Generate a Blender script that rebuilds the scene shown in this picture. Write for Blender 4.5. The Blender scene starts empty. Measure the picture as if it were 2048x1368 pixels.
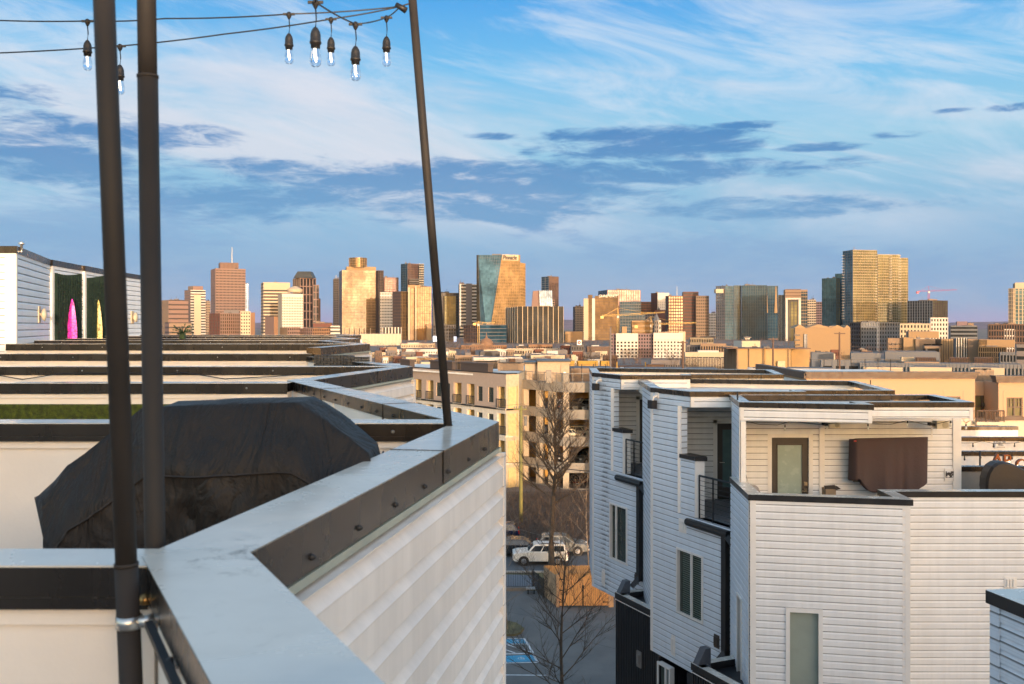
import bpy, math, random
from mathutils import Vector
random.seed(11)
F=1900.0; H0=650.0; CZ=19.3
EXPO=1.25
# ---------------------------------------------------------------- camera
sc=bpy.context.scene
cam=bpy.data.cameras.new('camera'); camo=bpy.data.objects.new('camera',cam)
sc.collection.objects.link(camo); sc.camera=camo
camo.location=(0,0,CZ); camo.rotation_euler=(math.radians(90),0,0)
cam.sensor_width=36; cam.lens=F/2048*36; cam.shift_y=-34/2048
cam.clip_start=.05; cam.clip_end=30000
cam.dof.use_dof=True; cam.dof.focus_distance=28; cam.dof.aperture_fstop=7.0
# ---------------------------------------------------------------- view
sc.view_settings.view_transform='Standard'; sc.view_settings.look='None'
sc.view_settings.exposure=EXPO; sc.view_settings.gamma=1
# ---------------------------------------------------------------- sun
SAZ=math.radians(162); SEL=math.radians(3.2)          # azimuth clockwise from +Y
sdir=Vector((math.sin(SAZ)*math.cos(SEL),math.cos(SAZ)*math.cos(SEL),math.sin(SEL)))
sl=bpy.data.lights.new('sun','SUN'); sl.energy=2.0; sl.angle=math.radians(.6); sl.color=(1,.73,.50)
so=bpy.data.objects.new('sun',sl); sc.collection.objects.link(so)
so.rotation_euler=(-sdir).to_track_quat('-Z','Y').to_euler()
# ---------------------------------------------------------------- world
def srgb(r,g,b):
    f=lambda c:(c/255/12.92) if c/255<=.04045 else ((c/255+.055)/1.055)**2.4
    return (f(r),f(g),f(b))
W=bpy.data.worlds.new('World'); sc.world=W; W.use_nodes=True
nt=W.node_tree; nt.nodes.clear(); L=nt.links
class G:
    """small node graph helper"""
    def __init__(s,nt): s.nt=nt
    def _in(s,sock,v):
        if isinstance(v,bpy.types.NodeSocket): s.nt.links.new(v,sock)
        elif v is not None:
            try: sock.default_value=v
            except Exception: sock.default_value=tuple(v)+(1,)
    def m(s,op,a,b=None,c=None,clamp=False):
        n=s.nt.nodes.new('ShaderNodeMath'); n.operation=op; n.use_clamp=clamp
        for i,v in enumerate((a,b,c)):
            if v is not None: s._in(n.inputs[i],v)
        return n.outputs[0]
    def mix(s,f,a,b,bt='MIX'):
        n=s.nt.nodes.new('ShaderNodeMix'); n.data_type='RGBA'; n.blend_type=bt
        s._in(n.inputs['Factor'],f); s._in(n.inputs[6],a); s._in(n.inputs[7],b)
        return n.outputs[2]
    def smooth(s,x,lo,hi,a=0,b=1):
        n=s.nt.nodes.new('ShaderNodeMapRange'); n.interpolation_type='SMOOTHSTEP'
        s._in(n.inputs[0],x); n.inputs[1].default_value=lo; n.inputs[2].default_value=hi
        n.inputs[3].default_value=a; n.inputs[4].default_value=b
        return n.outputs[0]
    def noise(s,vec,scale,detail=5,rough=.55,dist=0,dim='3D'):
        n=s.nt.nodes.new('ShaderNodeTexNoise'); n.noise_dimensions=dim
        if vec is not None: s._in(n.inputs['Vector'],vec)
        n.inputs['Scale'].default_value=scale; n.inputs['Detail'].default_value=detail
        n.inputs['Roughness'].default_value=rough; n.inputs['Distortion'].default_value=dist
        return n.outputs[0]
    def comb(s,x,y,z):
        n=s.nt.nodes.new('ShaderNodeCombineXYZ')
        for i,v in enumerate((x,y,z)): s._in(n.inputs[i],v)
        return n.outputs[0]
    def sep(s,v):
        n=s.nt.nodes.new('ShaderNodeSeparateXYZ'); s._in(n.inputs[0],v); return n.outputs
    def ramp(s,f,stops):
        n=s.nt.nodes.new('ShaderNodeValToRGB'); s._in(n.inputs[0],f)
        e=n.color_ramp.elements
        while len(e)<len(stops): e.new(.5)
        for el,(p,c) in zip(e,stops): el.position=p; el.color=(*c,1)
        return n.outputs[0]
g=G(nt)
tc=nt.nodes.new('ShaderNodeTexCoord')
x,y,z=g.sep(tc.outputs['Generated'])
hh=g.m('SQRT',g.m('ADD',g.m('MULTIPLY',x,x),g.m('ADD',g.m('MULTIPLY',y,y),1e-5)))
az=g.m('ARCTAN2',x,y); tv=g.m('DIVIDE',z,hh)
sk=nt.nodes.new('ShaderNodeTexSky'); sk.sky_type='NISHITA'; sk.sun_disc=False
sk.sun_elevation=SEL; sk.sun_rotation=SAZ; sk.air_density=1.0; sk.dust_density=1.5
K=1/(2**EXPO)
base=g.ramp(g.m('MULTIPLY',tv,2.2,clamp=True),[(0,srgb(172,164,198)),(.05,srgb(154,176,208)),(.2,srgb(140,184,218)),(.42,srgb(156,206,232)),(.58,srgb(124,196,240)),(.78,srgb(78,166,236)),(1,srgb(132,184,224))])
cx=g.m('DIVIDE',x,hh); cy=g.m('DIVIDE',y,hh)
nv=g.comb(cx,cy,g.m('MULTIPLY',tv,4.2))
nv2=g.comb(cx,cy,g.m('ADD',g.m('MULTIPLY',tv,4.0),g.m('MULTIPLY',az,.9)))
n1=g.noise(nv,6.5,9,.62,.5); n2=g.noise(nv,22.0,8,.65,.6); n3=g.noise(nv2,3.4,9,.64,.8)
# pale high wisps
ele=g.smooth(tv,.06,.16); 
wis=g.m('MULTIPLY',g.smooth(n3,.43,.66),ele)
col=g.mix(g.m('MULTIPLY',wis,.72),base,srgb(214,228,244))
glow=g.m('MULTIPLY',g.smooth(g.noise(nv2,1.7,6,.6,.5),.47,.66),g.m('MULTIPLY',ele,g.smooth(tv,.36,.22)))
col=g.mix(g.m('MULTIPLY',glow,.75),col,srgb(226,226,236))
# blue-grey cloud banks: soft ellipses in azimuth / elevation, torn by noise
def ell(px,py,rx,ry,w=1.0):
    a0=math.atan((px-1024)/F); c=math.cos(a0); v0=(H0-py)/F*c
    du=g.m('DIVIDE',g.m('SUBTRACT',az,a0),rx/F*c*c); dv=g.m('DIVIDE',g.m('SUBTRACT',tv,v0),ry/F*c)
    r=g.m('ADD',g.m('MULTIPLY',du,du),g.m('MULTIPLY',dv,dv))
    return g.m('MULTIPLY',g.m('SUBTRACT',1.0,r),w)
E=[(20,235,170,62,1),(290,262,190,34,1),(110,330,240,44,.9),(640,385,420,68,1),(1010,400,330,50,.9),(1290,290,250,34,1),(1180,345,400,26,.8),
   (1560,416,300,26,.9),(1640,293,90,11,.9),(1800,268,70,10,.8),(1500,249,70,8,.7),(985,273,50,8,.7),(1070,303,40,10,.7),(2030,214,60,9,.6),(1900,222,45,5,.5)]
mm=None
for e in E:
    v=ell(*e); mm=v if mm is None else g.m('MAXIMUM',mm,v)
mm=g.m('MINIMUM',g.m('MAXIMUM',mm,-1.3),.55)
tear=g.m('ADD',g.m('MULTIPLY',g.m('SUBTRACT',n1,.5),4.6),g.m('MULTIPLY',g.m('SUBTRACT',n2,.5),2.6))
dk=g.smooth(g.m('ADD',mm,tear),-.25,.95)
shade=g.mix(g.smooth(tv,.10,.24),srgb(112,162,206),srgb(66,130,192))
col=g.mix(g.m('MULTIPLY',dk,.93),col,shade)
E2=[(120,470,420,80,.9),(1350,500,420,40,.6),(620,560,500,40,.5),(1750,560,500,60,.5)]
m2=None
for e in E2:
    v=ell(*e); m2=v if m2 is None else g.m('MAXIMUM',m2,v)
m2=g.m('MAXIMUM',m2,-1.2)
sf=g.smooth(g.m('ADD',m2,tear),-.2,.9)
col=g.mix(g.m('MULTIPLY',sf,.5),col,srgb(130,168,210))
vm=nt.nodes.new('ShaderNodeVectorMath'); vm.operation='SCALE'
L.new(col,vm.inputs[0]); vm.inputs['Scale'].default_value=10*K
# behind the camera: the bright evening sky around the low sun
vb=nt.nodes.new('ShaderNodeVectorMath'); vb.operation='MULTIPLY'
L.new(sk.outputs[0],vb.inputs[0]); vb.inputs[1].default_value=(4.1,4.0,4.15)
fr=g.smooth(cy,-.25,.35)
fin=g.mix(fr,vb.outputs[0],vm.outputs[0])
bg=nt.nodes.new('ShaderNodeBackground'); L.new(fin,bg.inputs[0]); bg.inputs[1].default_value=.1
wo=nt.nodes.new('ShaderNodeOutputWorld'); L.new(bg.outputs[0],wo.inputs[0])

# ---------------------------------------------------------------- helpers
def XP(px,d): return (px-1024)/F*d
def ZP(py,d): return CZ+(H0-py)/F*d
def on_line(p0,p1,px):
    """distance along p0->p1 where it crosses image column px"""
    t=(px-1024)/F; dx,dy=p1[0]-p0[0],p1[1]-p0[1]; l=math.hypot(dx,dy); dx/=l; dy/=l
    return (t*p0[1]-p0[0])/(dx-t*dy)
def unit(p0,p1):
    dx,dy=p1[0]-p0[0],p1[1]-p0[1]; l=math.hypot(dx,dy); return (dx/l,dy/l,l)
def at(p0,p1,s,off=0):
    dx,dy,l=unit(p0,p1); return (p0[0]+dx*s+dy*off,p0[1]+dy*s-dx*off)
MATS={}
def mat(name,col,rough=.7,metal=0.0,var=.12,vscale=3.0,bump=0.0,bscale=20,emit=None,alpha=None,spec=None,streak=0,trans=0):
    if name in MATS: return MATS[name]
    m=bpy.data.materials.new(name); m.use_nodes=True; t=m.node_tree; b=t.nodes['Principled BSDF']; q=G(t)
    b.inputs['Base Color'].default_value=(*col,1); b.inputs['Roughness'].default_value=rough; b.inputs['Metallic'].default_value=metal
    if spec is not None: b.inputs['Specular IOR Level'].default_value=spec
    if trans: b.inputs['Transmission Weight'].default_value=trans
    tcn=t.nodes.new('ShaderNodeTexCoord'); o=tcn.outputs['Object']
    if var>0:
        n=q.noise(o,vscale,6,.6)
        if streak:
            X,Y,Z=q.sep(o); n2=q.noise(q.comb(q.m('MULTIPLY',X,streak),q.m('MULTIPLY',Y,streak),q.m('MULTIPLY',Z,.5)),1.0,5,.6)
            n=q.m('MULTIPLY',q.m('ADD',n,n2),.5)
        c=q.mix(q.smooth(n,.3,.7),tuple(v*(1-var) for v in col),tuple(min(1,v*(1+var)) for v in col))
        t.links.new(c,b.inputs['Base Color'])
        r=q.smooth(n,.3,.7,max(.03,rough*.85),min(1,rough*1.15)); t.links.new(r,b.inputs['Roughness'])
    if bump:
        bn=t.nodes.new('ShaderNodeBump'); bn.inputs['Strength'].default_value=bump; bn.inputs['Distance'].default_value=.05
        t.links.new(q.noise(o,bscale,4,.6),bn.inputs['Height']); t.links.new(bn.outputs[0],b.inputs['Normal'])
    if emit: b.inputs['Emission Color'].default_value=(*emit[0],1); b.inputs['Emission Strength'].default_value=emit[1]
    MATS[name]=m; return m
class MB:
    def __init__(s): s.v=[]; s.f=[]; TOPS.pop(id(s),None)
    def face(s,*p):
        i=len(s.v); s.v+=[tuple(q) for q in p]; s.f.append(tuple(range(i,i+len(p))))
    def hexa(s,a):   # 8 corners: bottom 4 ccw, top 4
        i=len(s.v); s.v+=[tuple(q) for q in a]
        for f in ((0,3,2,1),(4,5,6,7),(0,1,5,4),(1,2,6,5),(2,3,7,6),(3,0,4,7)): s.f.append(tuple(i+k for k in f))
    def box(s,x0,x1,y0,y1,z0,z1):
        s.hexa([(x0,y0,z0),(x1,y0,z0),(x1,y1,z0),(x0,y1,z0),(x0,y0,z1),(x1,y0,z1),(x1,y1,z1),(x0,y1,z1)])
    def wall(s,p0,p1,s0,s1,o0,o1,z0,z1):   # slab on the line p0->p1, from offset o0 to o1 (outward +)
        a=at(p0,p1,s0,o1); b=at(p0,p1,s1,o1); c=at(p0,p1,s1,o0); d=at(p0,p1,s0,o0)
        s.hexa([(*a,z0),(*b,z0),(*c,z0),(*d,z0),(*a,z1),(*b,z1),(*c,z1),(*d,z1)])
    def prism(s,pts,z0,z1):
        n=len(pts); i=len(s.v); s.v+=[(p[0],p[1],z0) for p in pts]+[(p[0],p[1],z1) for p in pts]
        s.f.append(tuple(i+k for k in reversed(range(n)))); s.f.append(tuple(i+n+k for k in range(n)))
        for k in range(n): s.f.append((i+k,i+(k+1)%n,i+n+(k+1)%n,i+n+k))
    def tube(s,pts,r,n=8,cap=True):
        pts=[Vector(p) for p in pts]; rs=r if isinstance(r,(list,tuple)) else [r]*len(pts)
        i0=len(s.v); up=Vector((0,0,1))
        for k,p in enumerate(pts):
            t=(pts[min(k+1,len(pts)-1)]-pts[max(k-1,0)]).normalized()
            a=t.cross(up)
            if a.length<.05: a=t.cross(Vector((1,0,0)))
            a.normalize(); b=t.cross(a)
            for j in range(n):
                an=2*math.pi*j/n; s.v.append(tuple(p+(a*math.cos(an)+b*math.sin(an))*rs[k]))
        for k in range(len(pts)-1):
            for j in range(n):
                j2=(j+1)%n; s.f.append((i0+k*n+j,i0+k*n+j2,i0+(k+1)*n+j2,i0+(k+1)*n+j))
        if cap:
            s.f.append(tuple(i0+j for j in reversed(range(n)))); e=i0+(len(pts)-1)*n; s.f.append(tuple(e+j for j in range(n)))
    def lathe(s,c,prof,n=16):   # prof: (r,z)
        i0=len(s.v)
        for r,z in prof:
            for j in range(n):
                an=2*math.pi*j/n; s.v.append((c[0]+r*math.cos(an),c[1]+r*math.sin(an),c[2]+z))
        for k in range(len(prof)-1):
            for j in range(n):
                j2=(j+1)%n; s.f.append((i0+k*n+j,i0+k*n+j2,i0+(k+1)*n+j2,i0+(k+1)*n+j))
    def build(s,name,m,parent=None,smooth=False,fix=True):
        o=s._build(name,m,parent,smooth,fix)
        if id(s) in TOPS:
            q=MB()
            for f in TOPS.pop(id(s)):
                q.hexa([(p[0],p[1],p[2]-.004) for p in f]+[tuple(p) for p in f])
            q._build('cap_top',M['captop'],o)
        return o
    def _build(s,name,m,parent=None,smooth=False,fix=True):
        me=bpy.data.meshes.new(name); me.from_pydata(s.v,[],s.f); me.update()
        if fix:
            import bmesh
            b=bmesh.new(); b.from_mesh(me); bmesh.ops.recalc_face_normals(b,faces=b.faces); b.to_mesh(me); b.free()
        me.materials.append(m)
        if smooth:
            for p in me.polygons: p.use_smooth=True
        o=bpy.data.objects.new(name,me); sc.collection.objects.link(o)
        if parent:
            o.parent=parent; o.matrix_parent_inverse.identity(); 
            o.location=-parent.location if parent.type=='EMPTY' and not parent.parent else (0,0,0)
        return o
def thing(name,label,cat,loc=(0,0,0),group=None):
    o=bpy.data.objects.new(name,None); sc.collection.objects.link(o); o.location=loc; o.empty_display_size=.3
    o['label']=label; o['category']=cat
    if group: o['group']=group
    return o
def tag(o,label,cat,group=None):
    o['label']=label; o['category']=cat
    if group: o['group']=group
    return o
def struct(o,label=None,cat=None,kind='structure'):
    o['kind']=kind
    if label: o['label']=label
    if cat: o['category']=cat
    return o
def tag_part(o,label): o['label']=label; return o
COURSE=.1524
def siding(mb,p0,p1,z0,z1,holes=(),p=.024,thick=.2,course=COURSE,body=True,zoff=0.0,s0=0.0,s1=None):
    """dutch-lap siding on the line p0->p1, real laps; holes are (s0,s1,z0,z1)"""
    l=unit(p0,p1)[2]; s1=l if s1 is None else s1
    ss=sorted({s0,s1,*[min(max(h[i],s0),s1) for h in holes for i in (0,1)]})
    zz=sorted({z0,z1,*[min(max(h[i],z0),z1) for h in holes for i in (2,3)]})
    for a,b in zip(ss,ss[1:]):
        for c,d in zip(zz,zz[1:]):
            if b-a<1e-4 or d-c<1e-4: continue
            ms,mz=(a+b)/2,(c+d)/2
            if any(h[0]<ms<h[1] and h[2]<mz<h[3] for h in holes): continue
            if body: mb.wall(p0,p1,a,b,-thick,0,c,d)
            k=math.floor((c-zoff)/course)
            while k*course+zoff<d-1e-6:
                zb=k*course+zoff; pr=[(p,zb),(p,zb+course*.62),(.002,zb+course)]
                pts=[]
                lo,hi=max(zb,c),min(zb+course,d)
                def off(zv):
                    if zv<=pr[1][1]: return p
                    return p+(pr[2][0]-p)*(zv-pr[1][1])/(pr[2][1]-pr[1][1])
                zs=[lo]+([pr[1][1]] if lo<pr[1][1]<hi else [])+[hi]
                for u,w in zip(zs,zs[1:]):
                    A=at(p0,p1,a,off(u)); B=at(p0,p1,b,off(u)); C=at(p0,p1,b,off(w)); D=at(p0,p1,a,off(w))
                    mb.face((*A,u),(*B,u),(*C,w),(*D,w))
                if lo==zb:
                    A=at(p0,p1,a,0); B=at(p0,p1,b,0); C=at(p0,p1,b,p); D=at(p0,p1,a,p)
                    mb.face((*A,zb),(*B,zb),(*C,zb),(*D,zb))
                k+=1
def miter(pts,off):
    out=[]
    for i,p in enumerate(pts):
        if i==0: out.append(at(pts[0],pts[1],0,off)); continue
        if i==len(pts)-1: out.append(at(pts[-2],pts[-1],unit(pts[-2],pts[-1])[2],off)); continue
        a=unit(pts[i-1],p); b=unit(p,pts[i+1]); n1=(a[1],-a[0]); n2=(b[1],-b[0])
        mx,my=n1[0]+n2[0],n1[1]+n2[1]; q=mx*mx+my*my; k=2*off/q if q>.05 else off
        out.append((p[0]+mx*k,p[1]+my*k))
    return out
TOPS={}
def coping(mb,pts,w,ztop,h,out=.025,h_in=None,zs=None,pre=None,post=None):
    """metal cap along an outline; outward is to the right of travel"""
    full=([pre] if pre else [])+list(pts)+([post] if post else []); k0=1 if pre else 0
    o=miter(full,out)[k0:k0+len(pts)]; i=miter(full,-w)[k0:k0+len(pts)]; h_in=h if h_in is None else h_in; n=len(pts)
    zt=zs or [ztop]*n
    for k in range(n-1):
        a,b,c,d=o[k],o[k+1],i[k+1],i[k]; za,zb=zt[k],zt[k+1]
        TOPS.setdefault(id(mb),[]).append(((*a,za),(*b,zb),(*c,zb),(*d,za)))
        mb.face((*a,za-h),(*b,zb-h),(*b,zb),(*a,za))
        mb.face((*c,zb-h_in),(*d,za-h_in),(*d,za),(*c,zb))
        mb.face((*a,za-h),(*d,za-h_in),(*c,zb-h_in),(*b,zb-h))
    for k,kk in ((0,1),(n-1,1)):
        a,d=o[k],i[k]; z=zt[k]; mb.face((*a,z-h),(*d,z-h_in),(*d,z),(*a,z))
def text_mesh(name,txt,size,m,parent,loc,rz=0,ext=.02,font_w=None,align='CENTER',bold=0):
    c=bpy.data.curves.new(name,'FONT'); c.body=txt; c.offset=bold; c.size=size; c.extrude=ext; c.align_x=align; c.align_y='CENTER'
    t=bpy.data.objects.new(name,c); sc.collection.objects.link(t); bpy.context.view_layer.update()
    me=bpy.data.meshes.new_from_object(t); sc.collection.objects.unlink(t); bpy.data.objects.remove(t)
    w=max(v.co.x for v in me.vertices)-min(v.co.x for v in me.vertices)
    if font_w:
        for v in me.vertices: v.co.x*=font_w/w
    me.materials.clear(); me.materials.append(m)
    # stand it upright, facing -Y, turned by rz
    cr,sr=math.cos(rz),math.sin(rz)
    for v in me.vertices:
        X,Y,Z=v.co.x,-v.co.z,v.co.y
        v.co=(X*cr-Y*sr+loc[0],X*sr+Y*cr+loc[1],Z+loc[2])
    me.name=name
    o=bpy.data.objects.new(name,me); sc.collection.objects.link(o)
    if parent: o.parent=parent; o.location=-parent.location if not parent.parent else (0,0,0)
    return o

# ---------------------------------------------------------------- materials
M=dict(
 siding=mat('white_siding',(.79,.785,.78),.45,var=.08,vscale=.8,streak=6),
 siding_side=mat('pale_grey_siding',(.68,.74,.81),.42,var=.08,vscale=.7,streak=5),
 siding_old=mat('weathered_white_siding',(.78,.73,.69),.42,var=.12,vscale=1.6,streak=11),
 panel=mat('cream_wall_panel',(.80,.75,.69),.6,var=.05,vscale=1.5,bump=.03,bscale=60),
 trim=mat('white_trim',(.80,.77,.73),.4,var=.04),
 black=mat('black_corrugated_siding',(.014,.015,.018),.4,var=.2),
 bronze=mat('dark_bronze_coping',(.050,.043,.038),.28,.7,var=.2,vscale=3,streak=8),
 blackcap=mat('black_coping',(.02,.02,.022),.35,.3,var=.2),
 captop=mat('pale_cap_metal',(.62,.59,.53),.22,.10,var=.10,vscale=2.2),  # cap tops coloured paler than the coping faces
 pole=mat('dark_painted_pole',(.032,.029,.028),.62,var=.15,spec=.2),
 rubber=mat('black_rubber',(.012,.012,.014),.5,var=.1),
 steel=mat('galvanised_steel',(.6,.6,.58),.3,.9,var=.1),
 roofing=mat('pale_roof_membrane',(.74,.72,.68),.7,var=.12,vscale=1.2),
 deck=mat('grey_deck_boards',(.16,.16,.17),.7,var=.25,vscale=6),
 winglass=mat('window_glass',(.035,.05,.045),.06,var=.1,spec=.8),
 shade=mat('green_grey_window_shade',(.30,.34,.29),.35,var=.04),
 frost=mat('frosted_door_glass',(.34,.42,.37),.25,var=.05),
 doordark=mat('dark_brown_door_paint',(.055,.045,.04),.45,var=.1),
 asphalt=mat('asphalt',(.125,.122,.12),.85,var=.2,vscale=.5,bump=.2,bscale=40),
 paint=mat('white_road_paint',(.55,.56,.58),.7,var=.2,vscale=4),
 bluepaint=mat('blue_parking_paint',(.04,.28,.46),.6,var=.15,vscale=4),
)

def lap_shadow_lines(m,zoff=0.0,w=.10,dark=.30,course=.1524):
    """dark lines painted along the laps for the shadow under each course"""
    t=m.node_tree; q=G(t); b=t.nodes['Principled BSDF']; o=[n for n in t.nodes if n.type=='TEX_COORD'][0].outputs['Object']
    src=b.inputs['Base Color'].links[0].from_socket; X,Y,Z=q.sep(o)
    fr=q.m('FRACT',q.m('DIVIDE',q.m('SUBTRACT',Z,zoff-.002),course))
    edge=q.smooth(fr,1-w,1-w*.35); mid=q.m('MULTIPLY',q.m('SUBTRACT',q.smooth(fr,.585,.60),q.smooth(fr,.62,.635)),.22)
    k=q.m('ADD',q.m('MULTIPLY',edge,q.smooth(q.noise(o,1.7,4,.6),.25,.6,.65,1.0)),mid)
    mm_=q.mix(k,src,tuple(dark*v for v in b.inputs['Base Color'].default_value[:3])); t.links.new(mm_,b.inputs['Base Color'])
lap_shadow_lines(M['siding'],w=.17,dark=.22); lap_shadow_lines(M['siding_side'],w=.22,dark=.22)  # shadow at the laps, painted into the siding colour
lap_shadow_lines(M['siding_old'],zoff=(CZ-.5)%.1524-.02,w=.05,dark=.5)

def cap_dirt():
    m=M['captop']; t=m.node_tree; q=G(t); b=t.nodes['Principled BSDF']; o=[n for n in t.nodes if n.type=='TEX_COORD'][0].outputs['Object']
    src=b.inputs['Base Color'].links[0].from_socket
    X,Y,Z=q.sep(o); d=q.m('SQRT',q.m('ADD',q.m('POWER',q.m('ADD',X,.56),2),q.m('POWER',q.m('SUBTRACT',Y,2.08),2)))
    n=q.noise(o,14,6,.7,.6); big=q.noise(o,2.2,5,.65,.4)
    st=q.m('ADD',q.m('MULTIPLY',q.smooth(n,.46,.66),q.smooth(d,.24,.02,0,.8)),q.m('MULTIPLY',q.smooth(q.m('MULTIPLY',n,big),.33,.45),.12),clamp=True)
    t.links.new(q.mix(st,src,(.10,.095,.09)),b.inputs['Base Color'])
    t.links.new(q.m('ADD',q.smooth(big,.35,.65,.14,.32),q.m('MULTIPLY',st,.35)),b.inputs['Roughness'])
cap_dirt()
# ================================================================ GROUND
def sheet(name,pts,z,m,label=None):
    mb=MB(); mb.face(*[(p[0],p[1],z) for p in pts]); o=mb.build(name,m); return struct(o,label)
M['city']=mat('city_ground',(.16,.13,.115),.9,var=.35,vscale=.02)
sheet('ground',[(-9000,-3000),(9000,-3000),(9000,12000),(-9000,12000)],0,M['city'])
# ================================================================ LEFT ROW OF TOWNHOUSES
HT=CZ-.5
V=[(-.576,2.09),(-1.81,8.62),(-3.05,15.15),(-4.2,21.7),(-5.2,28.2),(-6.3,35)]
C=[(-.067,4.92),(-1.20,11.5),(-2.72,18.2),(-4.0,25.0),(-5.0,31.5)]
CN=(1.40,-1.70)
_P=[CN]+[p for k in range(5) for p in (V[k],C[k])]+[V[5]]
_Q=miter(_P,-.03); CN=_Q[0]; V=_Q[1::2]; C=_Q[2::2]
tops=[CZ-.5,CZ-.5,CZ-.36,CZ-.355,CZ-.33]
LBL=['white sided townhouse with the covered grill on its roof deck, nearest below the camera',
 'townhouse with green artificial turf on its parapet wall, second along the left row',
 'third townhouse of the left row, pale sided stairwell box and black wicker sofa on it',
 'fourth townhouse of the left row, its stairwell lined with green turf behind the pink surfboard',
 'farthest townhouse of the left row, thin gold lit roof edges below the skyline']
GRP='townhouses stepping away on the left'
units=[]
def inner(p0,p1,q): pass
def screws(mb,p0,p1,z,s0,s1,step,off,r=.0058):
    s=s0
    while s<s1:
        p=at(p0,p1,s,off); dx,dy,l=unit(p0,p1); n=(dy,-dx); sg=1 if off>0 else -1
        a=Vector((p[0],p[1],z)); nn=Vector((n[0]*sg,n[1]*sg,0))
        mb.tube([a-nn*.004,a+nn*.003,a+nn*.012],[r*1.7,r*1.7,r*.7],8)
        s+=step
def divider(t,x1,yf,x0,zt,w=.2,h=.08,face=1.6,turf=False,seams=()):
    """frontal party parapet from x0 (left) to x1, front face at yf"""
    zt-=.0015; c=MB(); c.box(x0,x1,yf,yf+w,zt-h,zt-.004); TOPS[id(c)]=[((x0,yf,zt),(x1,yf,zt),(x1,yf+w,zt),(x0,yf+w,zt))]; c.box(x0,x1,yf-.006,yf,zt-h-.012,zt-h+.012)
    for sx in seams: c.box(sx-.004,sx+.004,yf-.003,yf+w,zt-h,zt+.003)
    o=c.build('parapet_coping',M['bronze'],t)
    k=MB(); 
    for sx in [x1-.35-i*1.15 for i in range(9)]:
        if sx>x0: k.tube([(sx,yf,zt-h*.55),(sx,yf-.01,zt-h*.55)],[.010,.004],8)
    k.build('coping_screws',M['steel'],o)
    b=MB(); b.box(x0,x1,yf+.03,yf+w-.03,zt-face,zt-h); 
    b.box(x0,x1,yf+.015,yf+.03,zt-h-.05,zt-h-.006)      # top batten
    for i in range(8):
        sx=x1-1.2-i*2.4
        if sx>x0: b.box(sx-.03,sx+.03,yf+.018,yf+.03,zt-face,zt-h-.05)
    b.build('parapet_wall',M['panel'],t)
XL=-16
for k in range(5):
    v,c=V[k],C[k]; vn=V[k+1]; zt=tops[k]
    t=thing('townhouse',LBL[k],'townhouse',(c[0]-3,c[1],0),GRP); units.append(t)
    pts=[v,c,vn]
    w=MB()
    nearz=(zt-9) if k<2 else zt-6
    siding(w,v,c,nearz,zt-.17,p=.06,thick=.16,zoff=zt%COURSE-.02)
    siding(w,c,vn,nearz,zt-.17,p=.02,thick=.16,zoff=zt%COURSE-.02)
    w.wall(v,c,0,unit(v,c)[2],-.16,0,0,nearz); w.wall(c,vn,0,unit(c,vn)[2],-.16,0,0,nearz)
    # corner board
    a=at(v,c,unit(v,c)[2],0)
    for j in (0,1):
        pa,pb=((v,c),(c,vn))[j]; l=unit(pa,pb)[2]
        w.wall(pa,pb,l-.03 if j==0 else 0,l+.022 if j==0 else .03,.0,.064 if j==0 else .03,zt-9,zt-.16)
    w.build('exterior_wall',M['siding_old'],t)
    w=MB(); w.wall(v,c,0,unit(v,c)[2]-.1,-.175,-.165,zt-1.6,zt-.08); w.wall(c,vn,.1,unit(c,vn)[2],-.175,-.165,zt-1.6,zt-.08)
    for (pa,pb) in ((v,c),(c,vn)):
        l=unit(pa,pb)[2]
        for q in (.3,.62): w.wall(pa,pb,l*q,l*q+.05,-.185,-.175,zt-1.6,zt-.09)
    w.build('parapet_wall',M['panel'],t)
    cp=MB(); vstart=v
    coping(cp,pts,.185,zt,.13,.03,.085,pre=CN if k==0 else C[k-1],post=C[k+1] if k<4 else None)
    # seams in the metal
    for (pa,pb,ss) in ((v,c,(1.72,)),(c,vn,(1.3,2.9))):
        for s_ in ss: cp.wall(pa,pb,s_-.003,s_+.003,-.188,.034,zt-.131,zt+.0025)
    co=cp.build('parapet_coping',M['bronze'],t)
    sc_=MB(); l=unit(v,c)[2]
    screws(sc_,v,c,zt-.095,.36,l,.36,.030); screws(sc_,c,vn,zt-.055,.4,unit(c,vn)[2]-.4,.34,-.185)
    if k<3: sc_.build('coping_screws',M['rubber'],co,smooth=True)
    dr=MB(); dr.wall(v,c,0,l+.03,.004,.034,zt-.158,zt-.134); dr.wall(c,vn,-.03,unit(c,vn)[2],.004,.034,zt-.158,zt-.134)
    dr.build('drip_edge',mat('pale_green_drip_edge',(.42,.45,.38),.4,.3),co)
    # deck
    d=MB(); d.prism([(XL,v[1]+.05),(v[0]-.19,v[1]+.05),(c[0]-.19,c[1]),(vn[0]-.19,vn[1]),(XL,vn[1])],zt-1.9,zt-1.6); d.build('deck_floor',M['deck'],t)
    # lower floors so the house stands on the ground
    b=MB(); b.prism([(XL,v[1]+.05),(v[0]-.17,v[1]+.1),(c[0]-.17,c[1]),(vn[0]-.17,vn[1]-.02),(XL,vn[1]-.02)],0,zt-1.91); b.build('house_body',M['panel'],t)
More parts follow.
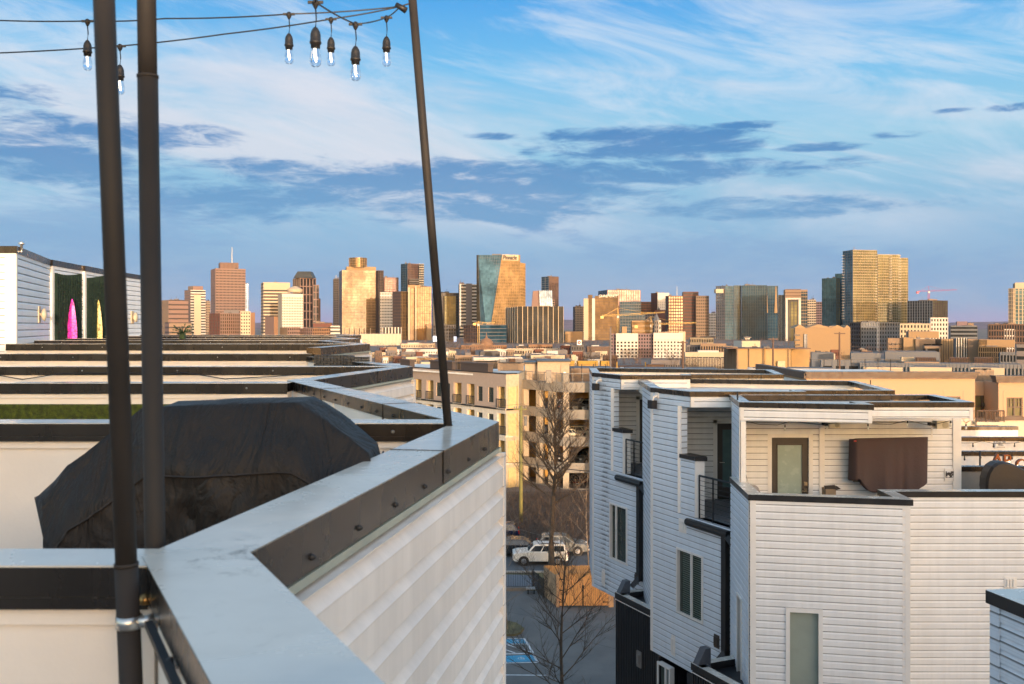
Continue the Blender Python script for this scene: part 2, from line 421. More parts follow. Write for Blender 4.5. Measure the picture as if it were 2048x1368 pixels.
# dividers (X right end, front Y)
divider(units[0],V[0][0]-.15,1.98,XL,HT,w=.15,h=.078,seams=())
divider(units[0],C[0][0]-.16,4.85,XL,HT,seams=(-.86,))
divider(units[1],V[1][0]-.10,8.2,XL,HT)
divider(units[1],C[1][0]-.15,11.45,XL,HT,h=.09)
divider(units[2],V[2][0]-.10,15.1,XL,CZ-.456,h=.1)
divider(units[2],C[2][0]-.15,18.2,-9.7,CZ-.36,h=.115)
divider(units[3],V[3][0]-.10,22,XL,CZ-.355,h=.1)
divider(units[3],C[3][0]-.15,25.1,XL,CZ-.355,h=.1)
divider(units[4],V[4][0]-.10,28.3,XL,CZ-.33,h=.09)
divider(units[4],C[4][0]-.15,31.6,XL,CZ-.33,h=.09)
# our own unit: the near diagonal and the face toward us
t=thing('townhouse','grey capped corner of the roof deck parapet running out of the bottom of the photo','townhouse',(.5,.3,0),GRP)
cp=MB(); A,B=CN,V[0]
coping(cp,[A,B],.185,HT,.13,.03,.075,post=C[0]); co=cp.build('parapet_coping',M['bronze'],t)
s_=MB(); l=unit(A,B)[2]; screws(s_,A,B,HT-.082,.2,l-.25,.23,-.190,.006); s_.build('coping_screws',M['rubber'],co,smooth=True)
w=MB(); siding(w,A,B,HT-9,HT-.17,p=.06,thick=.15,zoff=HT%COURSE-.02); w.wall(A,B,0,l,-.15,0,0,HT-9); w.build('exterior_wall',M['siding_old'],t)
w=MB(); w.wall(A,B,0,l-.12,-.175,-.155,HT-1.6,HT-.076); w.wall(A,B,l-.42,l-.36,-.188,-.175,HT-1.6,HT-.09); w.build('parapet_wall',M['panel'],t)
w=MB(); w.wall(A,B,0,l-.16,-.205,-.190,HT-.088,HT-.076); w.build('drip_edge',M['rubber'],co)
d=MB(); d.prism([(XL,1.99),(V[0][0]-.2,1.99),(CN[0]-.2,CN[1]),(CN[0]-1.6,-3.5),(XL,-3.5)],HT-1.9,HT-1.6); d.build('deck_floor',M['deck'],t)
b=MB(); b.prism([(XL,1.99),(V[0][0]-.17,1.99),(CN[0]-.17,CN[1]),(CN[0]-1.6,-3.5),(XL,-3.5)],0,HT-1.91); b.build('house_body',M['panel'],t)

# turf on the parapet wall
mb=MB(); random.seed(3)
mt=mat('green_artificial_turf',(.075,.10,.012),.8,var=.45,vscale=25,bump=.6,bscale=90)
x1=XP(398,8.2)
mb.box(-9.5,x1,8.196,8.228,HT-.62,HT-.185)
for i in range(5200):
    X=random.uniform(-4.6,x1); Z=HT-.19-random.random()*.22
    if X<-4.5: continue
    l_=.018; dx=random.uniform(-.01,.01); mb.face((X-.003,8.197,Z),(X+.003,8.197,Z),(X+dx,8.197-l_*.7,Z-l_*random.random()))
mb.build('turf_panel',mt,units[1],fix=False)

# ---------------------------------------------------------------- stairwell boxes at the far left
def px_pt(px,d): return (XP(px,d),d)
bw=[(30,20.0,157,493),(103,24.2,130,0),(168,26.6,118,0),(222,29.0,108,0),(286,32.0,98,0)]
own=[units[2],units[3],units[3],units[4]]
Htop=CZ+1.66
dg=mat('dark_green_turf_screen',(.012,.035,.022),.9,var=.5,vscale=30,bump=.8,bscale=70)
for k in range(4):
    a=px_pt(bw[k][0],bw[k][1]); b=px_pt(bw[k+1][0]-(4 if k<3 else 0),bw[k+1][1])
    par=own[k]
    w=MB(); z0=CZ-1.9
    if k==0: siding(w,(-16.2,20.0),a,z0,Htop-.15,thick=.1)
    else:
        f=px_pt(bw[k][0]-(5 if k<3 else 9),bw[k][1]); siding(w,(f[0]-1.2,f[1]),f,z0,Htop-.15,thick=.1)
    w.build('stairwell_front_wall',M['siding'],par)
    w=MB()
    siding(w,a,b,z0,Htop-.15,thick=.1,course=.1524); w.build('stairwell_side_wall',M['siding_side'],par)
    w=MB(); w.wall(a,b,-.02,.13,.0,.03,z0,Htop-.15); w.box(a[0]-.2,a[0]+.03,a[1]-.03,a[1]-.002,z0,Htop-.15); w.build('corner_trim',M['trim'],par)
    c=MB(); f0=(-16.2,20.0) if k==0 else (a[0]-.9,a[1]); coping(c,[f0,a,b],.25,Htop,.15,.05); c.build('stairwell_coping',M['bronze'],par)
    r=MB(); r.prism([f0,a,b,(f0[0],b[1])],Htop-.3,Htop-.2); r.build('stairwell_roof',M['roofing'],par)
    l=unit(a,b)[2]
    if k in (1,2):
        m2=MB(); n=40
        for i in range(n):
            s0=.13+(l-.35)*i/n; s1=.13+(l-.35)*(i+1)/n
            zt_=Htop-.24-.1*math.sin(i/n*2.2+k)-(0.5*max(0,(i/n-.8)*5)**2*.6 if k==2 else 0)
            m2.wall(a,b,s0,s1+.001,.035,.06+.02*math.sin(i*1.7),z0,zt_)
        for i in range(1500):
            s=random.uniform(.14,l-.22); Z=random.uniform(z0+1.0,Htop-.4); p=at(a,b,s,.06); q=at(a,b,s+.02,.06+random.uniform(.03,.07)); r_=at(a,b,s+.04,.06)
            m2.face((*p,Z),(*q,Z-.02),(*r_,Z+random.uniform(-.03,.03)))
        tag(m2.build('turf_screen',dg,fix=False),['','dark green turf screen behind the pink surfboard','dark green turf screen with a peeling corner behind the yellow surfboard'][k],'turf screen',group='green turf screens on the stairwells')
    if k in (0,3):
        for s_,zz_ in ((l*.62,CZ+.25),):
            p=at(a,b,s_,0); q=at(a,b,s_,.12); r_=at(a,b,s_,.17)
            o=MB(); o.wall(a,b,s_-.12,s_+.12,.0,.045,zz_-.2,zz_+.2); o.tube([(*p,zz_),(*q,zz_)],.04,8)
            tt=thing('wall_light',['round cream wall lamp on the first stairwell side wall','','','cream wall lamp on the farther stairwell, between the two poles'][k],'wall lamp',(p[0],p[1],zz_-.2),'lamps on the stairwell walls')
            o.build('bracket',mat('cream_lamp_housing',(.5,.42,.30),.5),tt)
            o=MB(); dx,dy,_=unit(a,b)
            for qq,rr in ((.10,.16),): o.tube([(*at(a,b,s_,.09),zz_),(*at(a,b,s_,.15),zz_),(*at(a,b,s_,.19),zz_)],[.12,.17,.05],14)
            o.build('lamp_shade',mat('cream_lamp_shade',(.55,.48,.35),.5),tt,smooth=True)
# vent cap on roof
tt=MB(); tt.lathe((XP(38,20.2),20.3,Htop-.1),[(.03,0),(.03,.16),(.06,.16),(.06,.2),(.0,.24)],10); tag(tt.build('roof_vent',M['steel'],smooth=True),'small pale vent cap on the roof corner of the leftmost stairwell','vent')
# surfboards
def surfboard(px,d,ytop,wpx,m,label,fin=True):
    zt=ZP(ytop,d); zb=CZ-1.2; wd=wpx*d/F/2; h=zt-zb; X=XP(px,d)
    mb=MB(); n=26; prof=[]
    for i in range(n+1):
        u=i/n; r=min(1,((1-u)**.55)*1.6)*(.8+.2*min(1,u*4))
        prof.append((max(.004,wd*r),zb+h*u))
    for i in range(n):
        (r0,z0),(r1,z1)=prof[i],prof[i+1]
        for s in (-1,1):
            # front face slightly domed, back flat
            mb.face((X,d-.05,z0),(X+s*r0,d-.02,z0),(X+s*r1,d-.02,z1),(X,d-.05,z1))
            mb.face((X,d+.01,z0),(X+s*r0,d-.02,z0),(X+s*r1,d-.02,z1),(X,d+.01,z1))
    mb.face(*[(X+s*prof[0][0]*k,d+o,zb) for s,k,o in ((-1,1,-.02),(0,0,-.05),(1,1,-.02),(0,0,.01))])
    return mb.build('board',m)
def patterned(name,c1,c2,sc_=9):
    m=mat(name,c1,.4,var=0); t=m.node_tree; q=G(t); b=t.nodes['Principled BSDF']
    o=[n for n in t.nodes if n.type=='TEX_COORD'][0].outputs['Object']
    v=t.nodes.new('ShaderNodeTexVoronoi'); v.feature='DISTANCE_TO_EDGE'; v.inputs['Scale'].default_value=sc_; t.links.new(o,v.inputs['Vector'])
    t.links.new(q.mix(q.smooth(v.outputs[0],.02,.07),c2,c1),b.inputs['Base Color']); return m
b1=surfboard(145,25.2,598,20,patterned('pink_patterned_board',(.95,.06,.62),(.25,.01,.12),11),'')
b1.name='surfboard'; tag(b1,'bright pink patterned surfboard standing against green turf','surfboard',group='surfboards')
b2=surfboard(197.5,27.6,600,16,patterned('yellow_patterned_board',(.62,.56,.20),(.18,.15,.03),9),'')
b2.name='surfboard'; tag(b2,'olive yellow patterned surfboard standing behind the pink one','surfboard',group='surfboards')
# small leafy plant on the roof edge
mb=MB(); random.seed(5); c0=Vector((XP(365,24),24,ZP(668,24)))
for i in range(60):
    a=random.random()*6.28; r=random.uniform(.05,.24); h=random.uniform(.0,.22)
    p=c0+Vector((math.cos(a)*r,math.sin(a)*r*.6,h)); e=p+Vector((math.cos(a)*.08,math.sin(a)*.05,random.uniform(-.03,.06))); sdv=Vector((-math.sin(a)*.02,.01,.012))
    mb.face(p,p+sdv+(e-p)*.5,e,p-sdv+(e-p)*.5)
    mb.tube([c0,(c0+p)*.5+Vector((0,0,.02)),p],.004,4)
mb.box(c0.x-.06,c0.x+.06,c0.y-.06,c0.y+.06,c0.z-.12,c0.z+.02)
tag(mb.build('plant',mat('dark_green_leaves',(.02,.05,.012),.6,var=.4),fix=False),'small dark green plant sticking up from the far roof edge','plant')
# wicker sofa backs
mw=mat('black_wicker',(.03,.032,.035),.5,var=.3)
def wicker(px0,px1,d,yt0,yt1,yb,label):
    X0,X1=XP(px0,d),XP(px1,d); z0=ZP(yb,d)-.3
    t=thing('wicker_sofa',label,'sofa',((X0+X1)/2,d,CZ-1.96),'wicker sofas on the third roof deck')
    mb=MB(); nx=int((X1-X0)/.045); nz=14; za=ZP(yt0,d); zb_=ZP(yt1,d)
    for i in range(nx):
        xa=X0+(X1-X0)*i/nx; xb=X0+(X1-X0)*(i+1)/nx; zt_=za+(zb_-za)*i/nx
        for j in range(nz):
            z1=zt_-j*.04; o=.012*((i+j)%2)
            mb.box(xa+.003,xb-.003,d-o-.02,d+.08,z1-.035,z1)
    mb.build('backrest',mw,t)
    mb=MB(); mb.box(X0,X1,d-.7,d-.03,CZ-1.75,CZ-1.5); mb.box(X0,X0+.1,d-.7,d-.03,CZ-1.5,CZ-1.3); mb.box(X1-.1,X1,d-.7,d-.03,CZ-1.5,CZ-1.3); mb.build('seat',mw,t)
    for sx in (X0+.05,X1-.05): m_=MB(); m_.box(sx-.03,sx+.03,d-.65,d-.59,CZ-1.96,CZ-1.75); m_.build('leg',mw,t)
wicker(628,708,13.2,710,711,727,'black wicker sofa back, the left one of two on the third deck')
wicker(695,738,13.0,713.5,714,728,'black wicker sofa back at the deck corner, right one of two')
# string on wall of third divider
def cable(name,pts,r,m,label,cat,n=6,group=None,sag=0):
    mb=MB(); q=[]
    for a,b in zip(pts,pts[1:]):
        a=Vector(a); b=Vector(b)
        for i in range(8):
            u=i/8; p=a.lerp(b,u); p.z-=sag*4*u*(1-u); q.append(p)
    q.append(Vector(pts[-1])); mb.tube(q,r,n)
    return tag(mb.build(name,m,smooth=True),label,cat,group)
def PP(px,py,d): return (XP(px,d),d,ZP(py,d))
cable('light_cable',[PP(-40,744,11.38),PP(45,759,11.38),PP(120,747,11.38),PP(250,745.5,11.38),PP(330,748,11.38),PP(372,745,11.38),PP(450,758,11.38),PP(560,752,11.38),PP(628,746,11.38),PP(634,751,11.38)],.006,M['rubber'],'thin black light cable sagging along the white wall of the second deck','cable')
# ---------------------------------------------------------------- covered grill
def grill():
    t=thing('covered_grill','barbecue grill under a long black fabric cover beside the two poles','grill',(-1.6,3.6,HT-1.6))
    cm=mat('black_grill_cover',(.018,.0145,.0125),.6,var=.2,vscale=5,bump=.12,bscale=5,spec=.3)
    t_=cm.node_tree; q_=G(t_); o_=[n for n in t_.nodes if n.type=='TEX_COORD'][0].outputs['Object']; X_,Y_,Z_=q_.sep(o_)
    n_a=q_.noise(q_.comb(q_.m('MULTIPLY',X_,3.2),Y_,q_.m('MULTIPLY',Z_,1.1)),1.6,3,.55,1.2); n_b=q_.noise(q_.comb(q_.m('MULTIPLY',X_,5),Y_,q_.m('MULTIPLY',Z_,3)),2.2,4,.6,2.0)
    rdg=q_.m('ADD',q_.m('ABSOLUTE',q_.m('SUBTRACT',n_a,.5)),q_.m('MULTIPLY',q_.m('ABSOLUTE',q_.m('SUBTRACT',n_b,.5)),.2))
    bb_=t_.nodes.new('ShaderNodeBump'); bb_.inputs['Strength'].default_value=1.0; bb_.inputs['Distance'].default_value=.085; t_.links.new(rdg,bb_.inputs['Height']); t_.links.new(bb_.outputs[0],t_.nodes['Principled BSDF'].inputs['Normal'])
    yf,yb=3.25,3.95
    # outline of the front, image columns/rows at the front plane -> real metres
    sil=[(80,1130),(80,1040),(84,1003),(112,970),(130,940),(170,914),(232,868),(290,822),(590,812),(615,826),(650,849),(700,888),(733,914),(745,950),(750,1130)]
    from math import sin
    rows=18; N=len(sil)
    def lerp_sil(u):
        x=u*(N-1); i=min(int(x),N-2); f=x-i; a,b=sil[i],sil[i+1]; return (a[0]+(b[0]-a[0])*f,a[1]+(b[1]-a[1])*f)
    nu=120; ring=[lerp_sil(i/nu) for i in range(nu+1)]
    mb=MB(); zb=HT-1.35
    # a heightfield-like tent: for columns across X give top z; front face hangs with folds
    X0,X1=XP(80,3.28),XP(748,3.28)
    def topz(X):
        px=X/3.28*F+1024
        for a,b in zip(sil[2:-2],sil[3:-1]):
            if a[0]<=px<=b[0]: return CZ+(H0-(a[1]+(b[1]-a[1])*(px-a[0])/(b[0]-a[0]+1e-6)))/F*3.4
        return CZ+(H0-1003)/F*3.4 if px<100 else CZ+(H0-930)/F*3.4
    nx=260; V_=[]; 
    prof=[(0,1.0,0),(.0,.78,0),(.03,.58,0),(.05,.42,0),(.09,.0,0)]
    nr=60
    from mathutils import noise as MN
    def rid(x,y,z): return 1-2.4*abs(MN.noise(Vector((x,y,z))))
    for i in range(nx+1):
        X=X0+(X1-X0)*i/nx; zt=topz(X); row=[]
        # along the loop: front bottom -> front shoulder -> ridge front -> ridge back -> back bottom
        lidf=.16; e=min(1,max(0,(zt-(HT-.38))/.5))
        for j in range(nr+1):
            u=j/nr
            zz=zb+(zt-zb)*min(1,u*1.0)
            hfrac=u
            # front surface leans back toward the ridge above the hem
            if u<.5: y=yf-.05*(1-u)
            elif u<.58: y=yf-.025+(u-.5)/.08*.17*e
            elif u<.86: y=yf-.025+.17*e
            else: y=yf-.025+.17*e+(u-.86)/.14*.16*(.35+.65*e)
            fold=.09*(1-u)**1.1*(abs(sin(X*8+1.3*sin(X*3)+u*1.2))**.6)+.045*(1-u)*sin(X*31+u*3)*max(0,sin(X*3.1+1))+.03*sin(X*6+u*8)*(1-u*.9)*u*2
            fold+=.02*max(0,1-abs(u-.5)*6)*sin(X*13)
            hz=zz-zb
            fold+=.08*rid(X*2.3+hz*1.1,hz*1.6,1.0)*(1.15-u)+.045*rid(X*6-hz*4,hz*2.5,4.0)*(1.1-u)+.008*rid(X*15+hz*6,hz*9,7.0)
            if u>.9: fold*=(1-u)*10
            yy_=y-fold; row.append(((X+.01*sin(u*9+X*4))*yy_/3.28,yy_,zz))
        for j in range(6):
            u=(j+1)/6; row.append((X*1.07,yf-.025+.17*e+.16*(.35+.65*e)+(yb-yf-.4)*u,zt-.012*sin(X*8)*sin(u*3.1)))
        row.append((X*1.07,yb,zb)); V_.append(row)
    base=len(mb.v); m_=len(V_[0])
    for r in V_: mb.v+=r
    for i in range(nx):
        for j in range(m_-1): mb.f.append((base+i*m_+j,base+(i+1)*m_+j,base+(i+1)*m_+j+1,base+i*m_+j+1))
    mb.f.append(tuple(base+j for j in range(m_))); mb.f.append(tuple(base+nx*m_+j for j in reversed(range(m_))))
    cv=mb.build('cover',cm,t,smooth=True)
    # stitched hem
    h=MB(); q=[]
    for i in range(4,nx-8):
        r=V_[i]; k=51; q.append((r[k][0],r[k][1]-.005,r[k][2]+.012*MN.noise(Vector((r[k][0]*4,0,0)))))
    h.tube(q,.005,5,cap=False); h.build('hem',mat('dark_hem',(.012,.008,.006),.7),cv)
    # the grill's body and wheels under it
    b=MB(); b.box(X0+.35,X1-.35,yf+.2,yb-.1,HT-1.5,HT-.75); b.build('grill_body',M['steel'],t)
    for X in (X0+.4,X1-.4):
        b=MB(); b.tube([(X-.02,yf+.2,HT-1.52),(X+.02,yf+.2,HT-1.52)],.08,12); b.build('wheel',M['rubber'],t)
grill()
# ---------------------------------------------------------------- poles
def pole(pxt,yt,pxb,yb_,d,r,label,extra=0,dt=None,zb=None,group='dark metal poles holding the light strings'):
    dt=dt or d
    a=Vector(PP(pxt,yt,dt)); b=Vector(PP(pxb,yb_,d)); dr=(a-b)
    top=b+dr*1.25; bot=b-dr*((b.z-(zb or HT-1.6))/dr.z)
    t=thing('light_pole',label,'pole',tuple(bot),group)
    j=b+dr*.0
    m_=MB(); m_.tube([bot,b+dr*extra],r,20); m_.build('lower_tube',M['pole'],t,smooth=True)
    m_=MB(); m_.tube([b+dr*extra,top],r*.93,20); m_.tube([top,top+dr.normalized()*.02],[r*.93,r*.5],20); m_.build('upper_tube',M['pole'],t,smooth=True)
    m_=MB(); c=b+dr*extra; n=dr.normalized(); m_.tube([c-n*.004,c+n*.003],r*1.06,20); m_.build('joint_collar',M['pole'],t,smooth=True)
    return t
ta=pole(208,0,262,1368,1.9,.0225,'thick dark pole clamped to the near parapet corner, leftmost of three',extra=.175)
m_=MB(); cc=Vector(PP(258,1243,1.9)); m_.tube([cc+Vector((0,0,-.012)),cc+Vector((0,0,.012))],.0255,20); m_.tube([cc+Vector((.02,-.005,0)),cc+Vector((.05,.01,0))],.012,10); m_.tube([cc+Vector((.03,.0,-.004)),cc+Vector((.075,.05,-.0))],.006,8)
m_.build('pipe_clamp',M['steel'],ta,smooth=True)
m_=MB(); cc2=Vector(PP(290,1200,1.97)); m_.lathe(cc2,[(0,-.012),(.012,-.008),(.014,0),(.010,.01),(0,.014)],10); m_.build('clamp_bolt',mat('brass_bolt',(.35,.22,.09),.35,.9),ta,smooth=True)
tb=pole(293,0,310,1090,2.25,.0235,'second thick dark pole standing just behind the near parapet corner',extra=.86)
tcp=pole(825,0,896,852,4.72,.0225,'slim leaning pole at the far parapet corner where the light strings end')
# ---------------------------------------------------------------- string lights
cabm=mat('black_light_cable',(.010,.016,.026),.4)
glassm=bpy.data.materials.new('clear_bulb_glass'); glassm.use_nodes=True
_b=glassm.node_tree.nodes['Principled BSDF']; _b.inputs['Base Color'].default_value=(.9,.93,1,1); _b.inputs['Roughness'].default_value=.02; _b.inputs['IOR'].default_value=1.25; _b.inputs['Transmission Weight'].default_value=1
filam=mat('glowing_filament',(1,.9,.7),.5,var=0,emit=((1,.84,.58),3))
def make_bulb(s=1.0,tilt=0):
    t=thing('string_light_bulb','x','bulb',(0,0,0),'bulbs of the string lights overhead')
    m_=MB(); m_.lathe((0,0,0),[(.0,.012),(.008,.008),(.014,-.002),(.012,-.010),(.006,-.022),(0,-.03)],10); m_.box(-.028,.028,-.004,.004,-.006,.004)
    m_.build('cable_tee',M['rubber'],t,smooth=False)
    dr=.095
    m_=MB(); m_.tube([(0,0,-.02),(.003,0,-.06),(0,0,-dr)],.0028,6); m_.build('drop_cord',cabm,t,smooth=True)
    m_=MB(); m_.lathe((0,0,-dr),[(0,.004),(.008,0),(.016,-.014),(.019,-.026),(.020,-.05),(.022,-.052),(.022,-.058),(.018,-.060),(.017,-.075),(0,-.075)],14); m_.build('socket',M['rubber'],t,smooth=True)
    m_=MB(); m_.lathe((0,0,-dr-.075),[(.0145,0),(.017,-.015),(.021,-.032),(.0225,-.045),(.020,-.058),(.012,-.067),(0,-.070)],18); gb=m_.build('glass_bulb',glassm,t,smooth=True)
    m_=MB(); m_.tube([(-.002,0,-dr-.078),(0,0,-dr-.11),(.002,0,-dr-.125)],[.0028,.0038,.002],8); m_.build('filament',filam,gb,smooth=True)
    return t
def copy_thing(r,loc,label,group=None,scale=1):
    c=r.copy(); sc.collection.objects.link(c); c.location=loc; c['label']=label; c.scale=(scale,)*3
    if group: c['group']=group
    for ch in r.children:
        d=ch.copy(); sc.collection.objects.link(d); d.parent=c
        for g2 in ch.children:
            e=g2.copy(); sc.collection.objects.link(e); e.parent=d
    return c
proto=make_bulb()
bl=[(175,42,4.6,1.0,'glowing bulb with a bronze socket, left of the first pole'),
 (240,92,4.6,.98,'glowing bulb half hidden behind the right edge of the first pole'),
 (578,28,4.55,1.0,'leftmost bulb of the cluster between the second and third poles'),
 (631,4,3.5,1.0,'largest bulb of the cluster, hanging from the top edge of the photo'),
 (662,38,4.6,.95,'smallest bulb in the cluster, third from the left'),
 (711,48,4.0,1.0,'lowest hanging bulb of the cluster on the crossing cable'),
 (773,35,4.65,1.0,'bulb closest to the slim leaning pole')]
for i,(px,py,d,s,lb) in enumerate(bl):
    if i==0: proto['label']=lb; proto.location=PP(px,py,d); o=proto
    else: copy_thing(proto,PP(px,py,d),lb,scale=s)
end=PP(800,13,4.7)
G_='cables of the string lights overhead'
cable('light_cable',[PP(-60,38,4.7),PP(175,42,4.6),PP(330,37,4.58),PP(578,28,4.55),end],.0035,cabm,'upper cable crossing both thick poles to the slim pole','cable',group=G_,sag=.006)
cable('light_cable',[PP(-60,108,4.7),PP(240,92,4.6),PP(450,68,4.6),PP(662,38,4.6),end],.0035,cabm,'lower cable rising from the left edge towards the slim pole','cable',group=G_,sag=.004)
cable('light_cable',[PP(630,-14,3.4),PP(631,4,3.5),PP(711,48,4.0),PP(773,35,4.65),end],.0035,cabm,'short cable dipping between the cluster bulbs beside the slim pole','cable',group=G_,sag=.006)
cable('light_cable',[end,PP(826,5,4.72)],.004,cabm,'short end of cable tied to the slim pole','cable')
m_=MB(); m_.tube([Vector(end)+Vector((-.02,0,.01)),Vector(end)+Vector((.03,0,-.02))],[.012,.016],10); tag(m_.build('cable_plug',M['rubber'],smooth=True),'black plug where the cables meet at the slim pole','plug')
# ================================================================ RIGHT ROW OF TOWNHOUSES
RG='white townhouses across the gap on the right'
def window_part(t,p0,p1,s0,s1,z0,z1,frame=.05,mull=(.5,),glass=None,off=.02,blind=None,depth=.09,name='window'):
    fm=MB()
    fm.wall(p0,p1,s0,s1,off,off+.03,z1-frame,z1); fm.wall(p0,p1,s0,s1,off,off+.03,z0,z0+frame)
    fm.wall(p0,p1,s0,s0+frame,off,off+.03,z0+frame,z1-frame); fm.wall(p0,p1,s1-frame,s1,off,off+.03,z0+frame,z1-frame)
    fm.wall(p0,p1,s0,s1,-depth,off-.001,z1-frame*.5,z1); fm.wall(p0,p1,s0,s0+frame*.5,-depth,off-.001,z0,z1-frame*.5)
    fm.wall(p0,p1,s1-frame*.5,s1,-depth,off-.001,z0,z1-frame*.5); fm.wall(p0,p1,s0+frame*.5,s1-frame*.5,-depth,off-.001,z0,z0+frame*.5)
    for u in mull:
        sm=s0+(s1-s0)*u; fm.wall(p0,p1,sm-frame*.45,sm+frame*.45,off-.03,off+.022,z0+frame,z1-frame)
    w=fm.build(name,M['trim'],t)
    g_=MB(); g_.wall(p0,p1,s0+frame*.5,s1-frame*.5,-depth+.02,-depth+.03,z0+frame*.5,z1-frame*.5); g_.build('pane',glass or M['winglass'],w)
    if blind:
        b=MB(); z=z1-frame
        while z>z0+frame: b.wall(p0,p1,s0+frame+blind,s1-frame,-depth+.031,-depth+.05,z-.03,z-.012); z-=.055
        b.build('blind',mat('green_grey_blind',(.09,.14,.115),.5),w)
    return w
def floodlight(t,p0,p1,s,z):
    a=at(p0,p1,s,.02); b=at(p0,p1,s,.14)
    m_=MB(); m_.tube([(*a,z+.22),(*b,z+.18),(*at(p0,p1,s,.18),z+.08)],.03,8); m_.wall(p0,p1,s-.08,s+.08,.02,.05,z+.15,z+.3)
    o=m_.build('lamp_arm',M['trim'],t)
    m_=MB(); m_.wall(p0,p1,s-.10,s+.10,.1,.27,z-.12,z+.1); m_.build('lamp_head',M['rubber'],t)
def vent(t,p0,p1,s,z,w=.12,h=.2,label=None,m=None,name='wall_vent'):
    m_=MB(); m_.wall(p0,p1,s-w,s+w,.016,.04,z-h,z+h); 
    for i in range(3): m_.wall(p0,p1,s-w*.7+i*w*.5,s-w*.7+i*w*.5+w*.3,.04,.075,z-h*.7,z+h*.7)
    return m_.build(name,m or M['trim'],t)
def rail(t,p0,p1,s0,s1,zb,zt,n=8,posts=(0,1),vertical=False,m=None,name='railing',rr=.022):
    m_=MB()
    a=at(p0,p1,s0,0); b=at(p0,p1,s1,0); m_.tube([(*a,zt),(*b,zt)],rr*1.2,6)
    for u in posts:
        p=at(p0,p1,s0+(s1-s0)*u,0); m_.tube([(*p,zb),(*p,zt)],rr,6)
    if vertical:
        m_.tube([(*a,zb+.1),(*b,zb+.1)],rr*.8,6)
        for i in range(1,n): p=at(p0,p1,s0+(s1-s0)*i/n,0); m_.tube([(*p,zb+.1),(*p,zt)],rr*.45,5)
    else:
        for i in range(1,n): z=zb+(zt-zb)*i/n; m_.tube([(*a,z),(*b,z)],.006,5)
    return m_.build(name,m or M['rubber'],t)
def house_R(label,Q0,Q1,zt,px_open,px_fascia,px_low,z_soff,z_ledge,z_deck,y_rec,px_rc,px_rr,z_bot,win,fasc_r,step_r,zc_back,door_px,name='townhouse',lampS=.35,back_d=4.0):
    t=thing(name,label,'townhouse',((Q0[0]+Q1[0])/2+2,(Q0[1]+Q1[1])/2+2,0),RG)
    l=unit(Q0,Q1)[2]; so_=on_line(Q0,Q1,px_open); sf=on_line(Q0,Q1,px_fascia); sl_=on_line(Q0,Q1,px_low)
    R=lambda z:CZ+z
    holes=[(so_,sf,R(z_ledge),R(z_soff)),(sf,sl_,R(z_ledge),R(zt)+1),(sl_,l+1,R(z_deck),R(zt)+1)]
    ws=on_line(Q0,Q1,win[0]),on_line(Q0,Q1,win[1]); holes.append((ws[0],ws[1],R(win[2]),R(win[3])))
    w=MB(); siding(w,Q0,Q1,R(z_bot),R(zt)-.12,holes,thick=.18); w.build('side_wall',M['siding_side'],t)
    # corner trims
    w=MB(); w.wall(Q0,Q1,-.03,.09,.017,.03,R(z_bot),R(zt)-.12)
    n=unit(Q0,Q1); w.build('corner_trim',M['trim'],t)
    # return wall behind far corner
    p=at(Q0,Q1,0,0); w=MB(); w.wall((p[0]+.1,p[1]+2.6),p,0,2.6,-.15,0,R(z_bot),R(zt)-.12); w.build('rear_return_wall',M['siding_side'],t)
    # recess: cream wall, jamb, soffit, deck
    f=at(Q0,Q1,sf); o_=at(Q0,Q1,so_)
    xl=XP(px_rc,y_rec); xr=XP(px_rr,y_rec)+1.2
    a,b=(xl,y_rec),(xr,y_rec); ds=(XP(door_px,y_rec)-xl, XP(door_px,y_rec)-xl+.98)
    w=MB(); siding(w,a,b,R(z_deck),R(z_soff),[(ds[0],ds[1],R(z_deck),R(z_deck)+2.1)],thick=.15); w.build('recess_wall',M['siding'],t)
    w=MB(); w.wall(a,b,ds[0]-.11,ds[0],.02,.04,R(z_deck),R(z_deck)+2.2); w.wall(a,b,ds[0]-.11,ds[1]+.11,.02,.04,R(z_deck)+2.1,R(z_deck)+2.21); w.build('door_trim',M['trim'],t)
    dm=MB(); D0,D1=ds; zb=R(z_deck)+.02; ztp=R(z_deck)+2.1
    dm.wall(a,b,D0,D0+.16,-.08,-.03,zb,ztp); dm.wall(a,b,D1-.16,D1,-.08,-.03,zb,ztp); dm.wall(a,b,D0+.16,D1-.16,-.08,-.03,ztp-.18,ztp); dm.wall(a,b,D0+.16,D1-.16,-.08,-.03,zb,zb+.3)
    d=dm.build('door',M['doordark'],t)
    g_=MB(); g_.wall(a,b,D0+.16,D1-.16,-.065,-.05,zb+.3,ztp-.18); g_.build('door_glass',mat('dim_blue_green_door_glass',(.10,.16,.16),.12,var=.1),d)
    h_=MB(); h_.tube([(a[0]+D0+.08,y_rec+.0,zb+1.0),(a[0]+D0+.08,y_rec-.05,zb+1.0),(a[0]+D0+.2,y_rec-.05,zb+1.0)],.01,6); h_.build('handle',M['steel'],d)
    w=MB(); w.wall(o_,a,0,unit(o_,a)[2],-.1,0,R(z_deck),R(z_soff)); w.build('recess_side_wall',M['trim'],t)
    # low parapet block between ledge and deck
    pl=at(Q0,Q1,sl_); w=MB(); w.box(pl[0]-.04,pl[0]+.20,pl[1]-.02,pl[1]+.16,R(z_deck),R(z_ledge)); w.build('low_parapet',M['trim'],t)
    c=MB(); c.wall(Q0,Q1,so_-.03,sl_+.02,-.30,.05,R(z_ledge)-.0,R(z_ledge)+.10); c.box(pl[0]-.05,pl[0]+.26,pl[1]-.06,pl[1]+.2,R(z_ledge)+.002,R(z_ledge)+.098); c.build('ledge_coping',M['blackcap'],t)
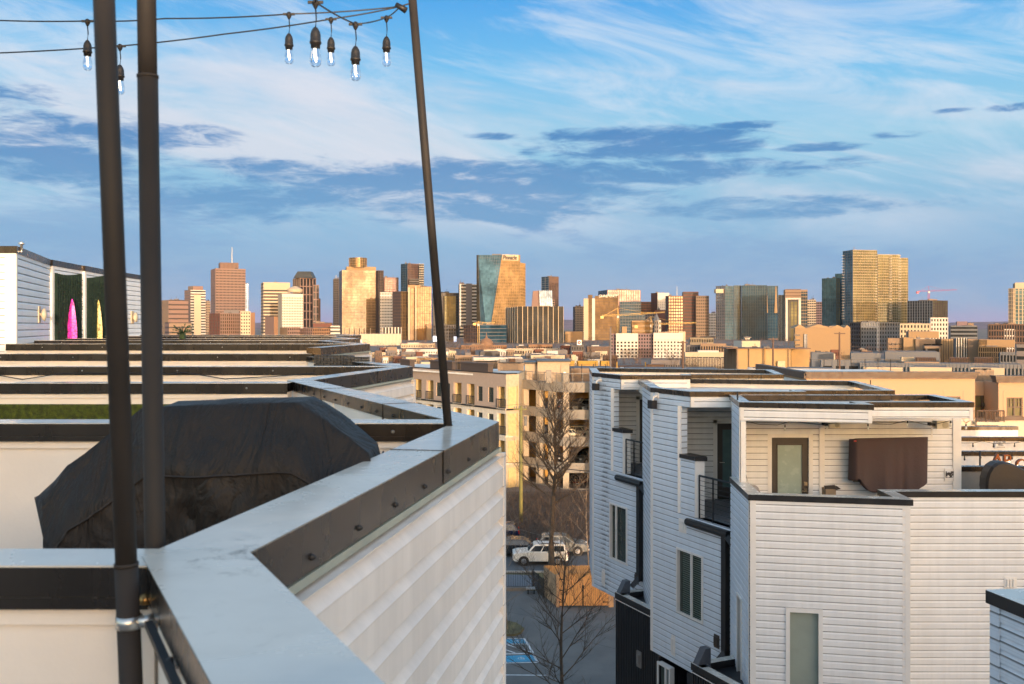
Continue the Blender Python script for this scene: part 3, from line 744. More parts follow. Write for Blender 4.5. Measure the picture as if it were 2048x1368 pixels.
    d=MB(); e=at(Q0,Q1,l); d.prism([o_,e,(e[0]+1.5,e[1]),(xr,y_rec),a],R(z_deck)-.15,R(z_deck)); d.build('balcony_floor',M['deck'],t)
    s=MB(); s.prism([at(Q0,Q1,so_-.05),f,(XP(step_r,f[1]),f[1]),(XP(step_r,f[1]),y_rec+.1),(xl-.1,y_rec+.1)],R(z_soff),R(z_soff)+.05); s.build('soffit',mat('grey_soffit',(.45,.44,.44),.6),t)
    rl=rail(t,Q0,Q1,sl_+.12,l+.05,R(z_deck),R(z_deck)+1.07,9,(0,.42,1))
    # gutter + downspout
    gm=MB(); gs=on_line(Q0,Q1,px_low)-.25
    gm.wall(Q0,Q1,gs,l,.02,.16,R(z_deck)-.22,R(z_deck)-.06); q0=at(Q0,Q1,gs-.03,.09); q1=at(Q0,Q1,l,.09); gm.tube([(*q0,R(z_deck)-.14),(*q1,R(z_deck)-.14)],.09,10)
    gm.build('gutter',M['blackcap'],t,smooth=False)
    dp=MB(); dp.wall(Q0,Q1,l-.20,l-.03,.02,.16,R(z_bot)+.9,R(z_deck)-.2); q=at(Q0,Q1,l-.12,.09); dp.tube([(*q,R(z_bot)+1.0),(q[0]-.25,q[1]-.1,R(z_bot)+.75)],.09,4); dp.build('downspout',M['blackcap'],t)
    dp=MB(); dp.tube([(*at(Q0,Q1,l-.05,.1),R(z_deck)-.2),(*at(Q0,Q1,l+.35,.05),R(z_deck)-.55)],.09,4); dp.build('gutter_elbow',M['blackcap'],t)
    window_part(t,Q0,Q1,ws[0],ws[1],R(win[2]),R(win[3]),blind=.12 if win[0]>1300 else .0,mull=(.56,) if win[0]>1300 else (.36,))
    vent(t,Q0,Q1,on_line(Q0,Q1,win[1])+.55,R(win[2])-.25,.1,.16,m=mat('dark_brown_vent',(.07,.055,.045),.5))
    vent(t,Q0,Q1,on_line(Q0,Q1,px_open)-.6 if px_open<1300 else 1.05,R(z_bot)+.45,.08,.26)
    if px_open>1300: vent(t,Q0,Q1,on_line(Q0,Q1,1367),ZP(1051,24.3),.16,.17)
    floodlight(t,Q0,Q1,lampS,R(zt)-.42)
    # roof frame: outline as seen from outside, starting behind the far corner
    c=MB(); bp=(Q0[0]+.2,Q0[1]+back_d)
    e1=(XP(fasc_r,f[1]),f[1]); e2=(e1[0]+.02,f[1]+.45); e3=(XP(step_r,f[1]+.45),f[1]+.45); e4=(e3[0]+.5,f[1]+back_d); 
    coping(c,[bp,Q0,f,e1,e2,e3,e4,bp],.22,R(zt),.13,.04); c.build('roof_coping',M['bronze'],t)
    w=MB()
    for (u,v_) in ((f,e1),(e2,e3)): siding(w,u,v_,R(z_soff),R(zt)-.12,thick=.12)
    w.build('fascia',M['siding'],t)
    w=MB(); w.wall(f,e1,-.0,.09,.012,.028,R(z_soff),R(zt)-.12); w.wall(f,e1,unit(f,e1)[2]-.09,unit(f,e1)[2],.018,.028,R(z_soff),R(zt)-.12); w.wall(e2,e3,unit(e2,e3)[2]-.09,unit(e2,e3)[2]+.02,.018,.028,R(z_soff),R(zt)-.12); w.build('fascia_trim',M['trim'],t)
    r=MB(); r.prism([bp,Q0,f,e1,e2,e3,e4],R(zt)-.4,R(zt)-.26); r.build('roof',M['roofing'],t)
    w=MB(); w.wall(e4,bp,0,unit(e4,bp)[2],-.16,-.02,R(zt)-.3,R(zt)-.12); w.wall(bp,Q0,0,unit(bp,Q0)[2],-.16,-.02,R(zt)-.3,R(zt)-.12); w.build('roof_parapet',M['panel'],t)
    # the rest of the body
    b_=MB(); b_.prism([at(Q0,Q1,.1,-.25),at(Q0,Q1,l-.1,-.25),(e3[0],Q1[1]+.5),(e4[0],e4[1]),(bp[0]+.2,bp[1])],R(z_bot)+.01,R(z_deck)-.16); b_.build('house_body',M['black'],t)
    q0=at(Q0,Q1,l-.45,-.3); b_=MB(); b_.prism([q0,at(Q0,Q1,l-.1,-.3),(e3[0],Q1[1]+.5),(e4[0],e4[1]),(q0[0]+.62,bp[1])],0,R(z_bot)); b_.build('lower_storey',M['black'],t)
    b_=MB(); b_.box(xl+.1,e3[0],y_rec+.16,e4[1]-.2,R(z_deck)-.1,R(zt)-.45); b_.build('upper_storey',M['siding'],t)
    return t
t3=house_R('farthest white townhouse of the right row, dirt streaks down its blue-grey side wall',(2.63,30.8),(3.9,28.0),-1.54,1228,1242,1248,-1.98,-3.3,-4.55,31.3,1233,1320,-8.46,(1221,1256,-7.3,-5.55),1380,1565,0,1279,lampS=.5,back_d=3.6)
t2=house_R('middle white townhouse of the right row, tall green window and corner balcony',(3.77,25.6),(5.2,22.5),-1.68,1363,1381,1393,-2.08,-3.4,-4.82,26.3,1372,1480,-8.76,(1355,1408,-7.4,-5.72),1609,1786,0,1434,lampS=.3,back_d=4.6)
# grime streaks on the farthest side wall are in its own siding
dm=M['siding_side'].copy(); dm.name='stained_grey_siding'; q=G(dm.node_tree); b=dm.node_tree.nodes['Principled BSDF']
src=b.inputs['Base Color'].links[0].from_socket; o=[n for n in dm.node_tree.nodes if n.type=='TEX_COORD'][0].outputs['Object']
X,Y,Z=q.sep(o)
sd=q.m('SUBTRACT',Y,30.8+1.54-1.05-31.15+29.95)  # placeholder, replaced below
cen=q.m('ABSOLUTE',q.m('SUBTRACT',Y,30.05))
band=q.smooth(cen,.42,.05)
fr_=q.m('FRACT',q.m('DIVIDE',Z,COURSE)); low=q.smooth(fr_,.45,.05)
st=q.m('MULTIPLY',q.m('MULTIPLY',band,q.m('ADD',q.m('MULTIPLY',low,.8),.12)),q.smooth(q.noise(o,3.5,5,.7),.35,.6))
dm.node_tree.links.new(q.mix(st,src,(.10,.10,.10)),b.inputs['Base Color'])
for ch in t3.children:
    if ch.name.startswith('side_wall'): ch.data.materials[0]=dm; ch.location=(0,0,0); ch.data.transform(__import__('mathutils').Matrix.Translation(-t3.location)) if False else None; ch.location=-t3.location
# -------- nearest right house
t=thing('townhouse','nearest white townhouse on the right, door and cloth covered television on its roof deck','townhouse',(8,22,0),RG); t1=t
R=lambda z:CZ+z
ZC=-3.56; 
L0,L1=(5.15,22.3),(5.01,20.0); F0,F1=(5.01,20.0),(8.13,19.4); S0,S1=(8.16,20.35),(14.0,20.35)
w=MB(); siding(w,L0,L1,0,R(ZC)-.12,[(.95,1.5,R(-9.2),R(-6.0))],thick=.15); w.build('side_wall',M['siding_side'],t)
window_part(t,L0,L1,.95,1.5,R(-9.2),R(-6.0),mull=())
w=MB(); wl=(.70,1.18)
siding(w,F0,F1,0,R(ZC)-.12,[(on_line(F0,F1,1577),on_line(F0,F1,1640),R(-9.4),R(-5.96))],thick=.15); w.build('front_wall',M['siding'],t)
window_part(t,F0,F1,on_line(F0,F1,1571),on_line(F0,F1,1645),R(-9.45),R(-5.90),frame=.085,mull=(),glass=M['shade'])
w=MB(); siding(w,S0,S1,0,R(ZC)-.12,thick=.15); w.build('front_wall',M['siding'],t)
w=MB(); w.wall(F0,F1,0,.12,.017,.03,0,R(ZC)-.12); w.wall(F0,F1,unit(F0,F1)[2]-.02,unit(F0,F1)[2]+.0,.017,.03,0,R(ZC)-.12); w.wall(L0,L1,unit(L0,L1)[2]-.08,unit(L0,L1)[2]+.0,.017,.026,0,R(ZC)-.12)
w.box(8.05,8.32,20.305,20.333,0,R(ZC)-.12); w.wall(F0,F1,unit(F0,F1)[2]-.1,unit(F0,F1)[2]-.021,.017,.03,0,R(ZC)-.12); w.build('corner_trim',M['trim'],t)
c=MB(); c_pts=[L0,L1,F1,(8.15,20.35),S1]; coping(c,c_pts,.24,R(ZC),.125,.045); c.build('parapet_coping',M['blackcap'],t)
w=MB(); w.wall(F0,F1,0,unit(F0,F1)[2],-.2,-.16,R(-4.8),R(ZC)-.12); w.wall(F1,(8.15,20.35),0,.95,-.15,0,0,R(ZC)-.12); w.wall(S0,S1,0,5,-.2,-.16,R(-4.8),R(ZC)-.12); w.build('parapet_wall',M['panel'],t)
d=MB(); d.prism([L0,(5.2,20.1),(8.1,19.6),(8.3,20.4),(13.9,20.4),(13.9,23.4),(5.5,23.4)],R(-4.95),R(-4.8)); d.build('deck_floor',M['deck'],t)
DW0,DW1=(XP(1478,23.4),23.4),(XP(1912,23.4),23.4); l=DW1[0]-DW0[0]
dx0=XP(1543,23.4)-DW0[0]; dx1=XP(1617,23.4)-DW0[0]; zd=R(-4.8)
w=MB(); siding(w,DW0,DW1,zd,R(-2.12),[(dx0,dx1,zd,ZP(875,23.4))],thick=.15); w.build('deck_wall',M['siding'],t)
w=MB()
def vt(px0,px1,o=.035): w.wall(DW0,DW1,XP(px0,23.4)-DW0[0],XP(px1,23.4)-DW0[0],.017,o,zd,R(-2.12))
vt(1478,1487.5); vt(1637.5,1648,.05); vt(1904,1920.5,.06)
w.wall(DW0,DW1,dx0-.10,dx0,.017,.03,zd,ZP(868,23.4)); w.wall(DW0,DW1,dx1,dx1+.10,.017,.03,zd,ZP(868,23.4)); w.wall(DW0,DW1,dx0,dx1,.017,.03,ZP(875,23.4),ZP(868,23.4))
w.wall(DW0,DW1,XP(1863,23.4)-DW0[0]-.015,XP(1863,23.4)-DW0[0]+.015,.017,.03,ZP(875,23.4),R(-2.12))
w.build('wall_trim',M['trim'],t)
d=MB(); zt_=ZP(875,23.4); fr=.155
d.wall(DW0,DW1,dx0,dx0+fr,-.07,-.02,zd,zt_); d.wall(DW0,DW1,dx1-fr,dx1,-.07,-.02,zd,zt_); d.wall(DW0,DW1,dx0+fr,dx1-fr,-.07,-.02,zt_-.19,zt_); d.wall(DW0,DW1,dx0+fr,dx1-fr,-.07,-.02,zd,zd+.25)
for (u0,u1,z0_,z1_) in ((dx0+fr-.03,dx0+fr,zd+.22,zt_-.16),(dx1-fr,dx1-fr+.03,zd+.22,zt_-.16),(dx0+fr-.03,dx1-fr+.03,zt_-.19,zt_-.16)): d.wall(DW0,DW1,u0,u1,-.02,-.008,z0_,z1_)
dr=d.build('door',M['doordark'],t)
g_=MB(); g_.wall(DW0,DW1,dx0+fr,dx1-fr,-.055,-.04,zd+.25,zt_-.19); g_.build('door_glass',M['frost'],dr)
k=MB()
for pyk in (967,980): k.box(XP(1608,23.4),XP(1614,23.4),23.37,23.42,ZP(pyk+3.5,23.4),ZP(pyk-3,23.4))
k.box(XP(1603,23.4),XP(1611,23.4),23.33,23.35,ZP(982,23.4),ZP(980.5,23.4)); k.build('lock_set',mat('brass_plate',(.6,.5,.36),.3,.9),dr)
# stair box side + roof
BS0,BS1=(5.46,23.5),(5.2,21.6)
w=MB(); siding(w,BS0,BS1,R(-4.8),R(-1.87),thick=.12); w.build('stairwell_side_wall',M['siding_side'],t)
w=MB(); w.wall(BS0,BS1,unit(BS0,BS1)[2]-.1,unit(BS0,BS1)[2]+.02,.017,.03,R(-4.8),R(-1.87)); w.box(5.2,5.31,21.58,21.7,R(-4.8),R(-2.2)); w.build('stairwell_trim',M['trim'],t)
f0=(5.2,21.6); f1=(XP(1743,20.95),20.95); f2=(f1[0]+.03,21.6); f3=(XP(1944,21.6),21.6); f4=(XP(1868,23.9),23.9); f5=(5.5,23.9)
c=MB(); coping(c,[f5,f0,f1,f2,f3,f4,f5],.22,R(-1.75),.12,.04); c.build('roof_coping',M['bronze'],t)
w=MB(); siding(w,f0,f1,R(-2.17),R(-1.87),thick=.1); siding(w,f2,f3,R(-2.12),R(-1.87),thick=.1); w.wall(f3,f4,0,unit(f3,f4)[2],-.1,0,R(-2.12),R(-1.87)); w.wall(f1,f2,0,.66,-.1,0,R(-2.17),R(-1.87)); w.build('fascia',M['siding'],t)
w=MB()
for (a,b) in ((f0,f1),(f2,f3)):
    L_=unit(a,b)[2]; w.wall(a,b,-.01,.07,.018,.03,R(-2.17),R(-1.87)); w.wall(a,b,L_-.07,L_+.01,.018,.03,R(-2.17),R(-1.87)); w.wall(a,b,.07,L_-.07,.018,.024,R(-2.17),R(-2.15))
w.build('fascia_trim',M['trim'],t)
s=MB(); s.prism([f0,f1,f2,f3,f4,f5],R(-2.12),R(-2.08)); s.build('soffit',MATS['grey_soffit'],t)
r=MB(); r.prism([f5,f0,f1,f2,f3,f4],R(-2.0),R(-1.9)); r.build('roof',M['roofing'],t)
b_=MB(); b_.prism([(5.3,22.2),(5.2,20.2),(8,19.7),(8.3,20.55),(13.9,20.55),(13.9,27),(6.9,27)],0,R(-4.96)); b_.build('house_body',M['panel'],t)
b_=MB(); b_.box(XP(1900,23.4),XP(1912,23.4),23.45,24.2,R(-4.8),R(-2.12)); b_.box(5.5,10.7,23.56,23.8,R(-4.8),R(-1.95)); b_.build('upper_storey',M['siding'],t)
vent(t,S0,S1,XP(2022,20.3)-8.16,ZP(1166,20.3),.13,.12)
g2=MB(); g2.wall(L0,L1,.2,2.3,.02,.14,R(ZC)-.75,R(ZC)-.6) if False else None
# rail end between the stair box and the deck corner
# ---------------------------------------------------------------- things on that deck
def speaker(px0,px1,py0,py1,d,label,rz=0):
    x0,x1=XP(px0,d),XP(px1,d); z0,z1=ZP(py1,d),ZP(py0,d)
    t=thing('outdoor_speaker',label,'speaker',((x0+x1)/2,d,z0),'cream outdoor speakers under the roof edge')
    m_=MB(); a=(x1-x0)
    m_.hexa([(x0+.02,d-.12,z0),(x1-.02,d-.12,z0),(x1,d+.1,z0+.02),(x0,d+.1,z0+.02),(x0+.02,d-.12,z1),(x1-.02,d-.12,z1),(x1,d+.1,z1),(x0,d+.1,z1)]); m_.build('cabinet',mat('cream_speaker',(.66,.60,.46),.5),t)
    m_=MB(); m_.tube([((x0+x1)/2+.05,d-.128,(z0+z1)/2),((x0+x1)/2+.05,d-.12,(z0+z1)/2)],(z1-z0)*.4,18); m_.build('grille',mat('tan_speaker_grille',(.5,.44,.32),.8,bump=.5,bscale=120),t)
    m_=MB(); m_.box(x0-.05,x0+.02,d-.05,d+.25,(z0+z1)/2-.03,(z0+z1)/2+.03); m_.build('bracket',M['rubber'],t)
speaker(1654,1679,844,855,22.9,'small cream speaker under the roof edge right of the door post')
speaker(1868,1896,841,857,22.9,'larger cream speaker with round grille at the right end of the deck wall')
# TV under brown cloth
def tvcover():
    t=thing('covered_television','wall television hidden under a dark brown cloth cover','television',(XP(1778,23),23,ZP(980,23)))
    d=22.85; nx,nz=46,30
    cm=mat('brown_cloth_cover',(.075,.048,.046),.85,var=.12,bump=.25,bscale=14)
    top=[(1704,880),(1712,877.5),(1780,876),(1858,874.5)]; bot=[(1700,965),(1718,958),(1740,983),(1748,986),(1790,985),(1830,983),(1840,974),(1857,966)]
    def I(L_,px):
        if px<=L_[0][0]: return L_[0][1]
        for a,b in zip(L_,L_[1:]):
            if a[0]<=px<=b[0]: return a[1]+(b[1]-a[1])*(px-a[0])/(b[0]-a[0])
        return L_[-1][1]
    m_=MB(); rows=[]
    for i in range(nx+1):
        px=1704+(1857-1704)*i/nx; r=[]
        r.append((XP(px,d+.22),d+.28,ZP(I(top,px)+2,d)))
        for j in range(nz+1):
            u=j/nz; py=I(top,px)+(I(bot,px)-I(top,px))*u
            y=d-.02*math.sin(i*.75+2*math.sin(i*.21))*u-.03*u*math.sin(i*.33+1)+(.2*max(0,1-i/3)**1.3)+(.03*max(0,(i-nx+2)/2))
            r.append((XP(px+u*1.5*math.sin(i*.5),d),y,ZP(py,d)))
        r.append((r[-1][0],d+.28,r[-1][2]+.01)); rows.append(r)
    m0=len(rows[0]); 
    for r in rows: m_.v+=r
    for i in range(nx):
        for j in range(m0-1): m_.f.append((i*m0+j,(i+1)*m0+j,(i+1)*m0+j+1,i*m0+j+1))
    m_.f.append(tuple(range(m0))); m_.f.append(tuple(nx*m0+j for j in reversed(range(m0))))
    c_=m_.build('cloth_cover',cm,t,smooth=True)
    m_=MB(); m_.box(XP(1708,d),XP(1712,d),d-.03,d+.02,ZP(883,d),ZP(881,d)); m_.build('red_label',mat('red_label',(.7,.05,.03),.5),c_)
    m_=MB(); m_.box(XP(1712,d),XP(1852,d),d+.12,d+.2,ZP(966,d),ZP(882,d)); m_.build('screen',M['rubber'],t)
    m_=MB(); m_.box(XP(1770,d),XP(1790,d),d+.2,23.4,ZP(935,d),ZP(915,d)); m_.build('wall_bracket',M['rubber'],t)
tvcover()
# plaque with a picture
m_=MB(); x0,x1=XP(1891,23.3),XP(1909,23.3)
tp=thing('wall_plaque','small black and white picture plaque at the right end of the deck wall','plaque',(x0,23.3,ZP(963,23.3)))
m_.box(x0,x1,23.34,23.38,ZP(963,23.3),ZP(938,23.3)); m_.build('backing',M['trim'],tp)
pm=mat('black_white_picture',(.5,.5,.5),.5,var=0); q=G(pm.node_tree); o=[n for n in pm.node_tree.nodes if n.type=='TEX_COORD'][0].outputs['Object']
pm.node_tree.links.new(q.mix(q.smooth(q.noise(o,14,3,.6),.47,.52),(.02,.02,.025),(.7,.7,.7)),pm.node_tree.nodes['Principled BSDF'].inputs['Base Color'])
m_=MB(); m_.box(x0+.02,x1-.005,23.33,23.339,ZP(956,23.3),ZP(943,23.3)); m_.build('picture',pm,tp)
# cardboard box & chair top
m_=MB(); d=22.6; x0,x1=XP(1650,d),XP(1677,d); tb_=thing('cardboard_box','open brown cardboard box on the deck below the cloth covered television','box',(x0,d,R(-4.8)))
cb=mat('cardboard',(.30,.21,.13),.8)
m_.box(x0+.02,x1-.06,d,d+.3,R(-4.8),ZP(978,d)); m_.build('carton',cb,tb_)
m_=MB(); m_.hexa([(x0,d,ZP(978,d)),(x0+.28,d-.02,ZP(978,d)),(x0+.28,d+.01,ZP(978,d)+.02),(x0,d+.02,ZP(978,d)+.02),(x0-.03,d-.02,ZP(971,d)),(x0+.2,d-.02,ZP(970,d)),(x0+.2,d,ZP(970,d)),(x0-.03,d,ZP(971,d))]); m_.build('flap',mat('dark_flap',(.05,.04,.035),.8),tb_)
m_=MB(); m_.hexa([(x1-.1,d,ZP(980,d)),(x1-.05,d,ZP(980,d)),(x1-.05,d+.25,ZP(980,d)),(x1-.1,d+.25,ZP(980,d)),(x1-.02,d,ZP(973,d)),(x1+.06,d,ZP(978,d)),(x1+.06,d+.25,ZP(978,d)),(x1-.02,d+.25,ZP(973,d))]); m_.build('flap',mat('dark_flap',(.05,.04,.035),.8),tb_)
d=21.5; tch=thing('deck_chair','grey cushioned chair back showing over the parapet left of the door','chair',(XP(1508,d),d,R(-4.8)))
m_=MB(); pts=[(1492,990),(1494,973),(1500,972),(1514,972.5),(1518,976),(1523,990)]
i0=0
for y_ in (d,d+.12): m_.v+=[(XP(a,d),y_+(.05 if b<980 else 0),ZP(b,d)) for a,b in pts]
n=len(pts); m_.f.append(tuple(range(n))); m_.f.append(tuple(reversed(range(n,2*n))))
for k in range(n): m_.f.append((k,(k+1)%n,n+(k+1)%n,n+k))
m_.build('backrest',mat('grey_beige_fabric',(.34,.30,.27),.9),tch)
m_=MB(); m_.box(XP(1493,d),XP(1522,d),d-.5,d,R(-4.45),R(-4.3)); m_.build('seat',MATS['grey_beige_fabric'],tch)
for sx in (XP(1494,d),XP(1520,d)):
    for sy in (d-.45,d): m_=MB(); m_.box(sx,sx+.04,sy,sy+.04,R(-4.8),R(-4.45)); m_.build('leg',M['rubber'],tch)
# string lights along that roof edge
def mini(px,py,d,label,group,tilt=0,m=None):
    t=thing('small_string_bulb',label,'bulb',PP(px,py,d),group)
    X,Y,Z=PP(px,py,d)
    a=MB(); a.lathe((X,Y,Z),[(0,.01),(.016,0),(.018,-.05),(0,-.05)],8); a.build('socket',M['rubber'],t)
    a=MB(); a.lathe((X,Y,Z-.05),[(.014,0),(.028,-.04),(.022,-.07),(0,-.08)],8); a.build('glass_bulb',m or mat('pale_unlit_bulb',(.7,.68,.6),.15,spec=.9),t,smooth=True)
g1='string bulbs under the roof edge of the nearest right house'
for px,py,lb in ((1489,843,'above the top left corner of the door wall'),(1570,850,'straight above the brown door'),(1654,847,'in front of the small cream speaker'),(1736,848,'at the step of the roof edge'),(1815,842,'above the brown cloth cover'),(1901,842,'beside the larger cream speaker'),(1932,848,'hanging off the right end of the roof edge')):
    mini(px,py,21.8,'tiny unlit string bulb '+lb,g1)
cable('light_cable',[PP(1488,842,21.8),PP(1520,849,21.8),PP(1555,850,21.8),PP(1580,843,21.8),PP(1640,849,21.8),PP(1700,843,21.8),PP(1736,847,21.8),PP(1780,849,21.8),PP(1815,841,21.8),PP(1860,851,21.8),PP(1901,841,21.8),PP(1925,840,21.8),PP(1932,846,21.8),PP(1944,839,21.6)],.007,M['rubber'],'thin dark light cable looping under the roof edge above the brown door','cable')
cable('light_cable',[PP(1488,842,23.3),PP(1489,900,23.3),PP(1491,945,23.3),PP(1494,958,23.3),PP(1494,975,23.3)],.006,M['rubber'],'thin cable hanging down the wall left of the brown door','cable')
# ---------------------------------------------------------------- terraces beyond, at the right edge
gray=mat('grey_terrace_wall',(.20,.19,.18),.7)
def terr(label,d,ytop,capm,wallm,px0=1921,px1=2120,h=1.25,zt=None,group='terrace walls beyond the nearest right house',cut=None,caph=.12):
    x0,x1=XP(px0,d),XP(px1,d); z=ZP(ytop,d)
    t=thing('terrace_wall',label,'wall',((x0+x1)/2,d,0),group)
    m_=MB(); m_.box(x0,x1,d-.03,d+.2,z-caph,z); m_.build('coping',capm,t)
    m_=MB(); m_.box(x0,x1,d,d+.17,0,z-caph)
    xx=x0+1.0
    while xx<x1: m_.box(xx-.01,xx+.01,d-.008,d,z-1.3,z-caph); xx+=2.1
    m_.build('wall_panel',wallm,t)
    return t
pb=mat('pale_wall_panel',(.74,.73,.72),.6)
terr('grey terrace wall behind the dark round cover at the right edge',23.9,933,M['bronze'],gray)
terr('pale terrace wall with marquee letters, third wall up at the right edge',26.8,903,M['bronze'],pb)
terr('pale terrace wall carrying the small warning sign',29.9,874.5,M['bronze'],pb)
terr('highest pale terrace wall at the right edge, ending below the balcony',33.2,853,M['bronze'],pb,px1=2036)
# post, sign
m_=MB(); m_.tube([PP(1960,940,26.5),PP(1960,902,26.5)],.025,8); tag(m_.build('post',M['rubber'],smooth=True),'short black post dividing the pale terrace wall','post')
ts=thing('warning_sign','small white sign with three lines of lettering on the pale terrace wall','sign',PP(2002,896,29.8))
m_=MB(); x0,x1=XP(1992,29.8),XP(2013,29.8); m_.box(x0,x1,29.83,29.88,ZP(897,29.8),ZP(883,29.8)); m_.build('sign_board',mat('white_sign',(.8,.8,.8),.5),ts)
tk=mat('black_lettering',(.02,.02,.02),.6)
text_mesh('lettering','STAY OFF',.1,tk,ts,(XP(2002.5,29.8),29.825,ZP(885.5,29.8)),ext=.002,font_w=.30)
text_mesh('lettering','WALL',.1,tk,ts,(XP(2002.5,29.8),29.825,ZP(890,29.8)),ext=.002,font_w=.17)
m_=MB(); m_.box(x0+.03,x1-.03,29.822,29.829,ZP(895,29.8),ZP(894,29.8)); m_.build('small_print',tk,ts)
g2_='string bulbs along the far terrace walls'
for px,py,lb in ((1946,886,'left of the small warning sign'),(1987,887,'just left of the sign lettering'),(2029,886,'right of the small warning sign')): mini(px,py,29.7,'dark string bulb on the pale wall '+lb,g2_,m=M['rubber'])
for px,py,lb in ((1929,912,'by the left end of the marquee letter wall'),(1961,908,'beside the short black post'),(2024,910,'above the marquee letters')): mini(px,py,26.5,'dark string bulb hanging '+lb,g2_,m=M['rubber'])
cable('light_cable',[PP(1921,886,29.7),PP(1946,886,29.7),PP(1964,882,29.7),PP(1987,887,29.7),PP(2029,886,29.7),PP(2060,881,29.7)],.008,M['rubber'],'dark light cable along the wall with the warning sign','cable')
cable('light_cable',[PP(1921,910,26.5),PP(1929,908,26.5),PP(1944,903,26.5),PP(1961,906,26.5),PP(1990,912,26.5),PP(2024,906,26.5),PP(2060,908,26.5)],.008,M['rubber'],'dark light cable along the wall with the marquee letters','cable')
# marquee letters
rust=mat('rust_brown_marquee_metal',(.25,.075,.02),.45,.4)
bulb_on=mat('lit_marquee_bulb',(1,.9,.6),.3,emit=((1,.75,.4),5))
for ch,px,py,hh_,tilt,lb in (('A',1994,922,.5,.0,'left rust brown marquee letter with small bulbs'),('P',2013,922,.46,.0,'middle rust brown marquee letter with small bulbs'),('O',2043,930,.42,.0,'right rust brown marquee letter half hidden by the dark cover')):
    tt=thing('marquee_letter',lb,'letter',PP(px,py+8,25.6),'rust brown marquee letters on the terrace')
    text_mesh('letter_shell',ch,hh_,rust,tt,PP(px,py,25.6),ext=.05)
    m_=MB()
    for q_ in (-.09,.09): m_.lathe((XP(px,25.5)+q_,25.53,ZP(py,25.5)+.07-abs(q_)),[(0,.018),(.018,0),(0,-.018)],8)
    m_.build('bulb',bulb_on,tt)
# dark round cover
d=22.4; m_=MB(); cpx=[(1976,992),(1973,975),(1974,958),(1978,945),(1985,933),(1995,926),(2006,924),(2020,926),(2035,932),(2048,938),(2075,952),(2090,992)]
n=len(cpx)
for (yy,sc2) in ((d+.35,1.0),(d+.05,1.0),(d-.03,.95)): m_.v+=[(XP(2025+(a-2025)*sc2,d),yy,ZP(992+(b-992)*sc2,d)) for a,b in cpx]
for r_ in (0,1):
    for k in range(n): m_.f.append((r_*n+k,r_*n+(k+1)%n,(r_+1)*n+(k+1)%n,(r_+1)*n+k))
m_.f.append(tuple(range(2*n,3*n))); m_.f.append(tuple(reversed(range(n))))
tag(m_.build('furniture_cover',mat('dark_brown_vinyl_cover',(.035,.027,.023),.5,bump=.1,bscale=8)),'dark rounded vinyl cover over deck furniture at the right edge','cover')
# ---------------------------------------------------------------- bottom right corner of another house
t=thing('townhouse','corner of a pale grey house with black cap, cut by the bottom right edge','townhouse',(6.4,10.5,0),RG)
A=(5.6-.02,11.0); B=(5.6+.2*3,11-3.0*1.0); 
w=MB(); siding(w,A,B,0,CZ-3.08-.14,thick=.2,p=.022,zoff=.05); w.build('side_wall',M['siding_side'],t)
w=MB(); w.wall(A,B,-.02,.13,.024,.04,0,CZ-3.2); w.build('corner_trim',M['siding_side'],t)
c=MB(); coping(c,[(A[0]+2.5,A[1]+.3),A,B],.25,CZ-3.08,.15,.06); c.build('parapet_coping',M['blackcap'],t)
b_=MB(); b_.prism([at(A,B,0,-.2),at(A,B,3,-.2),(8.5,8),(8.5,11.2),(8,11.2)],0,CZ-3.4); b_.build('house_body',M['siding_side'],t)
# ---------------------------------------------------------------- black lower volumes
def lower(label,p0,p1,z,back,hx=None):
    t=thing('garage_block',label,'building',(p0[0],p0[1],0),'black corrugated blocks below the right houses')
    m_=MB(); q=[p0,p1,(p1[0]+back[0],p1[1]+back[1]),(p0[0]+back[0],p0[1]+back[1])]
    m_.prism(q,0,CZ+z); l=unit(p0,p1)[2]; s=0
    while s<l-.04: m_.wall(p0,p1,s,s+.045,.0,.022,0,CZ+z-.02); s+=.09
    s=0
    pf=q[3]; L_=unit(pf,p0)[2]
    while s<L_-.04: m_.wall(pf,p0,s,s+.045,.0,.022,0,CZ+z-.02); s+=.09
    m_.build('corrugated_wall',M['black'],t)
    c=MB(); coping(c,[pf,p0,p1],.18,CZ+z+.16,.16,.03); c.build('parapet_coping',M['blackcap'],t)
    c=MB(); c.wall(p0,p1,0,l,.024,.032,CZ+z-.05,CZ+z-.03); c.build('edge_trim',M['trim'],t)
    v=MB(); v.wall(p0,p1,l*.38,l*.38+.22,.023,.06,CZ+z-1.6,CZ+z-1.15); v.wall(p0,p1,l*.38+.05,l*.38+.17,.06,.1,CZ+z-1.5,CZ+z-1.25); v.build('wall_lamp',gray,t)
    # slanted end upstand
    u=MB(); a=at(p0,p1,.0,-.02); u.prism([at(p0,p1,0,.0),at(p0,p1,.35,.0),at(p0,p1,.35,-.25),at(p0,p1,0,-.25)],CZ+z,CZ+z+.16)
    u.hexa([(*at(p0,p1,0,.03),CZ+z+.1),(*at(p0,p1,.2,.03),CZ+z+.1),(*at(p0,p1,.2,-.35),CZ+z+.1),(*at(p0,p1,0,-.35),CZ+z+.1),(*at(p0,p1,0,-.2),CZ+z+.5),(*at(p0,p1,.2,-.2),CZ+z+.5),(*at(p0,p1,.2,-.35),CZ+z+.5),(*at(p0,p1,0,-.35),CZ+z+.5)])
    u.build('upstand',mat('grey_metal_flashing',(.10,.11,.13),.4,.3),t)
    return t
lower('black ribbed block under the farthest right house, beside the parking lot',(3.04,27.7),(4.35,24.85),-7.95,(2.5,1.0))
lower('black ribbed block under the middle right house at the bottom of the photo',(4.07,21.4),(5.0,19.4),-7.77,(2.0,.9))
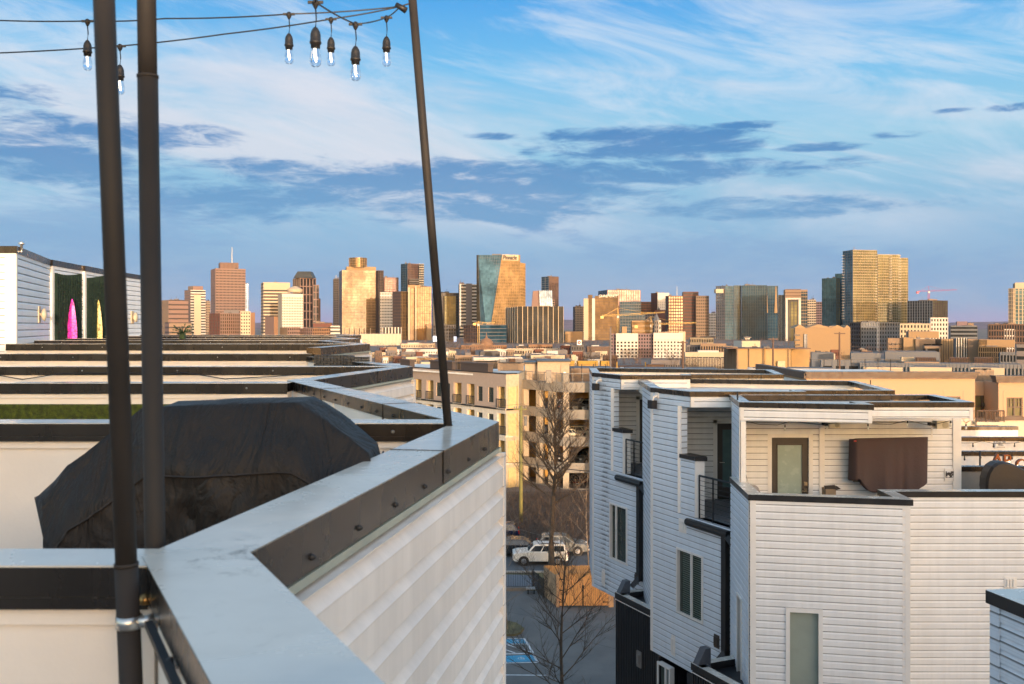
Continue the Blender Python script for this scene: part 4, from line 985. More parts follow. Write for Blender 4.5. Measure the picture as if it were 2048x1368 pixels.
# lower window and wall under the middle house
t=thing('garage_block','dark wall with a white framed window under the middle right house','building',(4.0,25.2,0),'black corrugated blocks below the right houses')
A=(3.87,25.2); B=(4.9,23.0)
m_=MB(); l=unit(A,B)[2]
m_.wall(A,B,0,.06,-.3,0,0,CZ-8.78); m_.wall(A,B,1.3,l,-.3,0,0,CZ-8.78); m_.wall(A,B,.06,1.3,-.3,0,0,CZ-11); m_.build('corrugated_wall',M['black'],t)
window_part(t,A,B,.02,on_line(A,B,1343),CZ-11,CZ-8.9,frame=.06,mull=(.62,),glass=mat('reflective_shop_glass',(.10,.13,.12),.1))
# ================================================================ PARKING LOT, STREET, BRUSH
def dg_(py): return CZ*F/(py-H0)
sheet('parking_lot',[(-20,15),(22,15),(22,69.0),(-20,69.0)],.004,M['asphalt'])
M['grass']=mat('dry_winter_grass',(.12,.10,.045),.95,var=.4,vscale=1.5,bump=.5,bscale=12)
sheet('grass_strip',[(-40,69.0),(40,69.0),(40,74.2),(-40,74.2)],.006,M['grass'])
M['road']=mat('street_asphalt',(.10,.105,.115),.85,var=.15,vscale=.6)
sheet('road',[(-80,74.2),(80,74.2),(80,81.4),(-80,81.4)],.008,M['road'])
M['brown']=mat('leaf_litter',(.085,.062,.048),.95,var=.45,vscale=1.2,bump=.6,bscale=8)
sheet('brush_ground',[(-40,81.6),(30,81.6),(30,110),(-40,110)],.012,M['brown'])
m_=MB(); m_.box(-60,60,81.3,81.6,0,.14); m_.box(-60,60,74.0,74.2,0,.12); struct(m_.build('kerb',mat('kerb_concrete',(.36,.34,.32),.8)))
sheet('dark_patch',[(-5,69.3),(2.2,69.3),(1.9,73.2),(-5,74)],.010,mat('wet_asphalt_path',(.10,.12,.15),.5)).name='path'
# grass island with kerb
m_=MB(); pts=[(-4,58.9),(.2,58.9),(.55,59.3),(.75,60.2),(.3,61.2),(-.5,61.8),(-4,61.8)]; m_.prism(pts,.0,.13); struct(m_.build('grass_island',M['grass']))
# painted stalls
def paint(pts,m,z,label,name='parking_marking'):
    o=sheet(name,pts,z,m); o['label']=label; return o
def gp(px,py): d=dg_(py); return (XP(px,d),d)
paint([gp(960,1279),gp(1049,1279),gp(1058,1287),gp(960,1287)],M['bluepaint'],.010,'far blue accessible parking strip on the asphalt')
paint([gp(1008,1312),gp(1065,1310),gp(1075,1323),gp(1014,1325)],M['bluepaint'],.010,'near blue accessible parking box with white edges')
def line(a,b,w,label,z=.014):
    A,B=gp(*a),gp(*b); dx,dy,l=unit(A,B); n=(-dy*w/2,dx*w/2)
    return [(A[0]+n[0],A[1]+n[1],z),(B[0]+n[0],B[1]+n[1],z),(B[0]-n[0],B[1]-n[1],z),(A[0]-n[0],A[1]-n[1],z)]
m_=MB()
for a,b,w in (((960,1277.5),(1049,1277.5),.10),((960,1288.5),(1059,1288.5),.10),((1049,1278),(1066,1306),.12),((1004,1309),(1065,1307.5),.10),((1065,1308),(1076,1325),.12),((1012,1326.5),(1076,1325),.10),((1004,1309),(1012,1326.5),.12),((990,1293),(1030,1306),.12),((1016,1290),(1064,1305),.12),((990,1307),(1062,1307),.08),((980,1350),(1092,1351),.12),((980,1325),(1012,1326),.1)):
    m_.face(*line(a,b,w,''))
o=struct(m_.build('white_stall_lines',M['paint'])); 
# a wheelchair emblem on each blue box, as on the ground
def emblem(cx_,cy_,s):
    m_=MB(); m_.lathe((cx_,cy_,.0145),[(s*.28,0),(s*.34,.0)],16)
    for (x0,x1,y0,y1) in ((-.05,.05,-.1,.45),(-.05,.35,-.05,.05),(.28,.36,-.4,.05)): m_.face((cx_+x0*s,cy_+y0*s,.0147),(cx_+x1*s,cy_+y0*s,.0147),(cx_+x1*s,cy_+y1*s,.0147),(cx_+x0*s,cy_+y1*s,.0147))
    struct(m_.build('accessible_symbol',M['paint']))
a=gp(1042,1317); emblem(a[0],a[1],.55); a=gp(1035,1283); emblem(a[0],a[1],.5)
# tar seams and stop
m_=MB(); 
for a,b in (((1000,1222),(1240,1262)),((1040,1216),(1068,1234)),((1120,1270),(1240,1300))): m_.face(*line(a,b,.05,'',.009))
struct(m_.build('tar_seams',M['rubber']))
# ---------------------------------------------------------------- timber bin enclosure
wd=mat('new_cedar_boards',(.55,.29,.11),.65,var=.22,vscale=2.5,streak=9)
wd2=mat('weathered_cedar_boards',(.42,.27,.16),.7,var=.2,vscale=2)
t=thing('bin_enclosure','golden wooden fence enclosure with double gates in the parking lot','enclosure',(5,66,0))
X0,X1=XP(1113,65),XP(1227,65); 
gates=[]
def boards(xa,xb,y,z0,z1,m,name,w=.14):
    m_=MB(); x=xa; i=0
    random.seed(int(xa*100))
    while x<xb-.03:
        e=min(x+w-.012,xb); dz=random.uniform(-.015,.02); m_.box(x,e,y,y+.02+random.uniform(0,.006),z0,z1+dz-.03)
        m_.hexa([(x,y,z1+dz-.03),(e,y,z1+dz-.03),(e,y+.02,z1+dz-.03),(x,y+.02,z1+dz-.03),(x+.03,y,z1+dz+.02),(e-.03,y,z1+dz+.02),(e-.03,y+.02,z1+dz+.02),(x+.03,y+.02,z1+dz+.02)])
        x+=w
    return m_.build(name,m,t)
xm=XP(1166,65)
for (a,b) in ((X0+.2,xm-.02),(xm+.02,X1-.35)):
    g_=boards(a,b,65,.1,2.2,wd,'gate')
    k=MB()
    hx=a if a<xm-1 else b-.35
    for z_ in (.35,1.15,1.9): k.box(hx,hx+.35,64.98,64.999,z_-.03,z_+.03); k.box(hx+.0,hx+.05,64.975,64.98,z_-.08,z_+.08)
    k.build('hinges',M['rubber'],g_)
k=MB(); k.box(xm-.04,xm+.04,64.97,64.998,.1,1.5); k.box(xm-.06,xm+.06,64.95,64.97,1.3,1.5); k.build('latch',M['rubber'],t)
k=MB(); k.box(X0,X0+.19,64.95,65.1,0,2.25); k.box(X1-.34,X1,64.95,65.1,0,2.2); k.build('gate_post',wd2,t)
L0_=(XP(1088,67.6),67.6); F0_=(X0,65.0)
m_=MB(); l=unit(L0_,F0_)[2]; s=0
while s<l-.02: m_.wall(L0_,F0_,s,min(s+.12,l),0,.02,.05,2.15+random.uniform(-.01,.01)); s+=.13
m_.build('side_fence',wd2,t)
boards(L0_[0],X1,67.7,.05,2.15,wd,'back_fence')
m_=MB(); m_.box(X0+.4,X1-.5,65.6,67.2,.01,1.3); tag(m_.build('rubbish_bin',mat('dark_green_bin',(.03,.06,.05),.5)),'dark green bin inside the golden wooden enclosure','bin')
# ---------------------------------------------------------------- black metal fence
def metal_fence(p0,p1,z1,label,step=.13):
    t=thing('metal_fence',label,'fence',((p0[0]+p1[0])/2,(p0[1]+p1[1])/2,0),'black metal fences by the parking lot')
    m_=MB(); l=unit(p0,p1)[2]
    for z_ in (.15,z1-.12): m_.wall(p0,p1,0,l,-.02,.02,z_-.02,z_+.02)
    m_.build('rail',M['rubber'],t)
    m_=MB(); s=0
    while s<l: m_.wall(p0,p1,s,s+.025,-.012,.012,.05,z1); s+=step
    m_.build('pickets',M['rubber'],t)
    for s in (0,l/2,l-.06): m_=MB(); m_.wall(p0,p1,s,s+.06,-.03,.03,0,z1+.08); m_.build('post',M['rubber'],t)
metal_fence((-6,69.6),(XP(1066,69.6),69.6),1.25,'long run of black metal fence in front of the street')
metal_fence((XP(1066,69.6),69.6),(XP(1088,67.0),67.0),1.35,'short black fence section turning toward the wooden enclosure')
# kerb stones and a bench-like block under the fence
m_=MB(); m_.box(-6,XP(1062,69.1),68.9,69.2,0,.25); struct(m_.build('retaining_kerb',mat('dark_concrete',(.16,.15,.14),.9)))
t=thing('bench','low grey slab bench beside the black fence end','bench',(XP(1062,68.2),68.2,0))
m_=MB(); m_.box(XP(1052,68.2),XP(1071,68.2),68,68.5,.36,.44); m_.build('seat',mat('grey_slab',(.3,.3,.3),.7),t)
for px in (1055,1067): m_=MB(); m_.box(XP(px,68.2),XP(px,68.2)+.08,68.1,68.4,0,.36); m_.build('leg',M['rubber'],t)
# ---------------------------------------------------------------- cars
tyre=mat('tyre_rubber',(.012,.012,.013),.8,var=.1); rimm=mat('alloy_rim',(.45,.45,.47),.3,.9,var=.05)
cglass=mat('car_glass',(.02,.028,.035),.05,var=0,spec=.8); redl=mat('red_tail_lamp',(.5,.02,.015),.25,var=0); whl=mat('clear_head_lamp',(.75,.75,.75),.15,var=0,spec=.8)
def car(label,loc,face,L_,H_,col,kind='suv',rz=0,name='parked_car',group='cars parked by the street',rough=.25,W_=1.85,cat='car'):
    """face=-1 nose toward -X, +1 nose toward +X. Built along X, seen from -Y"""
    t=thing(name,label,cat,(0,0,0),group)
    m=mat('paint_%02x%02x%02x'%tuple(int(255*c) for c in col),col,rough,.1,var=.04,spec=.7)
    f=face; h=L_/2
    # body side profile (nose at +x), metres
    if kind=='jeep':
        body=[(-h,.45),(-h,1.02),(-h+.05,1.08),(h-1.25,1.1),(h-.25,1.02),(h,.92),(h,.42),(h-.3,.32),(-h+.15,.35)]
        cab=[(-h+.08,1.08),(-h+.22,H_-.06),(-h+.4,H_),(h-1.95,H_),(h-1.75,H_-.05),(h-1.2,1.09)]
    elif kind=='suv':
        body=[(-h,.5),(-h+.02,.95),(-h+.1,1.05),(h-1.2,1.03),(h-.3,.93),(h-.02,.75),(h,.42),(h-.2,.3),(-h+.1,.34)]
        cab=[(-h+.1,1.04),(-h+.45,H_-.1),(-h+.8,H_),(h-2.2,H_),(h-1.85,H_-.08),(h-1.1,1.02)]
    else:
        body=[(-h,.5),(-h+.02,.88),(-h+.2,.95),(-h+.8,.97),(h-1.2,.95),(h-.3,.8),(h-.02,.65),(h,.4),(h-.2,.24),(-h+.15,.28)]
        cab=[(-h+.55,.95),(-h+1.15,H_-.06),(-h+1.5,H_),(h-2.2,H_),(h-1.9,H_-.06),(h-1.05,.94)]
    def loft(prof,w0,w1,zsplit=None,sub=1):
        mb=MB(); n=len(prof); zs=[p[1] for p in prof]; lo,hi=min(zs),max(zs)
        for s in (-1,1):
            mb.v+=[(f*p[0],s*(w0+(w1-w0)*(p[1]-lo)/(hi-lo)),p[1]) for p in prof]
        mb.f.append(tuple(range(n))); mb.f.append(tuple(reversed(range(n,2*n))))
        for k in range(n): mb.f.append((k,(k+1)%n,n+(k+1)%n,n+k))
        return mb
    # body with rounded shoulders: three stacked slices
    mb=MB(); n=len(body); cz=.7
    for (wy,sc2) in ((-W_/2,.93),(-W_/2+.07,1.0),(W_/2-.07,1.0),(W_/2,.93)):
        mb.v+=[(f*p[0]*(.985 if sc2<1 else 1),wy,cz+(p[1]-cz)*sc2) for p in body]
    mb.f.append(tuple(range(n))); mb.f.append(tuple(reversed(range(3*n,4*n))))
    for r_ in range(3):
        for k in range(n): mb.f.append((r_*n+k,r_*n+(k+1)%n,(r_+1)*n+(k+1)%n,(r_+1)*n+k))
    bo=mb.build('body',m,t)
    cb_=loft(cab,W_/2-.06,W_/2-.24); cb_.build('cabin',m,t)
    # side windows, inset panels a little proud of the cabin side
    lo,hi=cab[0][1],H_; 
    def yy(z): return (W_/2-.06)+((W_/2-.24)-(W_/2-.06))*(z-lo)/(hi-lo)
    def cx(z,back):
        pts=(cab[0],cab[1]) if back else (cab[-1],cab[-2]); (xa,za),(xb,zb)=pts; return xa+(xb-xa)*(z-za)/(zb-za)
    z0,z1=lo+.05,H_-.13; xb0,xb1=cx(z0,True)+.12,cx(z1,True)+.12; xf0,xf1=cx(z0,False)-.12,cx(z1,False)-.1
    cuts=[0,.34,.68,1] if kind!='sedan' else [0,.2,.58,1]
    for s in (-1,1):
        for a,b in zip(cuts,cuts[1:]):
            A0=xb0+(xf0-xb0)*a+.04; A1=xb0+(xf0-xb0)*b-.04; B0=xb1+(xf1-xb1)*a+.04; B1=xb1+(xf1-xb1)*b-.04
            g_=MB(); e=.006
            g_.hexa([(f*A0,s*(yy(z0)-.02),z0),(f*A1,s*(yy(z0)-.02),z0),(f*A1,s*(yy(z0)+e),z0),(f*A0,s*(yy(z0)+e),z0),(f*B0,s*(yy(z1)-.02),z1),(f*B1,s*(yy(z1)-.02),z1),(f*B1,s*(yy(z1)+e),z1),(f*B0,s*(yy(z1)+e),z1)])
            g_.build('side_window',cglass,t)
    for back,nm in ((False,'windscreen'),(True,'rear_window')):
        xa,xb=cx(z0,back),cx(z1,back); sg=-1 if back else 1; g_=MB(); q=.12
        g_.hexa([(f*(xa+sg*.008),-(yy(z0)-q),z0),(f*(xa+sg*.008),(yy(z0)-q),z0),(f*(xa-sg*.03),(yy(z0)-q),z0),(f*(xa-sg*.03),-(yy(z0)-q),z0),(f*(xb+sg*.008),-(yy(z1)-q),z1),(f*(xb+sg*.008),(yy(z1)-q),z1),(f*(xb-sg*.03),(yy(z1)-q),z1),(f*(xb-sg*.03),-(yy(z1)-q),z1)])
        g_.build(nm,cglass,t)
    R_=.36 if kind!='sedan' else .32
    for wx in (-h+.85,h-.9):
        for s in (-1,1):
            a=MB(); a.tube([(f*wx,s*(W_/2-.02),R_),(f*wx,s*(W_/2+.006),R_)],R_+.07,20); a.build('wheel_arch',M['rubber'],t)
            a=MB(); a.tube([(f*wx,s*(W_/2-.22),R_),(f*wx,s*(W_/2-.01),R_),(f*wx,s*(W_/2+.02),R_)],[R_,R_,R_*.9],22); w_=a.build('wheel',tyre,t)
            a=MB(); a.tube([(f*wx,s*(W_/2+.015),R_),(f*wx,s*(W_/2+.03),R_)],[R_*.62,R_*.55],16); a.build('rim',rimm,w_)
    for s in (-1,1):
        a=MB(); a.box(*sorted((f*(h-.12),f*(h+.012))),*sorted((s*(W_/2-.42),s*(W_/2-.1))),.66,.82); a.build('headlight',whl,t)
        a=MB(); a.box(*sorted((f*(-h+.12),f*(-h-.012))),*sorted((s*(W_/2-.2),s*(W_/2-.015))),.78,1.05); a.build('tail_light',redl,t)
        a=MB(); a.box(*sorted((f*(h-1.55),f*(h-1.4))),*sorted((s*(W_/2-.02),s*(W_/2+.16))),1.02,1.16); a.build('mirror',m,t)
    a=MB(); a.box(*sorted((f*(h-.02),f*(h+.02))),-.55,.55,.5,.8); a.build('grille',M['rubber'],t)
    if kind!='sedan':
        for s in (-1,1): a=MB(); a.box(-h+.7 if f>0 else -(h-2.3),(h-2.3) if f>0 else h-.7,s*(W_/2-.32)-.02,s*(W_/2-.32)+.02,H_+.001,H_+.06); a.build('roof_rail',M['rubber'],t)
    t.location=loc; 
    if rz: t.rotation_euler=(0,0,rz)
    return t
car('white boxy off-road car parked beyond the wooden enclosure, tree trunk in front of it',(XP(1080,77),77.0,.008),-1,4.45,1.68,(.72,.70,.66),'jeep')
car('black low sedan partly hidden behind the nose of the white car',(XP(1040,80.4),79.9,.008),1,4.5,1.42,(.018,.022,.03),'sedan',group='cars parked by the street')
car('dark navy blue car with red tail lamp behind the black sedan',(XP(987,85),85.0,.012),-1,4.6,1.68,(.012,.022,.06),'suv')
car('silver grey car passing behind the white car and the tree',(XP(1124,80.6),80.7-.3,.008),1,4.3,1.62,(.20,.21,.21),'suv',group='cars parked by the street')
# ---------------------------------------------------------------- bare trees
bark=mat('grey_brown_bark',(.085,.065,.05),.9,var=.3,vscale=4,bump=.5,bscale=30)
bark2=mat('pale_bark',(.22,.17,.13),.9,var=.25,vscale=4)
def tree(label,base,h,r,spread,seed,n1=16,start=.28,m=None,up=.75,trunk_to=.72,twig=1.0,group='bare winter trees',lv=3,cat='tree',name='bare_tree'):
    random.seed(seed); m=m or bark
    t=thing(name,label,cat,base,group); b=Vector(base)
    tr=MB(); pts=[];rs=[]
    for i in range(13):
        u=i/12; pts.append(b+Vector((.012*h*math.sin(u*5+seed),.01*h*math.sin(u*4+seed*2),h*u*(.93 if trunk_to>.8 else trunk_to)))); rs.append(max(.008,r*(1-.82*u) if trunk_to>.8 else r*(1-.45*u)))
    rs[0]=r*1.3; tr.tube(pts,rs,10); tr.build('trunk',m,t,smooth=True)
    cr=MB()
    def grow(p,d,l,rad,level):
        n=5 if level==1 else 4; q=[p]; rr=[rad]; dd=d.copy()
        for k in range(n):
            dd=(dd+Vector((random.uniform(-.16,.16),random.uniform(-.16,.16),random.uniform(-.03,.14)*up))).normalized()
            q.append(q[-1]+dd*l/n); rr.append(max(.004,rad*(1-.75*(k+1)/n)))
        cr.tube(q,rr,5 if level==1 else 3,cap=False)
        if level<lv:
            for k in range(1,n+1):
                for _ in range(2 if level==1 else 3):
                    a=random.uniform(0,6.28); side=Vector((math.cos(a),math.sin(a),random.uniform(-.1,.5)))
                    nd=(dd*.9+side*.75).normalized()
                    grow(q[k],nd,l*random.uniform(.32,.5)*(1.1-.08*k),rr[k]*.75,level+1)
    for i in range(n1):
        u=start+(1-start)*(i/n1)**.9; hz=u*(.93 if trunk_to>.8 else trunk_to); k=min(11,int(u*12)); f_=u*12-k
        p=pts[k].lerp(pts[k+1],f_) if k<12 else pts[-1]
        a=i*2.4+random.uniform(-.4,.4); el=.42+.55*u+random.uniform(-.15,.15)
        d=Vector((math.cos(a)*math.cos(el),math.sin(a)*math.cos(el)*.8,math.sin(el)))
        L_=spread*(1.9-1.25*u)*random.uniform(.8,1.2)/math.cos(el)**.5 if trunk_to>.8 else h*(.42)*random.uniform(.7,1.1)
        grow(p,d,L_,r*.32*(1.15-.7*u) if trunk_to>.8 else r*.42,1)
    cr.build('crown',m,t,fix=False)
    return t
tree('big bare tree behind the wooden enclosure, its crown in front of the parking garage',(XP(1106,75),75.2-1,0),13.6,.27,3.0,4,n1=30,start=.42,trunk_to=.9,up=1.0,lv=3)
tree('slender bare tree at the bottom of the photo, in front of the wooden enclosure',(XP(1127,46),46,0),9.6,.11,2.3,9,n1=20,start=.08,trunk_to=.93,up=.6,lv=3)
tree('thin pale sapling at the left, beside the near white wall corner',(XP(1011,60),60,0),9.5,.05,1.7,21,n1=13,start=.2,trunk_to=.93,m=bark2,lv=2)
tree('thin pale bare tree close to the farthest right house wall',(XP(1176,72),72.6,0),8.6,.05,2.2,33,n1=12,start=.3,trunk_to=.93,m=bark2,lv=2)
tree('small bare sapling just above the wooden enclosure gates',(XP(1122,71.5),71.5,0),5.6,.035,1.4,41,n1=9,start=.35,trunk_to=.93,m=bark2,lv=2)
random.seed(77)
br=MB()
for i in range(2300):
    d=random.uniform(82.2,107); X=random.uniform(XP(975,d),XP(1205,d)); h=random.uniform(.6,2.2) if d<100 else random.uniform(.6,2.0)
    p=Vector((X,d,0)); dd=Vector((random.uniform(-.5,.5),random.uniform(-.3,.3),1)).normalized(); q=[p]
    for k in range(3):
        dd=(dd+Vector((random.uniform(-.5,.5),random.uniform(-.3,.3),random.uniform(-.35,.1)))).normalized(); q.append(q[-1]+dd*h/3)
    br.tube(q,[.022,.016,.011,.006],3,cap=False)
o=br.build('brush',mat('brown_brush',(.085,.062,.05),.95,var=.35,vscale=.6),fix=False); struct(o,'brown winter brush and brambles between the street and the parking garage',None,'stuff')
# ---------------------------------------------------------------- utility pole and wires
t=thing('utility_pole','greenish wooden utility pole beside the big bare tree','pole',(XP(1042,93),93,0))
gpm=mat('greenish_treated_wood',(.20,.19,.07),.85,var=.2,vscale=2,streak=5)
m_=MB(); m_.tube([(XP(1042,93),93,0),PP(1042,812,93)],[.2,.15],10); m_.build('shaft',gpm,t,smooth=True)
m_=MB(); a=PP(1042,818,93); m_.box(a[0]-.75,a[0]+.55,92.8,92.95,a[2]-.06,a[2]+.06); m_.build('cross_arm',gpm,t)
for dx in (-.65,-.45,-.2,.2,.45): m_=MB(); m_.lathe((a[0]+dx,92.87,a[2]+.06),[(.03,0),(.09,.06),(.04,.1),(.08,.16),(.0,.24)],8); m_.build('insulator',gray,t,smooth=True)
m_=MB(); m_.tube([(a[0]+.2,92.8,a[2]-.5),(a[0]+.5,92.7,a[2]-1.4)],.03,6); m_.tube([(a[0]+.45,92.6,a[2]-.7),(a[0]+.45,92.6,a[2]-1.6)],[.14,.14],8); m_.build('transformer',gray,t)
WG='power lines between the houses'
cable('power_line',[PP(826,806,98),PP(1045,808,93),PP(1300,860,60)],.012,M['rubber'],'topmost power line running off the pole cross arm','power line',group=WG,sag=.3)
cable('power_line',[PP(985,922,90),PP(1043,925,93),PP(1190,943,70)],.035,M['rubber'],'thick lower power line crossing in front of the garage','power line',group=WG,sag=.1)
cable('power_line',[PP(985,1040,88),PP(1090,1072,83),PP(1200,1110,80)],.014,gray,'low wire above the parked cars','power line',group=WG,sag=.1)
# ================================================================ PARKING GARAGE
conc=mat('garage_concrete',(.27,.245,.21),.85,var=.15,vscale=.6,bump=.1)
conl=mat('warm_concrete_column',(.46,.38,.28),.8,var=.1)
t=thing('parking_garage','concrete parking garage with cars on its decks, behind the bare tree','garage',(5,113,0)); tg=t
A=(XP(1040,118),118); B=(XP(1126,111.5),111.5); Cc=(24,111.0)
lev=[12.55,9.35,6.2,3.1,.1]
m_=MB()
for z in lev:
    for p,q_ in ((A,B),(B,Cc)):
        m_.wall(p,q_,0,unit(p,q_)[2],-.25,0,z-1.15,z)
m_.build('spandrel',conc,t)
m_=MB()
for z in lev: m_.prism([(A[0],A[1]+.3),(B[0],B[1]+.3),(Cc[0],Cc[1]+.3),(26,134),(A[0],134)],z-1.1,z-.85)
m_.build('deck_slab',conc,t)
m_=MB()
for p,q_,ss in ((A,B,(0,3.1,5.4)),(B,Cc,(.0,3.05,7.5,12,16.5))):
    for s in ss: m_.wall(p,q_,s+.02,s+.72,-.85,-.03,0,12.5)
m_.wall((.9,118.6),A,0,.2,-.3,0,0,12)
m_.build('column',conl,t)
m_=MB(); m_.box(A[0]+.3,26,121.0,121.3,0,lev[0]-.9); m_.box(A[0],A[0]+.3,118.4,133.6,0,lev[0]-.9); 

m_.build('inner_wall',mat('painted_glow_inner_wall',(.62,.34,.08),.8),t)  # ochre colour stands in for the orange light inside the decks
m_=MB(); 
s=0
while s<unit(B,Cc)[2]: p=at(B,Cc,s,-.12); m_.tube([(*p,12.5),(*p,13.7)],.04,6); s+=1.15
s=0
while s<unit(A,B)[2]: p=at(A,B,s,-.12); m_.tube([(*p,12.5),(*p,13.7)],.04,6); s+=1.15
for p,q_ in ((A,B),(B,Cc)): m_.wall(p,q_,0,unit(p,q_)[2],-.14,-.11,13.55,13.63)
m_.build('roof_rail',gray,t)
m_=MB(); m_.box(XP(1092,112.2),XP(1103,112.2),112.0,113,12.5,13.9); m_.box(XP(1124,112),XP(1137,112),111.9,112.9,12.5,13.6); m_.build('roof_pier',conc,t)
stc=mat('cream_stair_tower',(.40,.31,.22),.8)
m_=MB(); m_.box(XP(1075,121),XP(1140,121),121,127,12,ZP(724,121)); m_.box(XP(1050,123),XP(1075,121),122,127,12,ZP(727,123)); m_.build('stair_tower',stc,t)
m_=MB(); m_.box(XP(1048,123),XP(1076,121)-.02,121.7,127.2,ZP(727,123),ZP(723.5,123)); m_.box(XP(1074,121),XP(1142,121),120.7,127.2,ZP(724,121),ZP(721,121)); m_.build('stair_tower_roof',M['blackcap'],t)
ts=thing('level_sign','small white level sign on the garage stair tower','sign',PP(1129,752,120.5)); m_=MB(); m_.box(XP(1127,120.9),XP(1132,120.9),120.9,120.98,ZP(757,120.9),ZP(744,120.9)); m_.build('sign_board',MATS['white_sign'],ts)
text_mesh('lettering','1',.5,tk,ts,PP(1129.5,750,120.88),ext=.005)
lc=[(1112,834,'light grey car on the top covered deck, left bay',(.5,.5,.52),'suv',-1,0),(1152,832,'dark grey car behind the top deck barrier',(.06,.06,.065),'sedan',1,0),(1160,836,'white car on the top covered deck, middle of the right bay',(.6,.6,.6),'suv',-1,1),(1179,835,'silver car at the right end of the top covered deck',(.4,.41,.43),'suv',-1,1),
 (1108,886,'black car on the second covered deck, left bay',(.02,.02,.02),'suv',1,0),(1128,888,'cream car behind the second deck column',(.62,.56,.42),'sedan',-1,1),(1166,888,'cream white car on the second covered deck, right bay',(.68,.62,.48),'suv',1,0),(1150,887,'dark car behind the cream car on the second deck',(.05,.05,.05),'sedan',1,1),
 (1150,936,'dark car with lit lamps on the third covered deck',(.05,.05,.05),'suv',-1,0),(1174,936,'grey car on the third covered deck',(.2,.2,.2),'suv',-1,0),(1146,984,'dark car on the lowest visible deck, left',(.06,.06,.06),'suv',-1,0),(1168,984,'dark red car on the lowest visible deck',(.16,.03,.025),'suv',-1,0)]
for px,py,lb,col_,kd,fc,row in lc:
    lvl={834:1,832:1,836:1,835:1,886:2,888:2,887:2,936:3,984:4}[py]; z=lev[lvl]-.85; yy_=116.5+row*.0 if fc else 116
    o=car(lb,(XP(px,116.5),116.6 if row==0 else 114.6+.4,z),fc,4.4,1.62 if kd=='suv' else 1.45,col_,kd,group='cars in the parking garage')
    if (px in (1112,1179,1160,1174,1146,1168,1150)): o.rotation_euler=(0,0,math.radians(50 if fc<0 else -60)); o.location.y=117.5
for i,px in enumerate((1103,1154,1177)):
    m_=MB(); m_.tube([PP(px,838,113.2),PP(px,822,113.2)],.1,8); tag(m_.build('barrier_post',conl,smooth=True),['cream barrier post left on the top covered deck','cream barrier post between the cars on the top covered deck','cream barrier post near the right end of the top covered deck'][i],'post','barrier posts on the top deck')
